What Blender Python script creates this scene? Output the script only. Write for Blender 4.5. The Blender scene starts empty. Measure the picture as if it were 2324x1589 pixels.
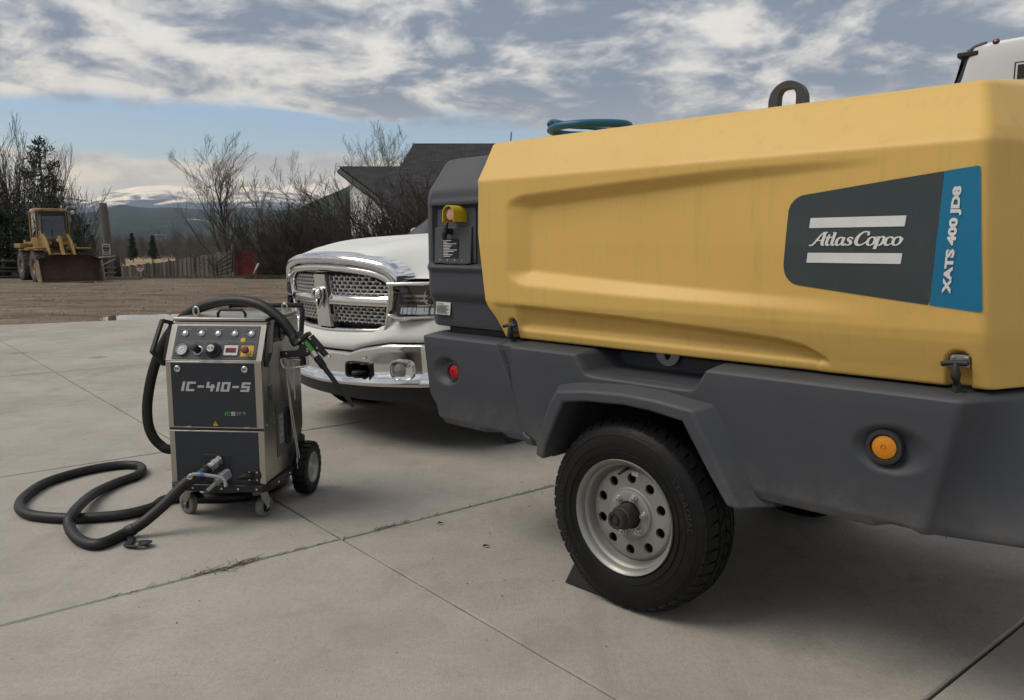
import bpy, bmesh, math, random
import numpy as np
from mathutils import Vector, Matrix, noise
R = math.radians
random.seed(7)
S = bpy.context.scene
COL = S.collection

# ---------------------------------------------------------------- camera
CAM_H = 1.29
HAZE = 7e-5
cd = bpy.data.cameras.new('camera'); cam = bpy.data.objects.new('camera', cd); COL.objects.link(cam)
cam.location = (0, 0, CAM_H)
cam.rotation_euler = (R(90 - 7.45), 0, 0)
cd.sensor_width = 36; cd.lens = 1780 / 2324 * 36
cd.clip_start = .05; cd.clip_end = 60000
S.camera = cam

# ---------------------------------------------------------------- sky
SUN_AZ, SUN_EL = -98., 54.          # compass from +Y clockwise, elevation (degrees)
W = bpy.data.worlds.new('World'); S.world = W; W.use_nodes = True
nt = W.node_tree; N = nt.nodes; L = nt.links
for n in list(N): N.remove(n)
def nd(t, **k):
    n = N.new(t)
    for a, v in k.items(): setattr(n, a, v)
    return n
def mth(op, a, b=None, c=None, clamp=False):
    n = nd('ShaderNodeMath', operation=op); n.use_clamp = clamp
    for i, v in enumerate((a, b, c)):
        if v is None: continue
        if isinstance(v, (int, float)): n.inputs[i].default_value = v
        else: L.new(v, n.inputs[i])
    return n.outputs[0]
def mixc(f, a, b):
    n = nd('ShaderNodeMix', data_type='RGBA')
    for s, v in ((n.inputs[0], f), (n.inputs[6], a), (n.inputs[7], b)):
        if isinstance(v, (int, float)): s.default_value = v
        elif isinstance(v, tuple): s.default_value = (*v, 1)
        else: L.new(v, s)
    return n.outputs[2]
def smooth(v, lo, hi, a=0., b=1.):
    n = nd('ShaderNodeMapRange', interpolation_type='SMOOTHSTEP')
    L.new(v, n.inputs[0])
    for i, q in enumerate((lo, hi, a, b)): n.inputs[i + 1].default_value = q
    return n.outputs[0]
tc = nd('ShaderNodeTexCoord'); sep = nd('ShaderNodeSeparateXYZ'); L.new(tc.outputs['Generated'], sep.inputs[0])
dz = mth('MAXIMUM', sep.outputs[2], 0.0)
den = mth('ADD', dz, .34)
comb = nd('ShaderNodeCombineXYZ')
L.new(mth('DIVIDE', sep.outputs[0], den), comb.inputs[0]); L.new(mth('DIVIDE', sep.outputs[1], den), comb.inputs[1]); L.new(mth('MULTIPLY', sep.outputs[2], 2.6), comb.inputs[2])
def noi(scale, detail, rough, off, dist=0., stretch=(1, 1, 1)):
    m = nd('ShaderNodeMapping'); L.new(comb.outputs[0], m.inputs[0]); m.inputs[1].default_value = off; m.inputs[3].default_value = stretch
    n = nd('ShaderNodeTexNoise', noise_dimensions='3D'); L.new(m.outputs[0], n.inputs[0])
    n.inputs['Scale'].default_value = scale; n.inputs['Detail'].default_value = detail
    n.inputs['Roughness'].default_value = rough; n.inputs['Distortion'].default_value = dist
    return n.outputs[0]
sky = nd('ShaderNodeTexSky', sky_type='NISHITA'); sky.sun_disc = False
sky.sun_elevation = R(SUN_EL); sky.sun_rotation = R(SUN_AZ); sky.air_density = 1.0; sky.dust_density = .6; sky.ozone_density = 1.6
skyb = nd('ShaderNodeMix', data_type='RGBA', blend_type='MULTIPLY'); skyb.inputs[0].default_value = 1
L.new(sky.outputs[0], skyb.inputs[6]); skyb.inputs[7].default_value = (.118, .128, .150, 1)
OFF = (3.1, 7.4, 0.)
cover = noi(1.15, 8, .57, OFF, .25)                        # where there is cloud
lump = noi(3.9, 8, .62, (9.7, 2.2, 4.), .35)               # lumps inside the deck
lump_up = noi(3.9, 8, .62, (9.7, 2.2, 4.24), .35)          # the same field a little higher: tells tops from undersides
fine = noi(8., 5, .62, (1.7, 5.1, 2), .4)
# deck overhead, a clearer belt lower down, bright cloud again at the skyline
deck = smooth(sep.outputs[2], .125, .185, -.09, .165)
low = smooth(sep.outputs[2], .075, .135, .30, 0.)
cv = mth('ADD', mth('ADD', mth('ADD', mth('MULTIPLY', cover, .62), mth('MULTIPLY', lump, .26)), mth('MULTIPLY', fine, .12)), mth('ADD', deck, low))
mask = smooth(cv, .45, .565)
under = mth('ADD', mth('MULTIPLY', mth('SUBTRACT', lump, lump_up), 1.35), mth('ADD', mth('MULTIPLY', lump, .8), mth('MULTIPLY', cover, .55)))
dense = smooth(mth('ADD', under, mth('MULTIPLY', fine, .42)), .58, 1.16)
grey = mixc(dense, (.89, .90, .91), (.225, .275, .38))
lowc = mixc(smooth(sep.outputs[2], .04, .20), mixc(dense, (.90, .905, .91), (.60, .64, .70)), grey)
col = mixc(mask, skyb.outputs[2], lowc)
bg = nd('ShaderNodeBackground'); L.new(col, bg.inputs[0]); bg.inputs[1].default_value = 1.0
out = nd('ShaderNodeOutputWorld'); L.new(bg.outputs[0], out.inputs[0])

sl = bpy.data.lights.new('sun', 'SUN'); sun = bpy.data.objects.new('sun', sl); COL.objects.link(sun)
sl.energy = 2.5; sl.angle = R(36); sl.color = (1, .95, .87)
_sd = Vector((math.sin(R(SUN_AZ)) * math.cos(R(SUN_EL)), math.cos(R(SUN_AZ)) * math.cos(R(SUN_EL)), math.sin(R(SUN_EL))))
sun.rotation_euler = _sd.to_track_quat('Z', 'Y').to_euler()

vs = S.view_settings
vs.view_transform = 'Standard'; vs.look = 'None'; vs.exposure = -0.1; vs.gamma = 1.0; vs.use_curve_mapping = False
S.cycles.use_denoising = True
S.cycles.max_bounces = 6; S.cycles.diffuse_bounces = 3; S.cycles.glossy_bounces = 3; S.cycles.transmission_bounces = 3; S.cycles.transparent_max_bounces = 6; S.cycles.volume_bounces = 0
S.cycles.use_adaptive_sampling = True; S.cycles.adaptive_threshold = .025; S.cycles.caustics_reflective = False; S.cycles.caustics_refractive = False

# ---------------------------------------------------------------- materials
MATS = {}
def mat(name, col, rough=.6, metal=0., col2=None, scale=6., detail=5, bump=0., bscale=60., rvar=0., spec=.5, trans=0., emit=None, coat=0., stretch=(1, 1, 1), lo=.35, hi=.68, aniso=0., ior=1.45, dirt=None, dscale=3., dlo=.55, dhi=.75):
    if name in MATS: return MATS[name]
    m = bpy.data.materials.new(name); m.use_nodes = True
    t = m.node_tree; b = t.nodes['Principled BSDF']
    b.inputs['Base Color'].default_value = (*col, 1); b.inputs['Roughness'].default_value = rough; b.inputs['Metallic'].default_value = metal
    b.inputs['Specular IOR Level'].default_value = spec; b.inputs['Transmission Weight'].default_value = trans; b.inputs['IOR'].default_value = ior
    b.inputs['Coat Weight'].default_value = coat; b.inputs['Coat Roughness'].default_value = .05
    if aniso: b.inputs['Anisotropic'].default_value = aniso
    if emit: b.inputs['Emission Color'].default_value = (*emit[0], 1); b.inputs['Emission Strength'].default_value = emit[1]
    c = t.nodes.new('ShaderNodeTexCoord'); mp = t.nodes.new('ShaderNodeMapping'); t.links.new(c.outputs['Object'], mp.inputs[0]); mp.inputs[3].default_value = stretch
    def nz(sc, de=5, ro=.6):
        n = t.nodes.new('ShaderNodeTexNoise'); t.links.new(mp.outputs[0], n.inputs[0]); n.inputs['Scale'].default_value = sc; n.inputs['Detail'].default_value = de; n.inputs['Roughness'].default_value = ro
        return n.outputs[0]
    def rng(v, a, b2, c1=0., d=1.):
        n = t.nodes.new('ShaderNodeMapRange'); t.links.new(v, n.inputs[0])
        for i, q in enumerate((a, b2, c1, d)): n.inputs[i + 1].default_value = q
        return n.outputs[0]
    last = None
    if col2:
        x = t.nodes.new('ShaderNodeMix'); x.data_type = 'RGBA'; t.links.new(rng(nz(scale, detail), lo, hi), x.inputs[0]); x.inputs[6].default_value = (*col, 1); x.inputs[7].default_value = (*col2, 1)
        last = x.outputs[2]
    if dirt:
        x = t.nodes.new('ShaderNodeMix'); x.data_type = 'RGBA'; t.links.new(rng(nz(dscale, 8, .7), dlo, dhi, 0., .85), x.inputs[0]); x.inputs[6].default_value = (*col, 1); x.inputs[7].default_value = (*dirt, 1)
        if last: t.links.new(last, x.inputs[6])
        last = x.outputs[2]
    if last: t.links.new(last, b.inputs['Base Color'])
    if rvar: t.links.new(rng(nz(scale * 1.7, 5), .3, .7, max(.02, rough - rvar), min(1, rough + rvar)), b.inputs['Roughness'])
    if bump:
        bn = t.nodes.new('ShaderNodeBump'); bn.inputs['Strength'].default_value = bump; bn.inputs['Distance'].default_value = .01
        t.links.new(nz(bscale, 6), bn.inputs['Height']); t.links.new(bn.outputs[0], b.inputs['Normal'])
    MATS[name] = m
    return m

def clear_mat(name, tint=(1, 1, 1), refl=.12, rough=.02):
    """thin clear sheet: mostly see-through, a little mirror"""
    if name in MATS: return MATS[name]
    m = bpy.data.materials.new(name); m.use_nodes = True; t = m.node_tree
    for n in list(t.nodes): t.nodes.remove(n)
    tr = t.nodes.new('ShaderNodeBsdfTransparent'); tr.inputs[0].default_value = (*tint, 1); gl = t.nodes.new('ShaderNodeBsdfGlossy'); gl.inputs['Roughness'].default_value = rough
    fr = t.nodes.new('ShaderNodeLayerWeight'); fr.inputs[0].default_value = .25; ad = t.nodes.new('ShaderNodeMath'); ad.operation = 'MULTIPLY_ADD'; ad.inputs[1].default_value = .8; ad.inputs[2].default_value = refl; t.links.new(fr.outputs['Fresnel'], ad.inputs[0])
    mi = t.nodes.new('ShaderNodeMixShader'); o = t.nodes.new('ShaderNodeOutputMaterial'); t.links.new(ad.outputs[0], mi.inputs[0]); t.links.new(tr.outputs[0], mi.inputs[1]); t.links.new(gl.outputs[0], mi.inputs[2]); t.links.new(mi.outputs[0], o.inputs[0])
    MATS[name] = m; return m

def overlay(m, colr, build, amount):
    """lay a second colour over a material: build(tree, coords) gives the 0..1 mask"""
    t = m.node_tree; b = t.nodes['Principled BSDF']; old = b.inputs['Base Color'].links[0].from_socket
    c = t.nodes.new('ShaderNodeTexCoord').outputs['Object']; f = build(t, c)
    mu = t.nodes.new('ShaderNodeMath'); mu.operation = 'MULTIPLY'; mu.inputs[1].default_value = amount; t.links.new(f, mu.inputs[0])
    x = t.nodes.new('ShaderNodeMix'); x.data_type = 'RGBA'; t.links.new(mu.outputs[0], x.inputs[0]); t.links.new(old, x.inputs[6]); x.inputs[7].default_value = (*colr, 1); t.links.new(x.outputs[2], b.inputs['Base Color'])

# ---------------------------------------------------------------- mesh helpers
def obj(name, verts, faces, m=None, parent=None, smooth=None, bevel=0., bseg=2, loc=None, mesh=None):
    me = mesh
    if me is None:
        me = bpy.data.meshes.new(name); me.from_pydata([tuple(map(float, v)) for v in verts], [], [tuple(map(int, f)) for f in faces]); me.update()
        if smooth is not None:
            me.shade_smooth()
            if smooth < 3.1: me.set_sharp_from_angle(angle=smooth)
        if m: me.materials.append(m)
    o = bpy.data.objects.new(name, me); COL.objects.link(o)
    if parent: o.parent = parent
    if loc is not None: o.location = loc
    if bevel:
        b = o.modifiers.new('bevel', 'BEVEL'); b.width = bevel; b.segments = bseg; b.limit_method = 'ANGLE'; b.angle_limit = R(28)
        if smooth is None:
            me.shade_smooth(); me.set_sharp_from_angle(angle=.62)
    return o
def tag(o, label=None, cat=None, group=None, kind=None):
    for k, v in (('label', label), ('category', cat), ('group', group), ('kind', kind)):
        if v: o[k] = v
    return o
def thing(name, label, cat, loc=(0, 0, 0), rz=0., group=None):
    o = bpy.data.objects.new(name, None); COL.objects.link(o); o.location = loc; o.rotation_euler = (0, 0, rz); o.empty_display_size = .2
    return tag(o, label, cat, group)
def copy_tree(o, parent=None):
    c = o.copy(); COL.objects.link(c)
    if parent: c.parent = parent
    for ch in o.children: copy_tree(ch, c)
    return c
def basis(ax):
    ax = Vector(ax).normalized(); h = Vector((0, 0, 1)) if abs(ax.z) < .9 else Vector((1, 0, 0))
    u = h.cross(ax).normalized(); return u, ax.cross(u), ax
def spline(pts, n):
    P = [Vector(p) for p in pts]; out = []
    for i in range(len(P) - 1):
        p0 = P[max(i - 1, 0)]; p1 = P[i]; p2 = P[i + 1]; p3 = P[min(i + 2, len(P) - 1)]
        for k in range(n):
            t = k / n; out.append(.5 * ((2 * p1) + (p2 - p0) * t + (2 * p0 - 5 * p1 + 4 * p2 - p3) * t * t + (3 * p1 - p0 - 3 * p2 + p3) * t ** 3))
    out.append(P[-1].copy()); return out
class MB:
    def __init__(s): s.v = []; s.f = []
    def add(s, vs, fs):
        o = len(s.v); s.v += [tuple(v) for v in vs]; s.f += [tuple(i + o for i in f) for f in fs]; return s
    def box(s, c, d, rot=None):
        x, y, z = d[0] / 2, d[1] / 2, d[2] / 2
        vs = [Vector(p) for p in ((-x, -y, -z), (x, -y, -z), (x, y, -z), (-x, y, -z), (-x, -y, z), (x, -y, z), (x, y, z), (-x, y, z))]
        if rot is not None: vs = [rot @ v for v in vs]
        c = Vector(c); return s.add([c + v for v in vs], [(3, 2, 1, 0), (4, 5, 6, 7), (0, 1, 5, 4), (1, 2, 6, 5), (2, 3, 7, 6), (3, 0, 4, 7)])
    def b2(s, a, b): return s.box([(p + q) / 2 for p, q in zip(a, b)], [abs(q - p) for p, q in zip(a, b)])
    def lathe(s, prof, org, axis, seg=32, close=False, a0=0., a1=2 * math.pi):
        u, w, ax = basis(axis); org = Vector(org); vs = []; full = abs(a1 - a0 - 2 * math.pi) < 1e-6
        ns = seg if full else seg + 1
        for r, h in prof:
            for k in range(ns):
                a = a0 + (a1 - a0) * k / seg; vs.append(org + ax * h + (u * math.cos(a) + w * math.sin(a)) * r)
        fs = []; m = len(prof)
        for i in range(m - 1 + (1 if close else 0)):
            for k in range(seg):
                k2 = (k + 1) % ns if full else k + 1; i2 = (i + 1) % m
                fs.append((i * ns + k, i * ns + k2, i2 * ns + k2, i2 * ns + k))
        return s.add(vs, fs)
    def cyl(s, p0, p1, r0, r1=None, seg=16, cap=True):
        p0 = Vector(p0); p1 = Vector(p1); r1 = r0 if r1 is None else r1; d = p1 - p0; h = d.length
        prof = [(r0, 0), (r1, h)]
        o = len(s.v); s.lathe(prof, p0, d, seg)
        if cap: s.f += [tuple(o + k for k in range(seg))[::-1], tuple(o + seg + k for k in range(seg))]
        return s
    def tube(s, pts, r, seg=10, cap=True, ribs=0., closed=False, flat=1.):
        P = [Vector(p) for p in pts]; n = len(P); rr = r if isinstance(r, (list, tuple)) else [r] * n; o = len(s.v); up = None
        for i in range(n):
            t = (P[(i + 1) % n] - P[i - 1]) if closed else (P[min(i + 1, n - 1)] - P[max(i - 1, 0)])
            t.normalize()
            if up is None: up = basis(t)[0]
            up = (up - t * up.dot(t)).normalized(); w = t.cross(up)
            for k in range(seg):
                a = 2 * math.pi * k / seg; q = rr[i] * (1 - (ribs if k % 2 else 0)); s.v.append(tuple(P[i] + up * math.cos(a) * q + w * math.sin(a) * q * flat))
        for i in range(n if closed else n - 1):
            for k in range(seg):
                a = o + i * seg; b = o + ((i + 1) % n) * seg; s.f.append((a + k, a + (k + 1) % seg, b + (k + 1) % seg, b + k))
        if cap and not closed: s.f += [tuple(o + k for k in range(seg))[::-1], tuple(o + (n - 1) * seg + k for k in range(seg))]
        return s
    def prism(s, poly, f0, f1):
        """poly of 2-D points, f0/f1 map (a,b) to 3-D for the two ends"""
        n = len(poly); o = len(s.v); s.v += [tuple(f0(*p)) for p in poly] + [tuple(f1(*p)) for p in poly]
        s.f += [tuple(o + k for k in range(n))[::-1], tuple(o + n + k for k in range(n))] + [(o + k, o + (k + 1) % n, o + n + (k + 1) % n, o + n + k) for k in range(n)]
        return s
    def grid(s, P, wrap=False, flip=False):
        n = len(P); m = len(P[0]); o = len(s.v)
        for row in P: s.v += [tuple(p) for p in row]
        for i in range(n - 1):
            for j in range(m if wrap else m - 1):
                f = (o + i * m + j, o + i * m + (j + 1) % m, o + (i + 1) * m + (j + 1) % m, o + (i + 1) * m + j); s.f.append(f[::-1] if flip else f)
        return s
    def sphere(s, c, r, seg=16, rings=8, sc=(1, 1, 1)):
        c = Vector(c); P = []
        for i in range(rings + 1):
            t = math.pi * i / rings; P.append([c + Vector((r * sc[0] * math.sin(t) * math.cos(2 * math.pi * k / seg), r * sc[1] * math.sin(t) * math.sin(2 * math.pi * k / seg), r * sc[2] * math.cos(t))) for k in range(seg)])
        return s.grid(P, wrap=True, flip=True)
    def fix(s):
        bm = bmesh.new(); vs = [bm.verts.new(v) for v in s.v]
        for f in s.f:
            try: bm.faces.new([vs[i] for i in f])
            except ValueError: pass
        bmesh.ops.recalc_face_normals(bm, faces=bm.faces); bm.verts.index_update()
        s.v = [tuple(v.co) for v in bm.verts]; s.f = [tuple(v.index for v in f.verts) for f in bm.faces]; bm.free(); return s
    def build(s, name, m, parent=None, smooth=.6, bevel=0., bseg=2, loc=None): return obj(name, s.v, s.f, m, parent, smooth, bevel, bseg, loc)
def sm(t, a=0., b=1.):
    t = min(1., max(0., (t - a) / (b - a))); return t * t * (3 - 2 * t)
def pw(x, pts): return float(np.interp(x, [p[0] for p in pts], [p[1] for p in pts]))
_tx = {}
def text2d(body, size=1., bold=0., extrude=0., spacing=1.):
    cu = bpy.data.curves.new('t', 'FONT'); cu.body = body; cu.size = size; cu.offset = bold; cu.extrude = extrude; cu.align_x = 'CENTER'; cu.align_y = 'CENTER'; cu.space_character = spacing; cu.resolution_u = 3
    o = bpy.data.objects.new('t', cu); COL.objects.link(o); bpy.context.view_layer.update()
    me = bpy.data.meshes.new_from_object(o.evaluated_get(bpy.context.evaluated_depsgraph_get()))
    v = [tuple(p.co) for p in me.vertices]; f = [tuple(p.vertices) for p in me.polygons]
    bpy.data.objects.remove(o); bpy.data.curves.remove(cu); bpy.data.meshes.remove(me)
    return v, f
def fit(v, w=None, h=None):
    a = np.array(v); lo = a[:, :2].min(0); hi = a[:, :2].max(0); c = (lo + hi) / 2; a[:, :2] -= c
    sx = w / (hi - lo)[0] if w else None; sy = h / (hi - lo)[1] if h else None
    sx = sx or sy; sy = sy or sx; a[:, 0] *= sx; a[:, 1] *= sy
    return a
def text_on(name, body, f, m, parent, w=None, h=None, bold=.0, spacing=1.):
    """f maps text-plane (u,v) to 3-D"""
    v, fc = text2d(body, 1., bold, 0., spacing); a = fit(v, w, h)
    return obj(name, [f(p[0], p[1]) for p in a], fc, m, parent)
def strokes(lines, shear=0.):
    """flat ribbons from [(points, widths)]"""
    b = MB()
    for k, (pts, w) in enumerate(lines):
        P = spline([(x, y, 0) for x, y in pts], 6) if len(pts) > 2 else [Vector((x, y, 0)) for x, y in pts]
        n = len(P); ws = [pw(i / (n - 1), [(q / (len(w) - 1), ww) for q, ww in enumerate(w)]) if isinstance(w, (list, tuple)) else w for i in range(n)]
        row = [[], []]
        for i in range(n):
            t = (P[min(i + 1, n - 1)] - P[max(i - 1, 0)]).normalized(); nn = Vector((-t.y, t.x, 0)) * ws[i] / 2
            row[0].append(P[i] + nn + Vector((0, 0, k * .004))); row[1].append(P[i] - nn + Vector((0, 0, k * .004)))
        b.grid(row)
    b.v = [(x + shear * y, y, z) for x, y, z in b.v]
    return b

# ================================================================ GROUND, PAVING, LAND
def px(x, y, depth):
    """point on the sight line of photograph position (x,y), at a given distance along +Y"""
    c, s = math.cos(R(7.45)), math.sin(R(7.45)); cx = (x - 1162) / 1780; cy = (794.5 - y) / 1780
    d = Vector((cx, c + cy * s, -s + cy * c)); return Vector((0, 0, CAM_H)) + d * (depth / d.y)

# concrete paving: every panel its own piece, open joints between them
dA = Vector((math.sin(R(51.0)), math.cos(R(51.0)), 0)); dB = Vector((math.sin(R(-40.3)), math.cos(R(-40.3)), 0)); P0 = Vector((-.757, 3.36, 0))
def pos_mat(name, build):
    m = bpy.data.materials.new(name); m.use_nodes = True; t = m.node_tree; build(t, t.nodes['Principled BSDF']); return m
def N_(t, typ, **k):
    n = t.nodes.new(typ)
    for a, v in k.items(): setattr(n, a, v)
    return n
def nz_(t, vec, sc, de=6, ro=.6, di=0.):
    n = N_(t, 'ShaderNodeTexNoise'); t.links.new(vec, n.inputs[0]); n.inputs['Scale'].default_value = sc; n.inputs['Detail'].default_value = de; n.inputs['Roughness'].default_value = ro; n.inputs['Distortion'].default_value = di; return n.outputs[0]
def rg_(t, v, a, b, c=0., d=1., s=False):
    n = N_(t, 'ShaderNodeMapRange'); t.links.new(v, n.inputs[0])
    if s: n.interpolation_type = 'SMOOTHSTEP'
    for i, q in enumerate((a, b, c, d)): n.inputs[i + 1].default_value = q
    return n.outputs[0]
def mx_(t, f, a, b, mode='MIX'):
    n = N_(t, 'ShaderNodeMix', data_type='RGBA', blend_type=mode)
    for s, v in ((n.inputs[0], f), (n.inputs[6], a), (n.inputs[7], b)):
        if isinstance(v, (int, float)): s.default_value = v
        elif isinstance(v, tuple): s.default_value = (*v, 1)
        else: t.links.new(v, s)
    return n.outputs[2]
def map_(t, vec, sc=(1, 1, 1), rot=(0, 0, 0), loc=(0, 0, 0)):
    n = N_(t, 'ShaderNodeMapping'); t.links.new(vec, n.inputs[0]); n.inputs[1].default_value = loc; n.inputs[2].default_value = rot; n.inputs[3].default_value = sc; return n.outputs[0]
def bump_(t, b, h, st, dist):
    n = N_(t, 'ShaderNodeBump'); n.inputs[0].default_value = st; n.inputs[1].default_value = dist; t.links.new(h, n.inputs['Height']); t.links.new(n.outputs[0], b.inputs['Normal'])
def _conc(t, b):
    P = N_(t, 'ShaderNodeNewGeometry').outputs['Position']; oi = N_(t, 'ShaderNodeObjectInfo').outputs['Random']
    c = mx_(t, rg_(t, nz_(t, P, .9, 6, .65), .33, .67), (.285, .264, .231), (.400, .374, .332))
    c = mx_(t, rg_(t, nz_(t, P, 3.3, 8, .72, .6), .50, .74, 0, .65), c, (.205, .190, .167))
    c = mx_(t, rg_(t, nz_(t, map_(t, P, (.35, 2.2, 1), (0, 0, R(50))), 2.1, 7, .7), .56, .76, 0, .4), c, (.45, .43, .40))
    c = mx_(t, rg_(t, nz_(t, P, 210, 3, .7), .50, .72, 0, .55), c, (.15, .137, .118))
    c = mx_(t, rg_(t, nz_(t, P, 120, 3, .7), .60, .75, 0, .35), c, (.50, .48, .45))
    c = mx_(t, rg_(t, nz_(t, P, 48, 6, .75), .44, .66, 0, .34), c, (.20, .184, .160))
    v = N_(t, 'ShaderNodeTexVoronoi'); t.links.new(P, v.inputs[0]); v.inputs['Scale'].default_value = 5.3
    c = mx_(t, rg_(t, v.outputs[0], .035, .02, 0, .7), c, (.07, .06, .05))
    v2 = N_(t, 'ShaderNodeTexVoronoi'); t.links.new(map_(t, P, (1, 1, 1), loc=(.37, .81, 0)), v2.inputs[0]); v2.inputs['Scale'].default_value = .75
    ad = N_(t, 'ShaderNodeMath', operation='MULTIPLY_ADD'); t.links.new(nz_(t, P, 9, 5), ad.inputs[0]); ad.inputs[1].default_value = .12; t.links.new(v2.outputs[0], ad.inputs[2])
    c = mx_(t, rg_(t, ad.outputs[0], .155, .115, 0, .55, True), c, (.12, .108, .093))
    c = mx_(t, rg_(t, nz_(t, map_(t, P, (3.2, .22, 1), (0, 0, R(-38))), 1.4, 5, .6), .56, .72, 0, .35), c, (.20, .187, .166))
    # dirt and rust marks washed on to the slab, pale scuffs
    c = mx_(t, rg_(t, nz_(t, map_(t, P, (1, 1, 1), loc=(4.4, 1.1, 0)), .55, 7, .75), .60, .78, 0, .55), c, (.21, .158, .115))
    c = mx_(t, rg_(t, nz_(t, map_(t, P, (1.7, 1, 1), loc=(7.4, 2.1, 0)), 2.6, 9, .8), .665, .72, 0, .5), c, (.54, .525, .50))
    c = mx_(t, rg_(t, oi, 0, 1, 0, .16), c, (.40, .375, .34))
    t.links.new(c, b.inputs['Base Color']); b.inputs['Roughness'].default_value = .88; b.inputs['Specular IOR Level'].default_value = .25
    h = N_(t, 'ShaderNodeMath', operation='ADD'); t.links.new(nz_(t, P, 160, 4), h.inputs[0]); t.links.new(nz_(t, map_(t, P, (60, 4, 1), (0, 0, R(-39))), 3, 4), h.inputs[1])
    bump_(t, b, h.outputs[0], .35, .004)
M_CONC = pos_mat('concrete', _conc)
pave = bpy.data.objects.new('concrete_pavement', None); COL.objects.link(pave); tag(pave, 'pale grey concrete apron of square panels with open joints', None, None, 'structure')
bl = [-6.5, -4.35, -2.2, 0, 2.08, 4.12, 6.2, 8.3, 10.4, 12.5]; al = [-12.1, -9.05, -6.05, -3.02, 0, 3.02, 6.05, 9.1, 12.1, 15.2]
rs = random.Random(3)
def bend(a): return min(13.4, max(10.9, 12.55 - .18 * a))     # far edge of the apron is not square to the joints
for i in range(len(al) - 1):
    for j in range(len(bl) - 1):
        g = .0052; dzv = rs.uniform(-.002, .002)
        pts = [P0 + dA * a + dB * b for a, b in ((al[i] + g, bl[j] + g), (al[i + 1] - g, bl[j] + g), (al[i + 1] - g, bend(al[i + 1]) if j == len(bl) - 2 else bl[j + 1] - g), (al[i] + g, bend(al[i]) if j == len(bl) - 2 else bl[j + 1] - g))]
        # ragged, chipped edges: subdivide the outline
        ring = []
        for k in range(4):
            a, b = pts[k], pts[(k + 1) % 4]; n = 40 if (a.length < 9) else 10; e = (b - a).normalized(); nrm = Vector((-e.y, e.x, 0))
            for q in range(n):
                p = a.lerp(b, q / n); w = noise.noise(p * 6.) * .003 + max(0, noise.noise(p * 21.) - .35) * .011; ring.append(p + nrm * max(0, w))
        cen = sum(pts, Vector()) / 4
        top = [Vector((p.x, p.y, dzv)) + (cen - p).normalized() * .006 for p in ring]; edge = [Vector((p.x, p.y, dzv - .006)) for p in ring]; low = [Vector((p.x, p.y, -.12)) for p in ring]
        b = MB(); n = len(ring); b.v = [tuple(p) for p in top + edge + low]
        b.f = [tuple(range(n))] + [(k, n + k, n + (k + 1) % n, (k + 1) % n) for k in range(n)] + [(n + k, 2 * n + k, 2 * n + (k + 1) % n, n + (k + 1) % n) for k in range(n)]
        b.fix().build('concrete_slab', M_CONC, pave, smooth=None)
M_JOINT = mat('joint_dirt', (.035, .029, .024), .95, col2=(.065, .055, .043), scale=30, bump=.5)
q = [P0 + dA * a + dB * b for a, b in ((al[0], bl[0]), (al[-1], bl[0]), (al[-1], 10.85), (9.1, 10.88), (0, 12.5), (-4.7, 13.35), (al[0], 13.35))]
obj('joint_filler', [(p.x, p.y, -.016) for p in q] + [(p.x, p.y, -.2) for p in q], [tuple(range(7))] + [(k, 7 + k, 7 + (k + 1) % 7, (k + 1) % 7) for k in range(7)], M_JOINT, pave)

# land: yard, shoulder of the slope, valley floor out to the horizon
def land(x, y):
    drop = sm(y, 33.5 + .12 * max(0, x + 14), 47.) * (1 - sm(x, -7, 2)) + sm(math.hypot(x, y), 55, 120) * sm(x, -7, 2)
    return -.035 - 1.75 * min(1, drop)
def _dirt(t, b):
    P = N_(t, 'ShaderNodeNewGeometry').outputs['Position']
    st = map_(t, P, (.25, 1.5, 1), (0, 0, R(4)))
    c = mx_(t, rg_(t, nz_(t, st, .8, 9, .68, .6), .34, .66), (.088, .066, .047), (.205, .160, .118))
    c = mx_(t, rg_(t, nz_(t, st, 2.7, 9, .75), .48, .70, 0, .75), c, (.34, .275, .21))
    c = mx_(t, rg_(t, nz_(t, map_(t, P, (.12, .9, 1), (0, 0, R(2))), 1.1, 8, .7, 1.), .54, .66, 0, .85), c, (.055, .039, .027))
    c = mx_(t, rg_(t, nz_(t, P, 38, 4, .7), .5, .75, 0, .5), c, (.06, .048, .038))
    v = N_(t, 'ShaderNodeTexVoronoi'); t.links.new(P, v.inputs[0]); v.inputs['Scale'].default_value = 9
    c = mx_(t, rg_(t, v.outputs[0], .13, .08, 0, .5), c, (.36, .33, .29))
    sp = N_(t, 'ShaderNodeSeparateXYZ'); t.links.new(P, sp.inputs[0])
    c = mx_(t, rg_(t, sp.outputs[1], 27.5, 33, 0, .7, True), c, (.125, .118, .108))
    t.links.new(c, b.inputs['Base Color']); b.inputs['Roughness'].default_value = .95; b.inputs['Specular IOR Level'].default_value = .15
    bump_(t, b, nz_(t, st, 9, 8, .7), .9, .05)
M_DIRT = pos_mat('dirt', _dirt)
def yard_z(x, y):
    z = land(x, y); f = sm(y, 12.5, 16) if x < 0 else 1
    z += f * (.05 * noise.fractal(Vector((x * .16, y * .75, 1.)), 1., 2., 4) + .022 * noise.fractal(Vector((x * .9, y * 2.6, 5.)), 1., 2., 3)) * (1 - sm(y, 30, 33))
    d = math.hypot((x + 6.95) / 1.15, (y - 15.15) / .8); z -= .13 * (1 - sm(d, .55, 1.35))
    n = Vector((x, y, 0)) - P0; inb = n.dot(Vector((-dA.y, dA.x, 0)))
    return z - (.25 if inb < bend(n.dot(dA)) - .05 and abs(n.dot(dA)) < 16 else 0)
xs = np.arange(-46, 26.01, .3); ys = np.concatenate([np.arange(4, 12, .5), np.arange(12, 37, .16)])
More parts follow.
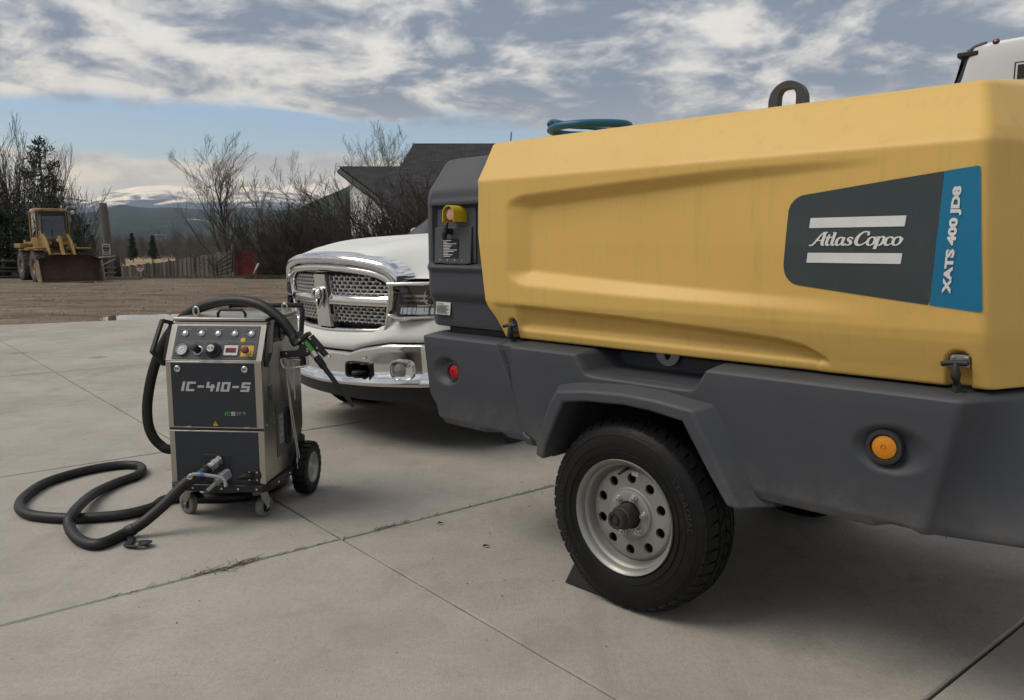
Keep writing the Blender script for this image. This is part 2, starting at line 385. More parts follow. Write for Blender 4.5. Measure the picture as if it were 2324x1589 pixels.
MB().grid([[(x, y, yard_z(x, y)) for x in xs] for y in ys]).build('dirt_yard', M_DIRT, None, smooth=3.2)
tag(bpy.data.objects['dirt_yard'], 'rutted brown dirt yard beyond the concrete', None, None, 'structure')
def _valley(t, b):
    P = N_(t, 'ShaderNodeNewGeometry').outputs['Position']
    c = mx_(t, rg_(t, nz_(t, map_(t, P, (.4, 1, 1)), .012, 6, .6), .48, .68), (.30, .235, .15), (.085, .065, .05))
    c = mx_(t, rg_(t, nz_(t, P, .3, 6, .7), .45, .7, 0, .6), c, (.17, .13, .085))
    t.links.new(c, b.inputs['Base Color']); b.inputs['Roughness'].default_value = 1; b.inputs['Specular IOR Level'].default_value = .1
rr = [0, 6, 14, 22, 28] + list(np.linspace(32, 60, 18)) + [70, 85, 105, 140, 200, 320, 600, 1200, 3000, 8000, 16000]
G = []
for r in rr:
    row = []
    for k in range(97):
        a = 2 * math.pi * k / 96; x, y = r * math.sin(a), r * math.cos(a)
        row.append((x, y, land(x, y) - (.32 if (r < 36) else .05)))
    G.append(row)
tag(MB().grid(G, flip=True).build('ground', pos_mat('dry_grassland', _valley), None, smooth=3.2), 'dry tan valley floor below the yard', None, None, 'structure')
# puddle
b = MB(); ring = []
for k in range(60):
    a = 2 * math.pi * k / 60; r = 1 + .30 * noise.noise(Vector((math.cos(a) * 1.7, math.sin(a) * 1.7, 3))) + .12 * noise.noise(Vector((math.cos(a) * 5, math.sin(a) * 5, 9)))
    ring.append((-6.95 + math.cos(a) * 1.0 * r, 15.15 + math.sin(a) * .75 * r, -.052))
M_WATER = mat('puddle_water', (.10, .085, .07), .03, spec=.6)
tag(obj('puddle', ring, [tuple(range(60))], M_WATER), 'shallow puddle mirroring the sky on the dirt yard', None, None, 'structure')

# far land: forested ridges, snow mountains
def crest_mesh(name, pts, dist, base_d, m, label, rough=.1, step=3, back=1.5):
    """pts: skyline (photograph x, y) seen at distance dist"""
    G = []; xs = np.arange(pts[0][0], pts[-1][0] + 1, step)
    cols = []
    for x in xs:
        y = pw(x, pts); az = math.atan((x - 1162) / 1780); p = px(x, y, dist); cols.append((az, p.z))
    nrow = 26
    for i in range(nrow + 5):
        t = i / nrow; row = []
        for az, zc in cols:
            if t <= 1:
                d = base_d + (dist - base_d) * t; prof = t ** 1.15
            else:
                d = dist + (t - 1) * (dist - base_d) * back; prof = 1 - (t - 1) * 2
            X, Y = d * math.tan(az), d
            q = Vector((X, Y, 0)) / dist
            nz = noise.fractal(q * 22, .9, 2.1, 5) * rough * (1.15 - .75 * (1 if abs(t - 1) < .02 else 0)) + noise.ridged_multi_fractal(q * 9 + Vector((3, 1, 0)), 1, 2.1, 4, 1, 2) * rough * .35
            row.append((X, Y, -6 + (zc + 6) * prof + (zc * nz * (t if t <= 1 else .6))))
        G.append(row)
    o = MB().grid(G).build(name, m, None, smooth=3.2)
    return tag(o, label, None, None, 'structure')
def _forest(a, bcol, snow, sc):
    def f(t, b):
        P = N_(t, 'ShaderNodeNewGeometry').outputs['Position']
        c = mx_(t, rg_(t, nz_(t, P, sc, 8, .7), .35, .65), a, bcol)
        if snow: c = mx_(t, rg_(t, nz_(t, map_(t, P, (1, 1, 2.5)), sc * .55, 8, .75), .63, .70), c, (.6, .62, .64))
        t.links.new(c, b.inputs['Base Color']); b.inputs['Roughness'].default_value = 1; b.inputs['Specular IOR Level'].default_value = 0
        bump_(t, b, nz_(t, P, sc * 12, 4, .7), .8, 6 / sc * .01)
    return f
def _snow(t, b):
    P = N_(t, 'ShaderNodeNewGeometry').outputs['Position']; sp = N_(t, 'ShaderNodeSeparateXYZ'); t.links.new(P, sp.inputs[0])
    band = nz_(t, map_(t, P, (.0005, .0005, .0034)), 3.2, 9, .70, .6)
    f = N_(t, 'ShaderNodeMath', operation='ADD'); t.links.new(band, f.inputs[0]); t.links.new(rg_(t, sp.outputs[2], 300, 850, -.12, .17), f.inputs[1])
    c = mx_(t, rg_(t, f.outputs[0], .525, .65), (.030, .040, .052), (.88, .87, .85))
    t.links.new(c, b.inputs['Base Color']); b.inputs['Roughness'].default_value = .8; b.inputs['Specular IOR Level'].default_value = .1
crest_mesh('snow_mountain', [(-700, 430), (-300, 436), (0, 441), (120, 446), (215, 457), (262, 440), (330, 426), (390, 425), (440, 428), (520, 430), (600, 427), (650, 436), (700, 446), (900, 452), (1300, 446), (2600, 440)], 12000, 7000, pos_mat('snowfield', _snow), 'long snow covered mountain on the skyline', .05)
crest_mesh('snow_peak', [(520, 470), (600, 456), (650, 434), (668, 424), (690, 421), (712, 424), (732, 420), (750, 427), (775, 444), (840, 470), (900, 480)], 14500, 11500, pos_mat('snow', lambda t, b: (t.links.new(mx_(t, rg_(t, nz_(t, N_(t, 'ShaderNodeNewGeometry').outputs['Position'], .0022, 8, .7), .60, .70), (.86, .86, .85), (.25, .26, .28)), b.inputs['Base Color']), setattr(b.inputs['Roughness'], 'default_value', .8))), 'bright white snow peak beside the dark hillside', .07, 2)
crest_mesh('forested_hills', [(-900, 450), (-300, 470), (0, 486), (150, 492), (230, 481), (285, 467), (350, 475), (420, 474), (480, 480), (560, 474), (640, 480), (700, 476), (800, 470), (1100, 470), (2600, 455)], 4200, 1500, pos_mat('conifer_forest_far', _forest((.030, .042, .036), (.052, .060, .044), True, .012)), 'dark forested hills below the snow mountain', .06)
crest_mesh('wooded_hillside', [(600, 545), (660, 492), (700, 468), (745, 449), (790, 431), (850, 405), (950, 378), (1200, 355), (1700, 350), (2600, 370)], 1500, 700, pos_mat('conifer_forest_near', _forest((.026, .040, .026), (.050, .060, .036), False, .03)), 'dark wooded hillside rising behind the house', .06)

# ================================================================ COMPRESSOR TRAILER  (x to the near end, y into the body, z up)
M_YEL = mat('yellow_polyethylene', (.62, .405, .115), .44, col2=(.59, .38, .104), scale=2.2, bump=.10, bscale=260, rvar=.05, spec=.4, dirt=(.40, .27, .10), dscale=2.4, dlo=.60, dhi=.86)
M_GRY = mat('grey_polyethylene', (.042, .046, .055), .52, col2=(.052, .056, .066), scale=3., bump=.14, bscale=300, rvar=.06, spec=.42, dirt=(.11, .108, .105), dscale=5., dlo=.64, dhi=.92)
def _splash(t, c):
    sp = N_(t, 'ShaderNodeSeparateXYZ'); t.links.new(c, sp.inputs[0]); h = rg_(t, sp.outputs[2], .66, .50)
    m = N_(t, 'ShaderNodeMath', operation='MULTIPLY'); t.links.new(h, m.inputs[0]); t.links.new(rg_(t, nz_(t, c, 7, 8, .75), .38, .66), m.inputs[1]); return m.outputs[0]
def _streak(t, c): return rg_(t, nz_(t, map_(t, c, (16, 16, 1.1)), 1.6, 7, .7), .55, .78)
def _scuff(t, c): return rg_(t, nz_(t, map_(t, c, (3, 3, 14), (0, .5, 0)), 4, 9, .8), .655, .70)
overlay(M_GRY, (.17, .155, .135), _splash, .5); overlay(M_GRY, (.11, .115, .125), _scuff, .4)
overlay(M_YEL, (.42, .275, .075), _streak, .45); overlay(M_YEL, (.70, .52, .26), _scuff, .35)
M_BLK = mat('black_rubber', (.016, .016, .017), .55, col2=(.03, .03, .032), scale=20, bump=.1, bscale=120)
M_STEEL = mat('zinc_steel', (.55, .55, .54), .34, 1., rvar=.1, scale=14)
M_DARKM = mat('dark_chassis', (.02, .02, .022), .6, col2=(.05, .045, .04), scale=8)
CX = Vector((.39033826, 2.67821677, 0)); YC = .79
cmp_ = thing('compressor_trailer', 'yellow and grey towable air compressor on a road wheel', 'air compressor', CX, R(-44.04))
RY, RX = math.sin(R(66)), math.cos(R(66))
def rp(t, e=.14):
    """straight ramp 0..1 with small fillets"""
    if t <= -e or t >= 1 + e: return 0. if t < .5 else 1.
    if t < e: return (t + e) ** 2 / (4 * e)
    if t > 1 - e: return 1 - (1 + e - t) ** 2 / (4 * e)
    return t
def sbox(x, z, x0, x1, z0, z1, e): return sm(x, x0 - e, x0 + e) * (1 - sm(x, x1 - e, x1 + e)) * sm(z, z0 - e, z0 + e) * (1 - sm(z, z1 - e, z1 + e))
def shell_half(rows, prof, xl, xr, relief, ncol, roofz, roofrows=7, endcols=12, cr=.022, left_hem=True, turn=(RX, RY), tfn=None):
    """one side panel as a relief, its bent end face and half the roof; then mirrored across the body"""
    G = []
    for (z, yadd) in rows:
        y0 = prof(z); a, b = xl(z), xr(z); row = []
        if left_hem: row += [(a + .012, y0 + .03 + yadd, z), (a + .002, y0 + .010 + yadd, z), (a, y0 + .004 + yadd, z)]
        for j in range(ncol + 1):
            x = a + .004 + (b - cr - a - .004) * j / ncol; row.append((x, y0 + relief(x, z) + yadd, z))
        yl = row[-1][1]
        for t in (.25, .5, .75, 1.):
            p = Vector((b - cr, yl)) * (1 - t) ** 2 + 2 * t * (1 - t) * Vector((b, yl)) + t * t * Vector((b + cr * turn[0], yl + cr * turn[1])); row.append((p.x, p.y, z))
        ex, ey = row[-1][0], row[-1][1]
        if tfn:
            tx, ty, leg, xc_ = tfn(z)
            for k in range(1, 7): row.append((ex + tx * leg * k / 6, ey + ty * leg * k / 6, z))
            e2 = row[-1]
            for k in range(1, 7): row.append((e2[0] + (xc_ - e2[0]) * k / 6, e2[1] + (YC - e2[1]) * k / 6, z))
            G.append(row); continue
        ends = endcols if isinstance(endcols, list) else [(YC - ey) * k / endcols for k in range(1, endcols + 1)]
        for q in ends:
            y = min(ey + q, YC); row.append((ex + (y - ey) * turn[0] / turn[1], y, z))
        G.append(row)
    for k in range(1, roofrows + 1):
        t = k / roofrows; zt = G[len(rows) - 1][0][2]
        G.append([(p[0], p[1] + (YC - p[1]) * t, zt + (roofz - zt) * math.sin(t * math.pi / 2)) for p in G[len(rows) - 1]])
    b = MB().grid(G, flip=False)
    G2 = [[(p[0], 2 * YC - p[1], p[2]) for p in row] for row in G]
    b.grid(G2, flip=True)
    bm = bmesh.new()
    vs = [bm.verts.new(v) for v in b.v]
    for f in b.f:
        try: bm.faces.new([vs[i] for i in f])
        except ValueError: pass
    bmesh.ops.remove_doubles(bm, verts=bm.verts, dist=.0004); bm.verts.index_update()
    b.v = [tuple(v.co) for v in bm.verts]; b.f = [tuple(v.index for v in f.verts) for f in bm.faces]; bm.free()
    return b
# --- yellow canopy
def can_prof(z): return pw(z, [(.90, .132), (.96, .118), (1.04, .094), (1.07, .088), (1.30, .082), (1.558, .083), (1.566, .086), (1.574, .092), (1.70, .192), (1.722, .210), (1.733, .232), (1.738, .262)])
def can_xl(z): return pw(z, [(.91, -.70), (.925, -.706), (1.0, -.742), (1.045, -.775), (1.07, -.786), (1.2, -.803), (1.35, -.823), (1.54, -.820), (1.64, -.84), (1.74, -.865)])
def can_xr(z): return pw(z, [(.91, 1.075), (1.05, 1.067), (1.56, 1.036), (1.60, 1.03), (1.74, .985)])
def can_relief(x, z):
    y = 0.
    zu = pw(x, [(-.64, 1.488), (-.156, 1.513), (.317, 1.533), (.9, 1.537)]); wu = pw(x, [(-.6, .046), (.3, .034), (.9, .018)])
    zl = pw(x, [(-.60, 1.140), (-.15, 1.122), (.334, 1.108), (.97, 1.092)]); wl = pw(x, [(-.6, .062), (0, .045), (.9, .034)])
    dx = (x + .655) / .105; du = (zu - z) / wu; dl = (z - zl) / wl
    # rounded inner corners
    m = min(du, dl)
    if m < 1 and dx < 1: k = 1 - math.hypot(max(0, 1 - m), max(0, 1 - dx))
    else: k = min(dx, m)
    y += .042 * rp(k) * pw(x, [(-.6, 1), (.0, .85), (.45, .42), (.80, 0)])
    # scoop under the lower crease
    zc = pw(x, [(-.78, 1.064), (-.64, 1.062), (-.04, 1.044), (.337, 1.024), (.50, 1.013), (.578, 1.000), (.638, .970), (.70, .915), (.72, .89)])
    lo = pw(x, [(-.6, .952), (0, .948), (.62, .942)])
    s = sm((zc - z) / .022) * sm(z, lo - .004, lo + .030) * sm(x, -.635, -.575)
    y += .030 * s
    if x < .62: y += .008 * sm((zc - z) / .02) * sm(x, -.76, -.70)
    # latch pockets
    for x0, x1, zt in ((-.672, -.632, 1.0), (.972, 1.03, 1.018)):
        if x0 - .03 < x < x1 + .03 and z < zt + .03:
            w = (x1 - x0) / 2; c = (x0 + x1) / 2; q = max(abs(x - c) / w, (1 + (z - zt + w) / w * .999) if z > zt - w else 0)
            if z > zt - w: q = math.hypot(abs(x - c) / w, (z - zt + w) / w)
            y += .034 * (1 - sm(q, .78, 1.12))
    return y
rows = [(.926, .045), (.918, .012), (.919, .003)] + [(.922 + .0062 * k, 0) for k in range(132)]
canopy = shell_half(rows, can_prof, can_xl, can_xr, can_relief, 330, 1.79).build('canopy', M_YEL, cmp_, smooth=3.2)
tag(canopy, 'yellow moulded canopy with a long recessed panel')
# --- grey rear cowl (x grows to the left end, so build mirrored in x)
def cow_prof(z): return pw(z, [(.90, .150), (.945, .132), (1.05, .122), (1.075, .108), (1.09, .103), (1.20, .100), (1.50, .098), (1.53, .102), (1.545, .108), (1.665, .192), (1.682, .212), (1.689, .25)])
def cow_relief(X, z):
    x = -X; y = 0.
    y += .024 * sbox(x, z, -1.128, -.80, 1.214, 1.468, .006)
    y -= .010 * sbox(x, z, -1.145, -.70, 1.188, 1.214, .007) + .008 * sbox(x, z, -1.135, -.70, 1.47, 1.492, .010)
    return y
rows = [(.955, .06), (.940, .02), (.938, .005)] + [(.942 + .009 * k, 0) for k in range(84)]
b = shell_half(rows, cow_prof, lambda z: .62, lambda z: pw(z, [(.9, 1.140), (.96, 1.146), (1.08, 1.152), (1.50, 1.144), (1.69, 1.128)]), cow_relief, 120, 1.725, left_hem=False, turn=(math.cos(R(30)), math.sin(R(30))), endcols=[.008, .016, .024, .026, .2, .4, 9], cr=.008)
# close the back: the bent corner runs 5 cm, then a flat tail face
def tail(v):
    X, y, z = v; X = min(X, 1.195); return (-X, y, z)
b.v = [tail(v) for v in b.v]; b.f = [f[::-1] for f in b.f]
cowl = b.build('rear_cowl', M_GRY, cmp_, smooth=.7)
# --- grey lower shell
def sh_prof(z): return pw(z, [(.45, .16), (.50, .075), (.54, .060), (.86, .052), (.896, .053), (.904, .062), (.907, .09)])
def sh_relief(x, z):
    y = 0.
    # the two forward bulges stand proud of the rear section
    bl_ = pw(z, [(.5, -.50), (.565, -.522), (.757, -.574), (.91, -.583)])
    y -= .030 * rp((x - bl_ + .010) / .012) * (1 - sm(x, 1.2, 1.3))
    # split line between the rear section and the rest
    sv = pw(z, [(.5, -.452), (.537, -.463), (.565, -.522), (.763, -.603), (.91, -.683)])
    y += .024 * math.exp(-((x - sv) / .0065) ** 2)
    if sv < x < bl_: y += .010
    # cut-out over the fender
    xa = pw(z, [(.826, -.191), (.887, -.233), (.91, -.245)]); xb = pw(z, [(.831, .254), (.894, .293), (.91, .30)])
    y += .22 * rp((x - xa + .004) / .040, .06) * (1 - rp((x - xb + .028) / .032, .06)) * rp((z - .828) / .014)
    # lamp dishes
    d = math.hypot((x - .872) / .104, (z - .741) / .068); y += .030 * rp((1 - d) / .5, .1) * (1 - .45 * sm(x, .86, .97))
    d = math.hypot((x + 1.0) / .09, (z - .750) / .062); y += .030 * rp((1 - d) / .5, .1) * (.55 + .45 * sm(x, -1.07, -.97))
    # forklift notch near the bottom
    for c in (-.70, .90):
        d = math.hypot((x - c) / .075, (z - .50) / .035); y += .05 * (1 - sm(d, .5, 1))
    return y
def sh_xl(z): return pw(z, [(.45, -1.02), (.522, -1.03), (.543, -1.062), (.586, -1.072), (.641, -1.118), (.90, -1.152), (.91, -1.150)])
def sh_xr(z): return pw(z, [(.45, .95), (.52, .975), (.58, .985), (.89, 1.045), (.91, 1.045)])
rows = [(.496, .30), (.500, .06), (.506, .018)] + [(.512 + .0062 * k, 0) for k in range(63)] + [(.906, .03), (.911, .08), (.911, .16)]
b = shell_half(rows, sh_prof, sh_xl, sh_xr, sh_relief, 330, .93, tfn=lambda z: (math.cos(R(pw(z, [(.50, 14), (.60, 26), (.75, 46), (.90, 66)]))), math.sin(R(pw(z, [(.50, 14), (.60, 26), (.75, 46), (.90, 66)]))), .36, 1.38))
OPEN = [(-.346, .40), (-.346, .493), (-.336, .55), (-.27, .69), (-.251, .727), (-.149, .743), (.024, .753), (.12, .749), (.25, .733), (.285, .68), (.353, .579), (.42, .495), (.42, .40)]
def inside(x, z, poly):
    r = False; n = len(poly)
    for i in range(n):
        (x1, z1), (x2, z2) = poly[i], poly[i - 1]
        if (z1 > z) != (z2 > z) and x < (x2 - x1) * (z - z1) / (z2 - z1) + x1: r = not r
    return r
b.f = [f for f in b.f if not (inside(sum(b.v[i][0] for i in f) / 4, sum(b.v[i][2] for i in f) / 4, [(p[0] * 1.09, p[1] + (.012 if p[1] > .5 else 0)) for p in OPEN]) and (sum(b.v[i][1] for i in f) / len(f) < .25 or sum(b.v[i][1] for i in f) / len(f) > 2 * YC - .25))]
shell = b.build('lower_shell', M_GRY, cmp_, smooth=3.2)
# --- fender
LIP = [(-.386, .503), (-.376, .552), (-.322, .704), (-.283, .761), (-.149, .781), (.01, .790), (.144, .786), (.287, .772), (.335, .69), (.398, .585), (.462, .488)]
OPN = [(-.346, .493), (-.336, .55), (-.27, .69), (-.250, .727), (-.149, .743), (.024, .753), (.12, .749), (.25, .733), (.285, .68), (.353, .579), (.42, .488)]
BAS = [(-.432, .510), (-.449, .564), (-.385, .73), (-.349, .792), (-.222, .820), (.0, .838), (.16, .838), (.375, .808), (.435, .72), (.49, .60), (.525, .484)]
def dens(P, n=3): return [Vector(p[:2]) for p in spline([(a, c, 0) for a, c in P], 1)] if n == 1 else [Vector((P[i][0] + (P[i + 1][0] - P[i][0]) * k / n, P[i][1] + (P[i + 1][1] - P[i][1]) * k / n)) for i in range(len(P) - 1) for k in range(n)] + [Vector(P[-1])]
def fender(sgn):
    f = (lambda p, y: (p[0], y, p[1])) if sgn > 0 else (lambda p, y: (p[0], 2 * YC - y, p[1]))
    b = MB(); rows_ = [[f(p, .30) for p in OPN], [f(p, .02) for p in OPN], [f(p, -.034) for p in OPN], [f(p, -.034) for p in LIP], [f(p, .075) for p in BAS], [f((p[0] * .98, p[1] - .012), .11) for p in BAS]]
    b.grid(rows_)
    n = len(OPN)
    for k in (0, n - 1): b.f.append((n + k, 2 * n + k, 3 * n + k, 4 * n + k))
    return b.fix().build('fender', M_GRY, cmp_, smooth=.55, bevel=.009, bseg=3)
fender(1); fender(-1)
b = MB(); b.prism(OPEN, lambda x, z: (x * 1.05, .30, z + .01), lambda x, z: (x * 1.05, 2 * YC - .30, z + .01)).fix().build('wheel_well', M_BLK, cmp_, smooth=None)
# --- frame rails and axle
b = MB(); b.b2((-1.0, .35, .44), (.98, .45, .54)); b.b2((-1.0, 2 * YC - .45, .44), (.98, 2 * YC - .35, .54)); b.b2((-.95, .3, .53), (.95, 2 * YC - .3, .60)); b.build('chassis_frame', M_DARKM, cmp_, None, .006)
MB().cyl((0, .12, .341), (0, 2 * YC - .12, .341), .045, seg=16).build('axle', M_DARKM, cmp_)
b = MB(); b.b2((.98, YC - .06, .46), (2.1, YC + .06, .56)); b.build('drawbar', M_DARKM, cmp_, None, .008)
# --- wheel
M_TYRE = mat('tyre_rubber', (.005, .005, .0055), .55, spec=.28, col2=(.009, .009, .009), scale=9, bump=.12, bscale=90, rvar=.08, dirt=(.022, .020, .018), dscale=7, dlo=.6, dhi=.85)
M_RIM = mat('silver_wheel_paint', (.31, .305, .285), .45, .5, col2=(.255, .25, .235), scale=7, rvar=.1, dirt=(.22, .20, .17), dscale=9, dlo=.6, dhi=.85)
M_GREASE = mat('greasy_hub', (.026, .025, .025), .5, col2=(.055, .046, .038), scale=18, metal=.3)
M_LETT = mat('tyre_lettering', (.014, .014, .0145), .5)
RT = .341; HUBZ = .341; ST = .203       # tyre radius, section width
def wheel(mirror):
    w = bpy.data.objects.new('wheel', None); COL.objects.link(w); w.parent = cmp_
    w.location = (0, 0 if not mirror else 2 * YC, HUBZ); w.rotation_euler = (0, 0, math.pi if mirror else 0)
    A = (0, 1, 0)
    prof = [(.203, .018), (.209, .006), (.218, .001), (.232, -.003), (.262, -.006), (.290, -.003), (.312, .006), (.327, .018), (.336, .030), (.3395, .042), (.340, .10), (.3395, .160), (.336, .172), (.312, .195), (.27, .207), (.22, .20), (.203, .185)]
    def press(b_):
        b_.v = [(x, y - (.012 * sm(-z, .22, .32) if y < .06 else 0), max(z, -.3405)) for x, y, z in b_.v]; return b_
    press(MB().lathe(prof, (0, 0, 0), A, 96)).build('tyre', M_TYRE, w, smooth=.5)
    # tread: five ribs of blocks with slanted cross grooves
    b = MB(); np_ = 46
    ribs = [(.014, .058, .10, .330, .3505, .3), (.066, .094, .0, .351, .353, .55), (.100, .124, .5, .3525, .353, -.4), (.130, .150, .2, .353, .3515, .5), (.155, .186, .4, .350, .332, -.3)]
    for y0, y1, ph, r0, r1, sk in ribs:
        for k in range(np_):
            da = 2 * math.pi / np_; a0 = da * (k + ph); a1 = a0 + da * (.80 if y0 < .02 else .88); s_ = sk * da
            def pt(a, r, y): return (math.cos(a) * r, y, math.sin(a) * r)
            v = [pt(a0, .322, y0), pt(a1, .322, y0), pt(a1 + s_, .335, y1), pt(a0 + s_, .335, y1), pt(a0, r0, y0), pt(a1, r0, y0), pt(a1 + s_, r1, y1), pt(a0 + s_, r1, y1)]
            b.add(v, [(0, 1, 5, 4), (1, 2, 6, 5), (2, 3, 7, 6), (3, 0, 4, 7), (4, 5, 6, 7)])
    press(b.fix()).build('tread', M_TYRE, w, smooth=None)
    b = MB()
    for r in (.236, .262, .298): b.lathe([(r - .0012, -.002), (r, -.0078 if r < .29 else -.0035), (r + .0012, -.002)], (0, 0, 0), A, 96)
    b.build('sidewall_ridge', M_LETT, w)
    if not mirror:
        for body, mid, rad, h, L_ in (('TRANSPORTER', 196, .280, .021, .30), ('ST RADIAL', 22, .280, .021, .19)):
            v, f = text2d(body, 1., .012, 0.); a = fit(v, L_, h)
            # polar wrap, read from outside the wheel
            vv = []
            for p in a:
                th = R(mid) - p[0] / rad; rr_ = rad + p[1]; vv.append((math.cos(th) * rr_, -.0078, math.sin(th) * rr_))
            obj('lettering', vv, f, M_LETT, w)
    # rim: flange, barrel, dish
    prof = [(.200, .030), (.2035, .004), (.2075, -.004), (.2095, .001), (.2065, .010)]
    MB().lathe(prof, (0, 0, 0), A, 72).build('rim_flange', M_RIM, w)
    prof = [(.2065, -.002), (.199, .003), (.193, .014), (.190, .026), (.183, .031), (.179, .040), (.177, .058), (.172, .066), (.168, .060), (.160, .0555)]
    MB().lathe(prof, (0, 0, 0), A, 72).build('rim', M_RIM, w)
    b = MB(); ns = 10; k_ = 6; r_in, r_out, hr, hy = .098, .160, .0185, .053
    for s in range(ns):
        a0 = 2 * math.pi * s / ns; da = 2 * math.pi / ns; c = a0 + da / 2; rm = .132; outer = []; inner = []
        bnd = [(r_in, a0 + da * q / k_) for q in range(k_)] + [(r_in + (r_out - r_in) * q / k_, a0 + da) for q in range(k_)] + [(r_out, a0 + da - da * q / k_) for q in range(k_)] + [(r_out - (r_out - r_in) * q / k_, a0) for q in range(k_)]
        for r_, a_ in bnd:
            p = Vector((math.cos(a_) * r_, math.sin(a_) * r_)); outer.append((p.x, hy + (.0025 if r_ > .15 else 0), p.y))
            cc = Vector((math.cos(c) * rm, math.sin(c) * rm)); d = (p - cc).normalized(); inner.append((cc.x + d.x * hr * (1.0), hy, cc.y + d.y * hr))
        low = [(x, y + .012, z) for x, y, z in inner]; n = len(outer)
        b.add(outer + inner + low, [(q, (q + 1) % n, n + (q + 1) % n, n + q) for q in range(n)] + [(n + q, n + (q + 1) % n, 2 * n + (q + 1) % n, 2 * n + q) for q in range(n)])
    b.lathe([(.098, .053), (.092, .050), (.088, .043), (.084, .041), (.060, .041), (.050, .041), (.050, .060)], (0, 0, 0), A, 60)
    b.build('wheel_disc', M_RIM, w, smooth=.5)
    MB().lathe([(.205, .09), (.10, .09), (.0, .09)], (0, 0, 0), A, 32).build('brake_drum', M_BLK, w)
    MB().lathe([(.045, .05), (.045, .02), (.043, -.005), (.040, -.012), (.036, -.014), (.034, -.036), (.032, -.041), (.022, -.041), (.021, -.035), (.0, -.035)], (0, 0, 0), A, 36).build('hub', M_GREASE, w)
    MB().lathe([(.012, -.036), (.012, -.043), (.0, -.043)], (0, 0, 0), A, 16).build('grease_cap', M_BLK, w)
    for s in range(6):
        a = R(72 + 60 * s); c = Vector((math.cos(a) * .068, .041, math.sin(a) * .068))
        b = MB(); b.cyl(c, c + Vector((0, -.014, 0)), .0130, .0120, 6); b.cyl(c + Vector((0, -.014, 0)), c + Vector((0, -.026, 0)), .0058, .0055, 10); b.cyl(c + Vector((0, -.001, 0)), c + Vector((0, -.004, 0)), .015, seg=14); b.fix().build('wheel_nut', M_STEEL, w, .5)
    MB().tube([(-.012, .05, .168), (-.014, .02, .163), (-.018, -.002, .155)], [.006, .0055, .005], 10).build('valve_stem', M_BLK, w)
    if not mirror:
        MB().b2((.000, .0515, .143), (.030, .0525, .158)).build('rim_sticker', mat('paper_label', (.62, .61, .58), .6, col2=(.45, .45, .44), scale=90), w)
wheel(False); wheel(True)
# --- lamps
def lamp(x, z, y, lens_col, r):
    l = bpy.data.objects.new('marker_lamp', None); COL.objects.link(l); l.parent = cmp_; l.location = (x, y, z)
    MB().lathe([(r * 1.5, .012), (r * 1.52, -.002), (r * 1.42, -.010), (r * 1.12, -.011), (r * 1.02, -.004), (r * 1.02, .01)], (0, 0, 0), (0, 1, 0), 40).build('grommet', M_BLK, l)
    m = mat('lens_%d' % int(lens_col[1] * 1000), lens_col, .16, bump=.35, bscale=220, spec=.6)
    MB().lathe([(r * 1.02, .004), (r * .97, -.006), (r * .6, -.0095), (r * .24, -.0105), (r * .22, -.0075), (r * .15, -.0075), (r * .12, -.0095), (0, -.010)], (0, 0, 0), (0, 1, 0), 40).build('lens', m, l)
    return l
tag(lamp(-.957, .752, .068, (.38, .004, .004), .030), 'round red rear marker lamp'); tag(lamp(.853, .744, .036, (.60, .215, .004), .0335), 'round amber side marker lamp')
# --- rubber T latches
def latch(x, zt, y):
    l = bpy.data.objects.new('latch', None); COL.objects.link(l); l.parent = cmp_; l.location = (x, y, zt)
    b = MB(); b.b2((-.025, .012, -.036), (.025, .017, .0)); b.build('latch_plate', M_STEEL, l, None, .004)
    for s in (-1, 1): MB().lathe([(.0065, .012), (.0062, .007), (.003, .006), (0, .0065)], (s * .0165, 0, -.010), (0, 1, 0), 14).build('rivet', M_STEEL, l)
    pts = [(-.034, -.030, -.026), (-.020, -.024, -.022), (0, -.020, -.020), (.018, -.018, -.020), (.030, -.018, -.018)]
    MB().tube(spline(pts, 4), [.004] + [.0075] * 15 + [.004], 10).build('grip', M_BLK, l, 3.2)
    MB().tube(spline([(.0, -.020, -.022), (.001, -.022, -.040), (.002, -.018, -.062), (.002, -.004, -.080), (.002, .0, -.105)], 5), [.008, .009, .010, .011, .012, .013, .014, .015, .016, .015, .013, .011, .010, .010, .011, .012, .013, .014, .015, .015, .013], 12, flat=.8).build('strap', M_BLK, l, 3.2)
    MB().b2((-.022, -.012, -.118), (.026, .030, -.098)).build('keeper', M_BLK, l, None, .004)
latch(.9995, 1.008, .112); latch(-.651, .993, .122)
# --- badge: dark field, blue end, white bars, lettering, on the canopy side
def on_can(x, z, off=.0015): return (x, can_prof(z) + can_relief(x, z) - off, z)
def patch(name, poly, m, off, nx=40):
    """fine mesh laid on the canopy surface inside a polygon"""
    xs_ = [p[0] for p in poly]; b = MB(); cols = []
    for i in range(nx + 1):
        x = min(xs_) + 1e-4 + (max(xs_) - min(xs_) - 2e-4) * i / nx; zz = []
        for k in range(len(poly)):
            (x1, z1), (x2, z2) = poly[k], poly[k - 1]
            if (x1 - x) * (x2 - x) < 0: zz.append(z1 + (z2 - z1) * (x - x1) / (x2 - x1))
        lo_, hi_ = min(zz), max(zz); cols.append([on_can(x, lo_ + (hi_ - lo_) * q / 24, off) for q in range(25)])
    return b.grid(cols, flip=True).build(name, m, canopy, smooth=3.2)
M_DGRN = mat('dark_slate_vinyl', (.030, .044, .047), .38, col2=(.038, .053, .056), scale=4, rvar=.08, dirt=(.075, .088, .085), dscale=11, dlo=.58, dhi=.80)
M_BLUE = mat('blue_vinyl', (.003, .135, .262), .36, col2=(.004, .150, .285), scale=5)
M_WHT = mat('white_vinyl', (.66, .66, .66), .4, col2=(.60, .60, .60), scale=20)
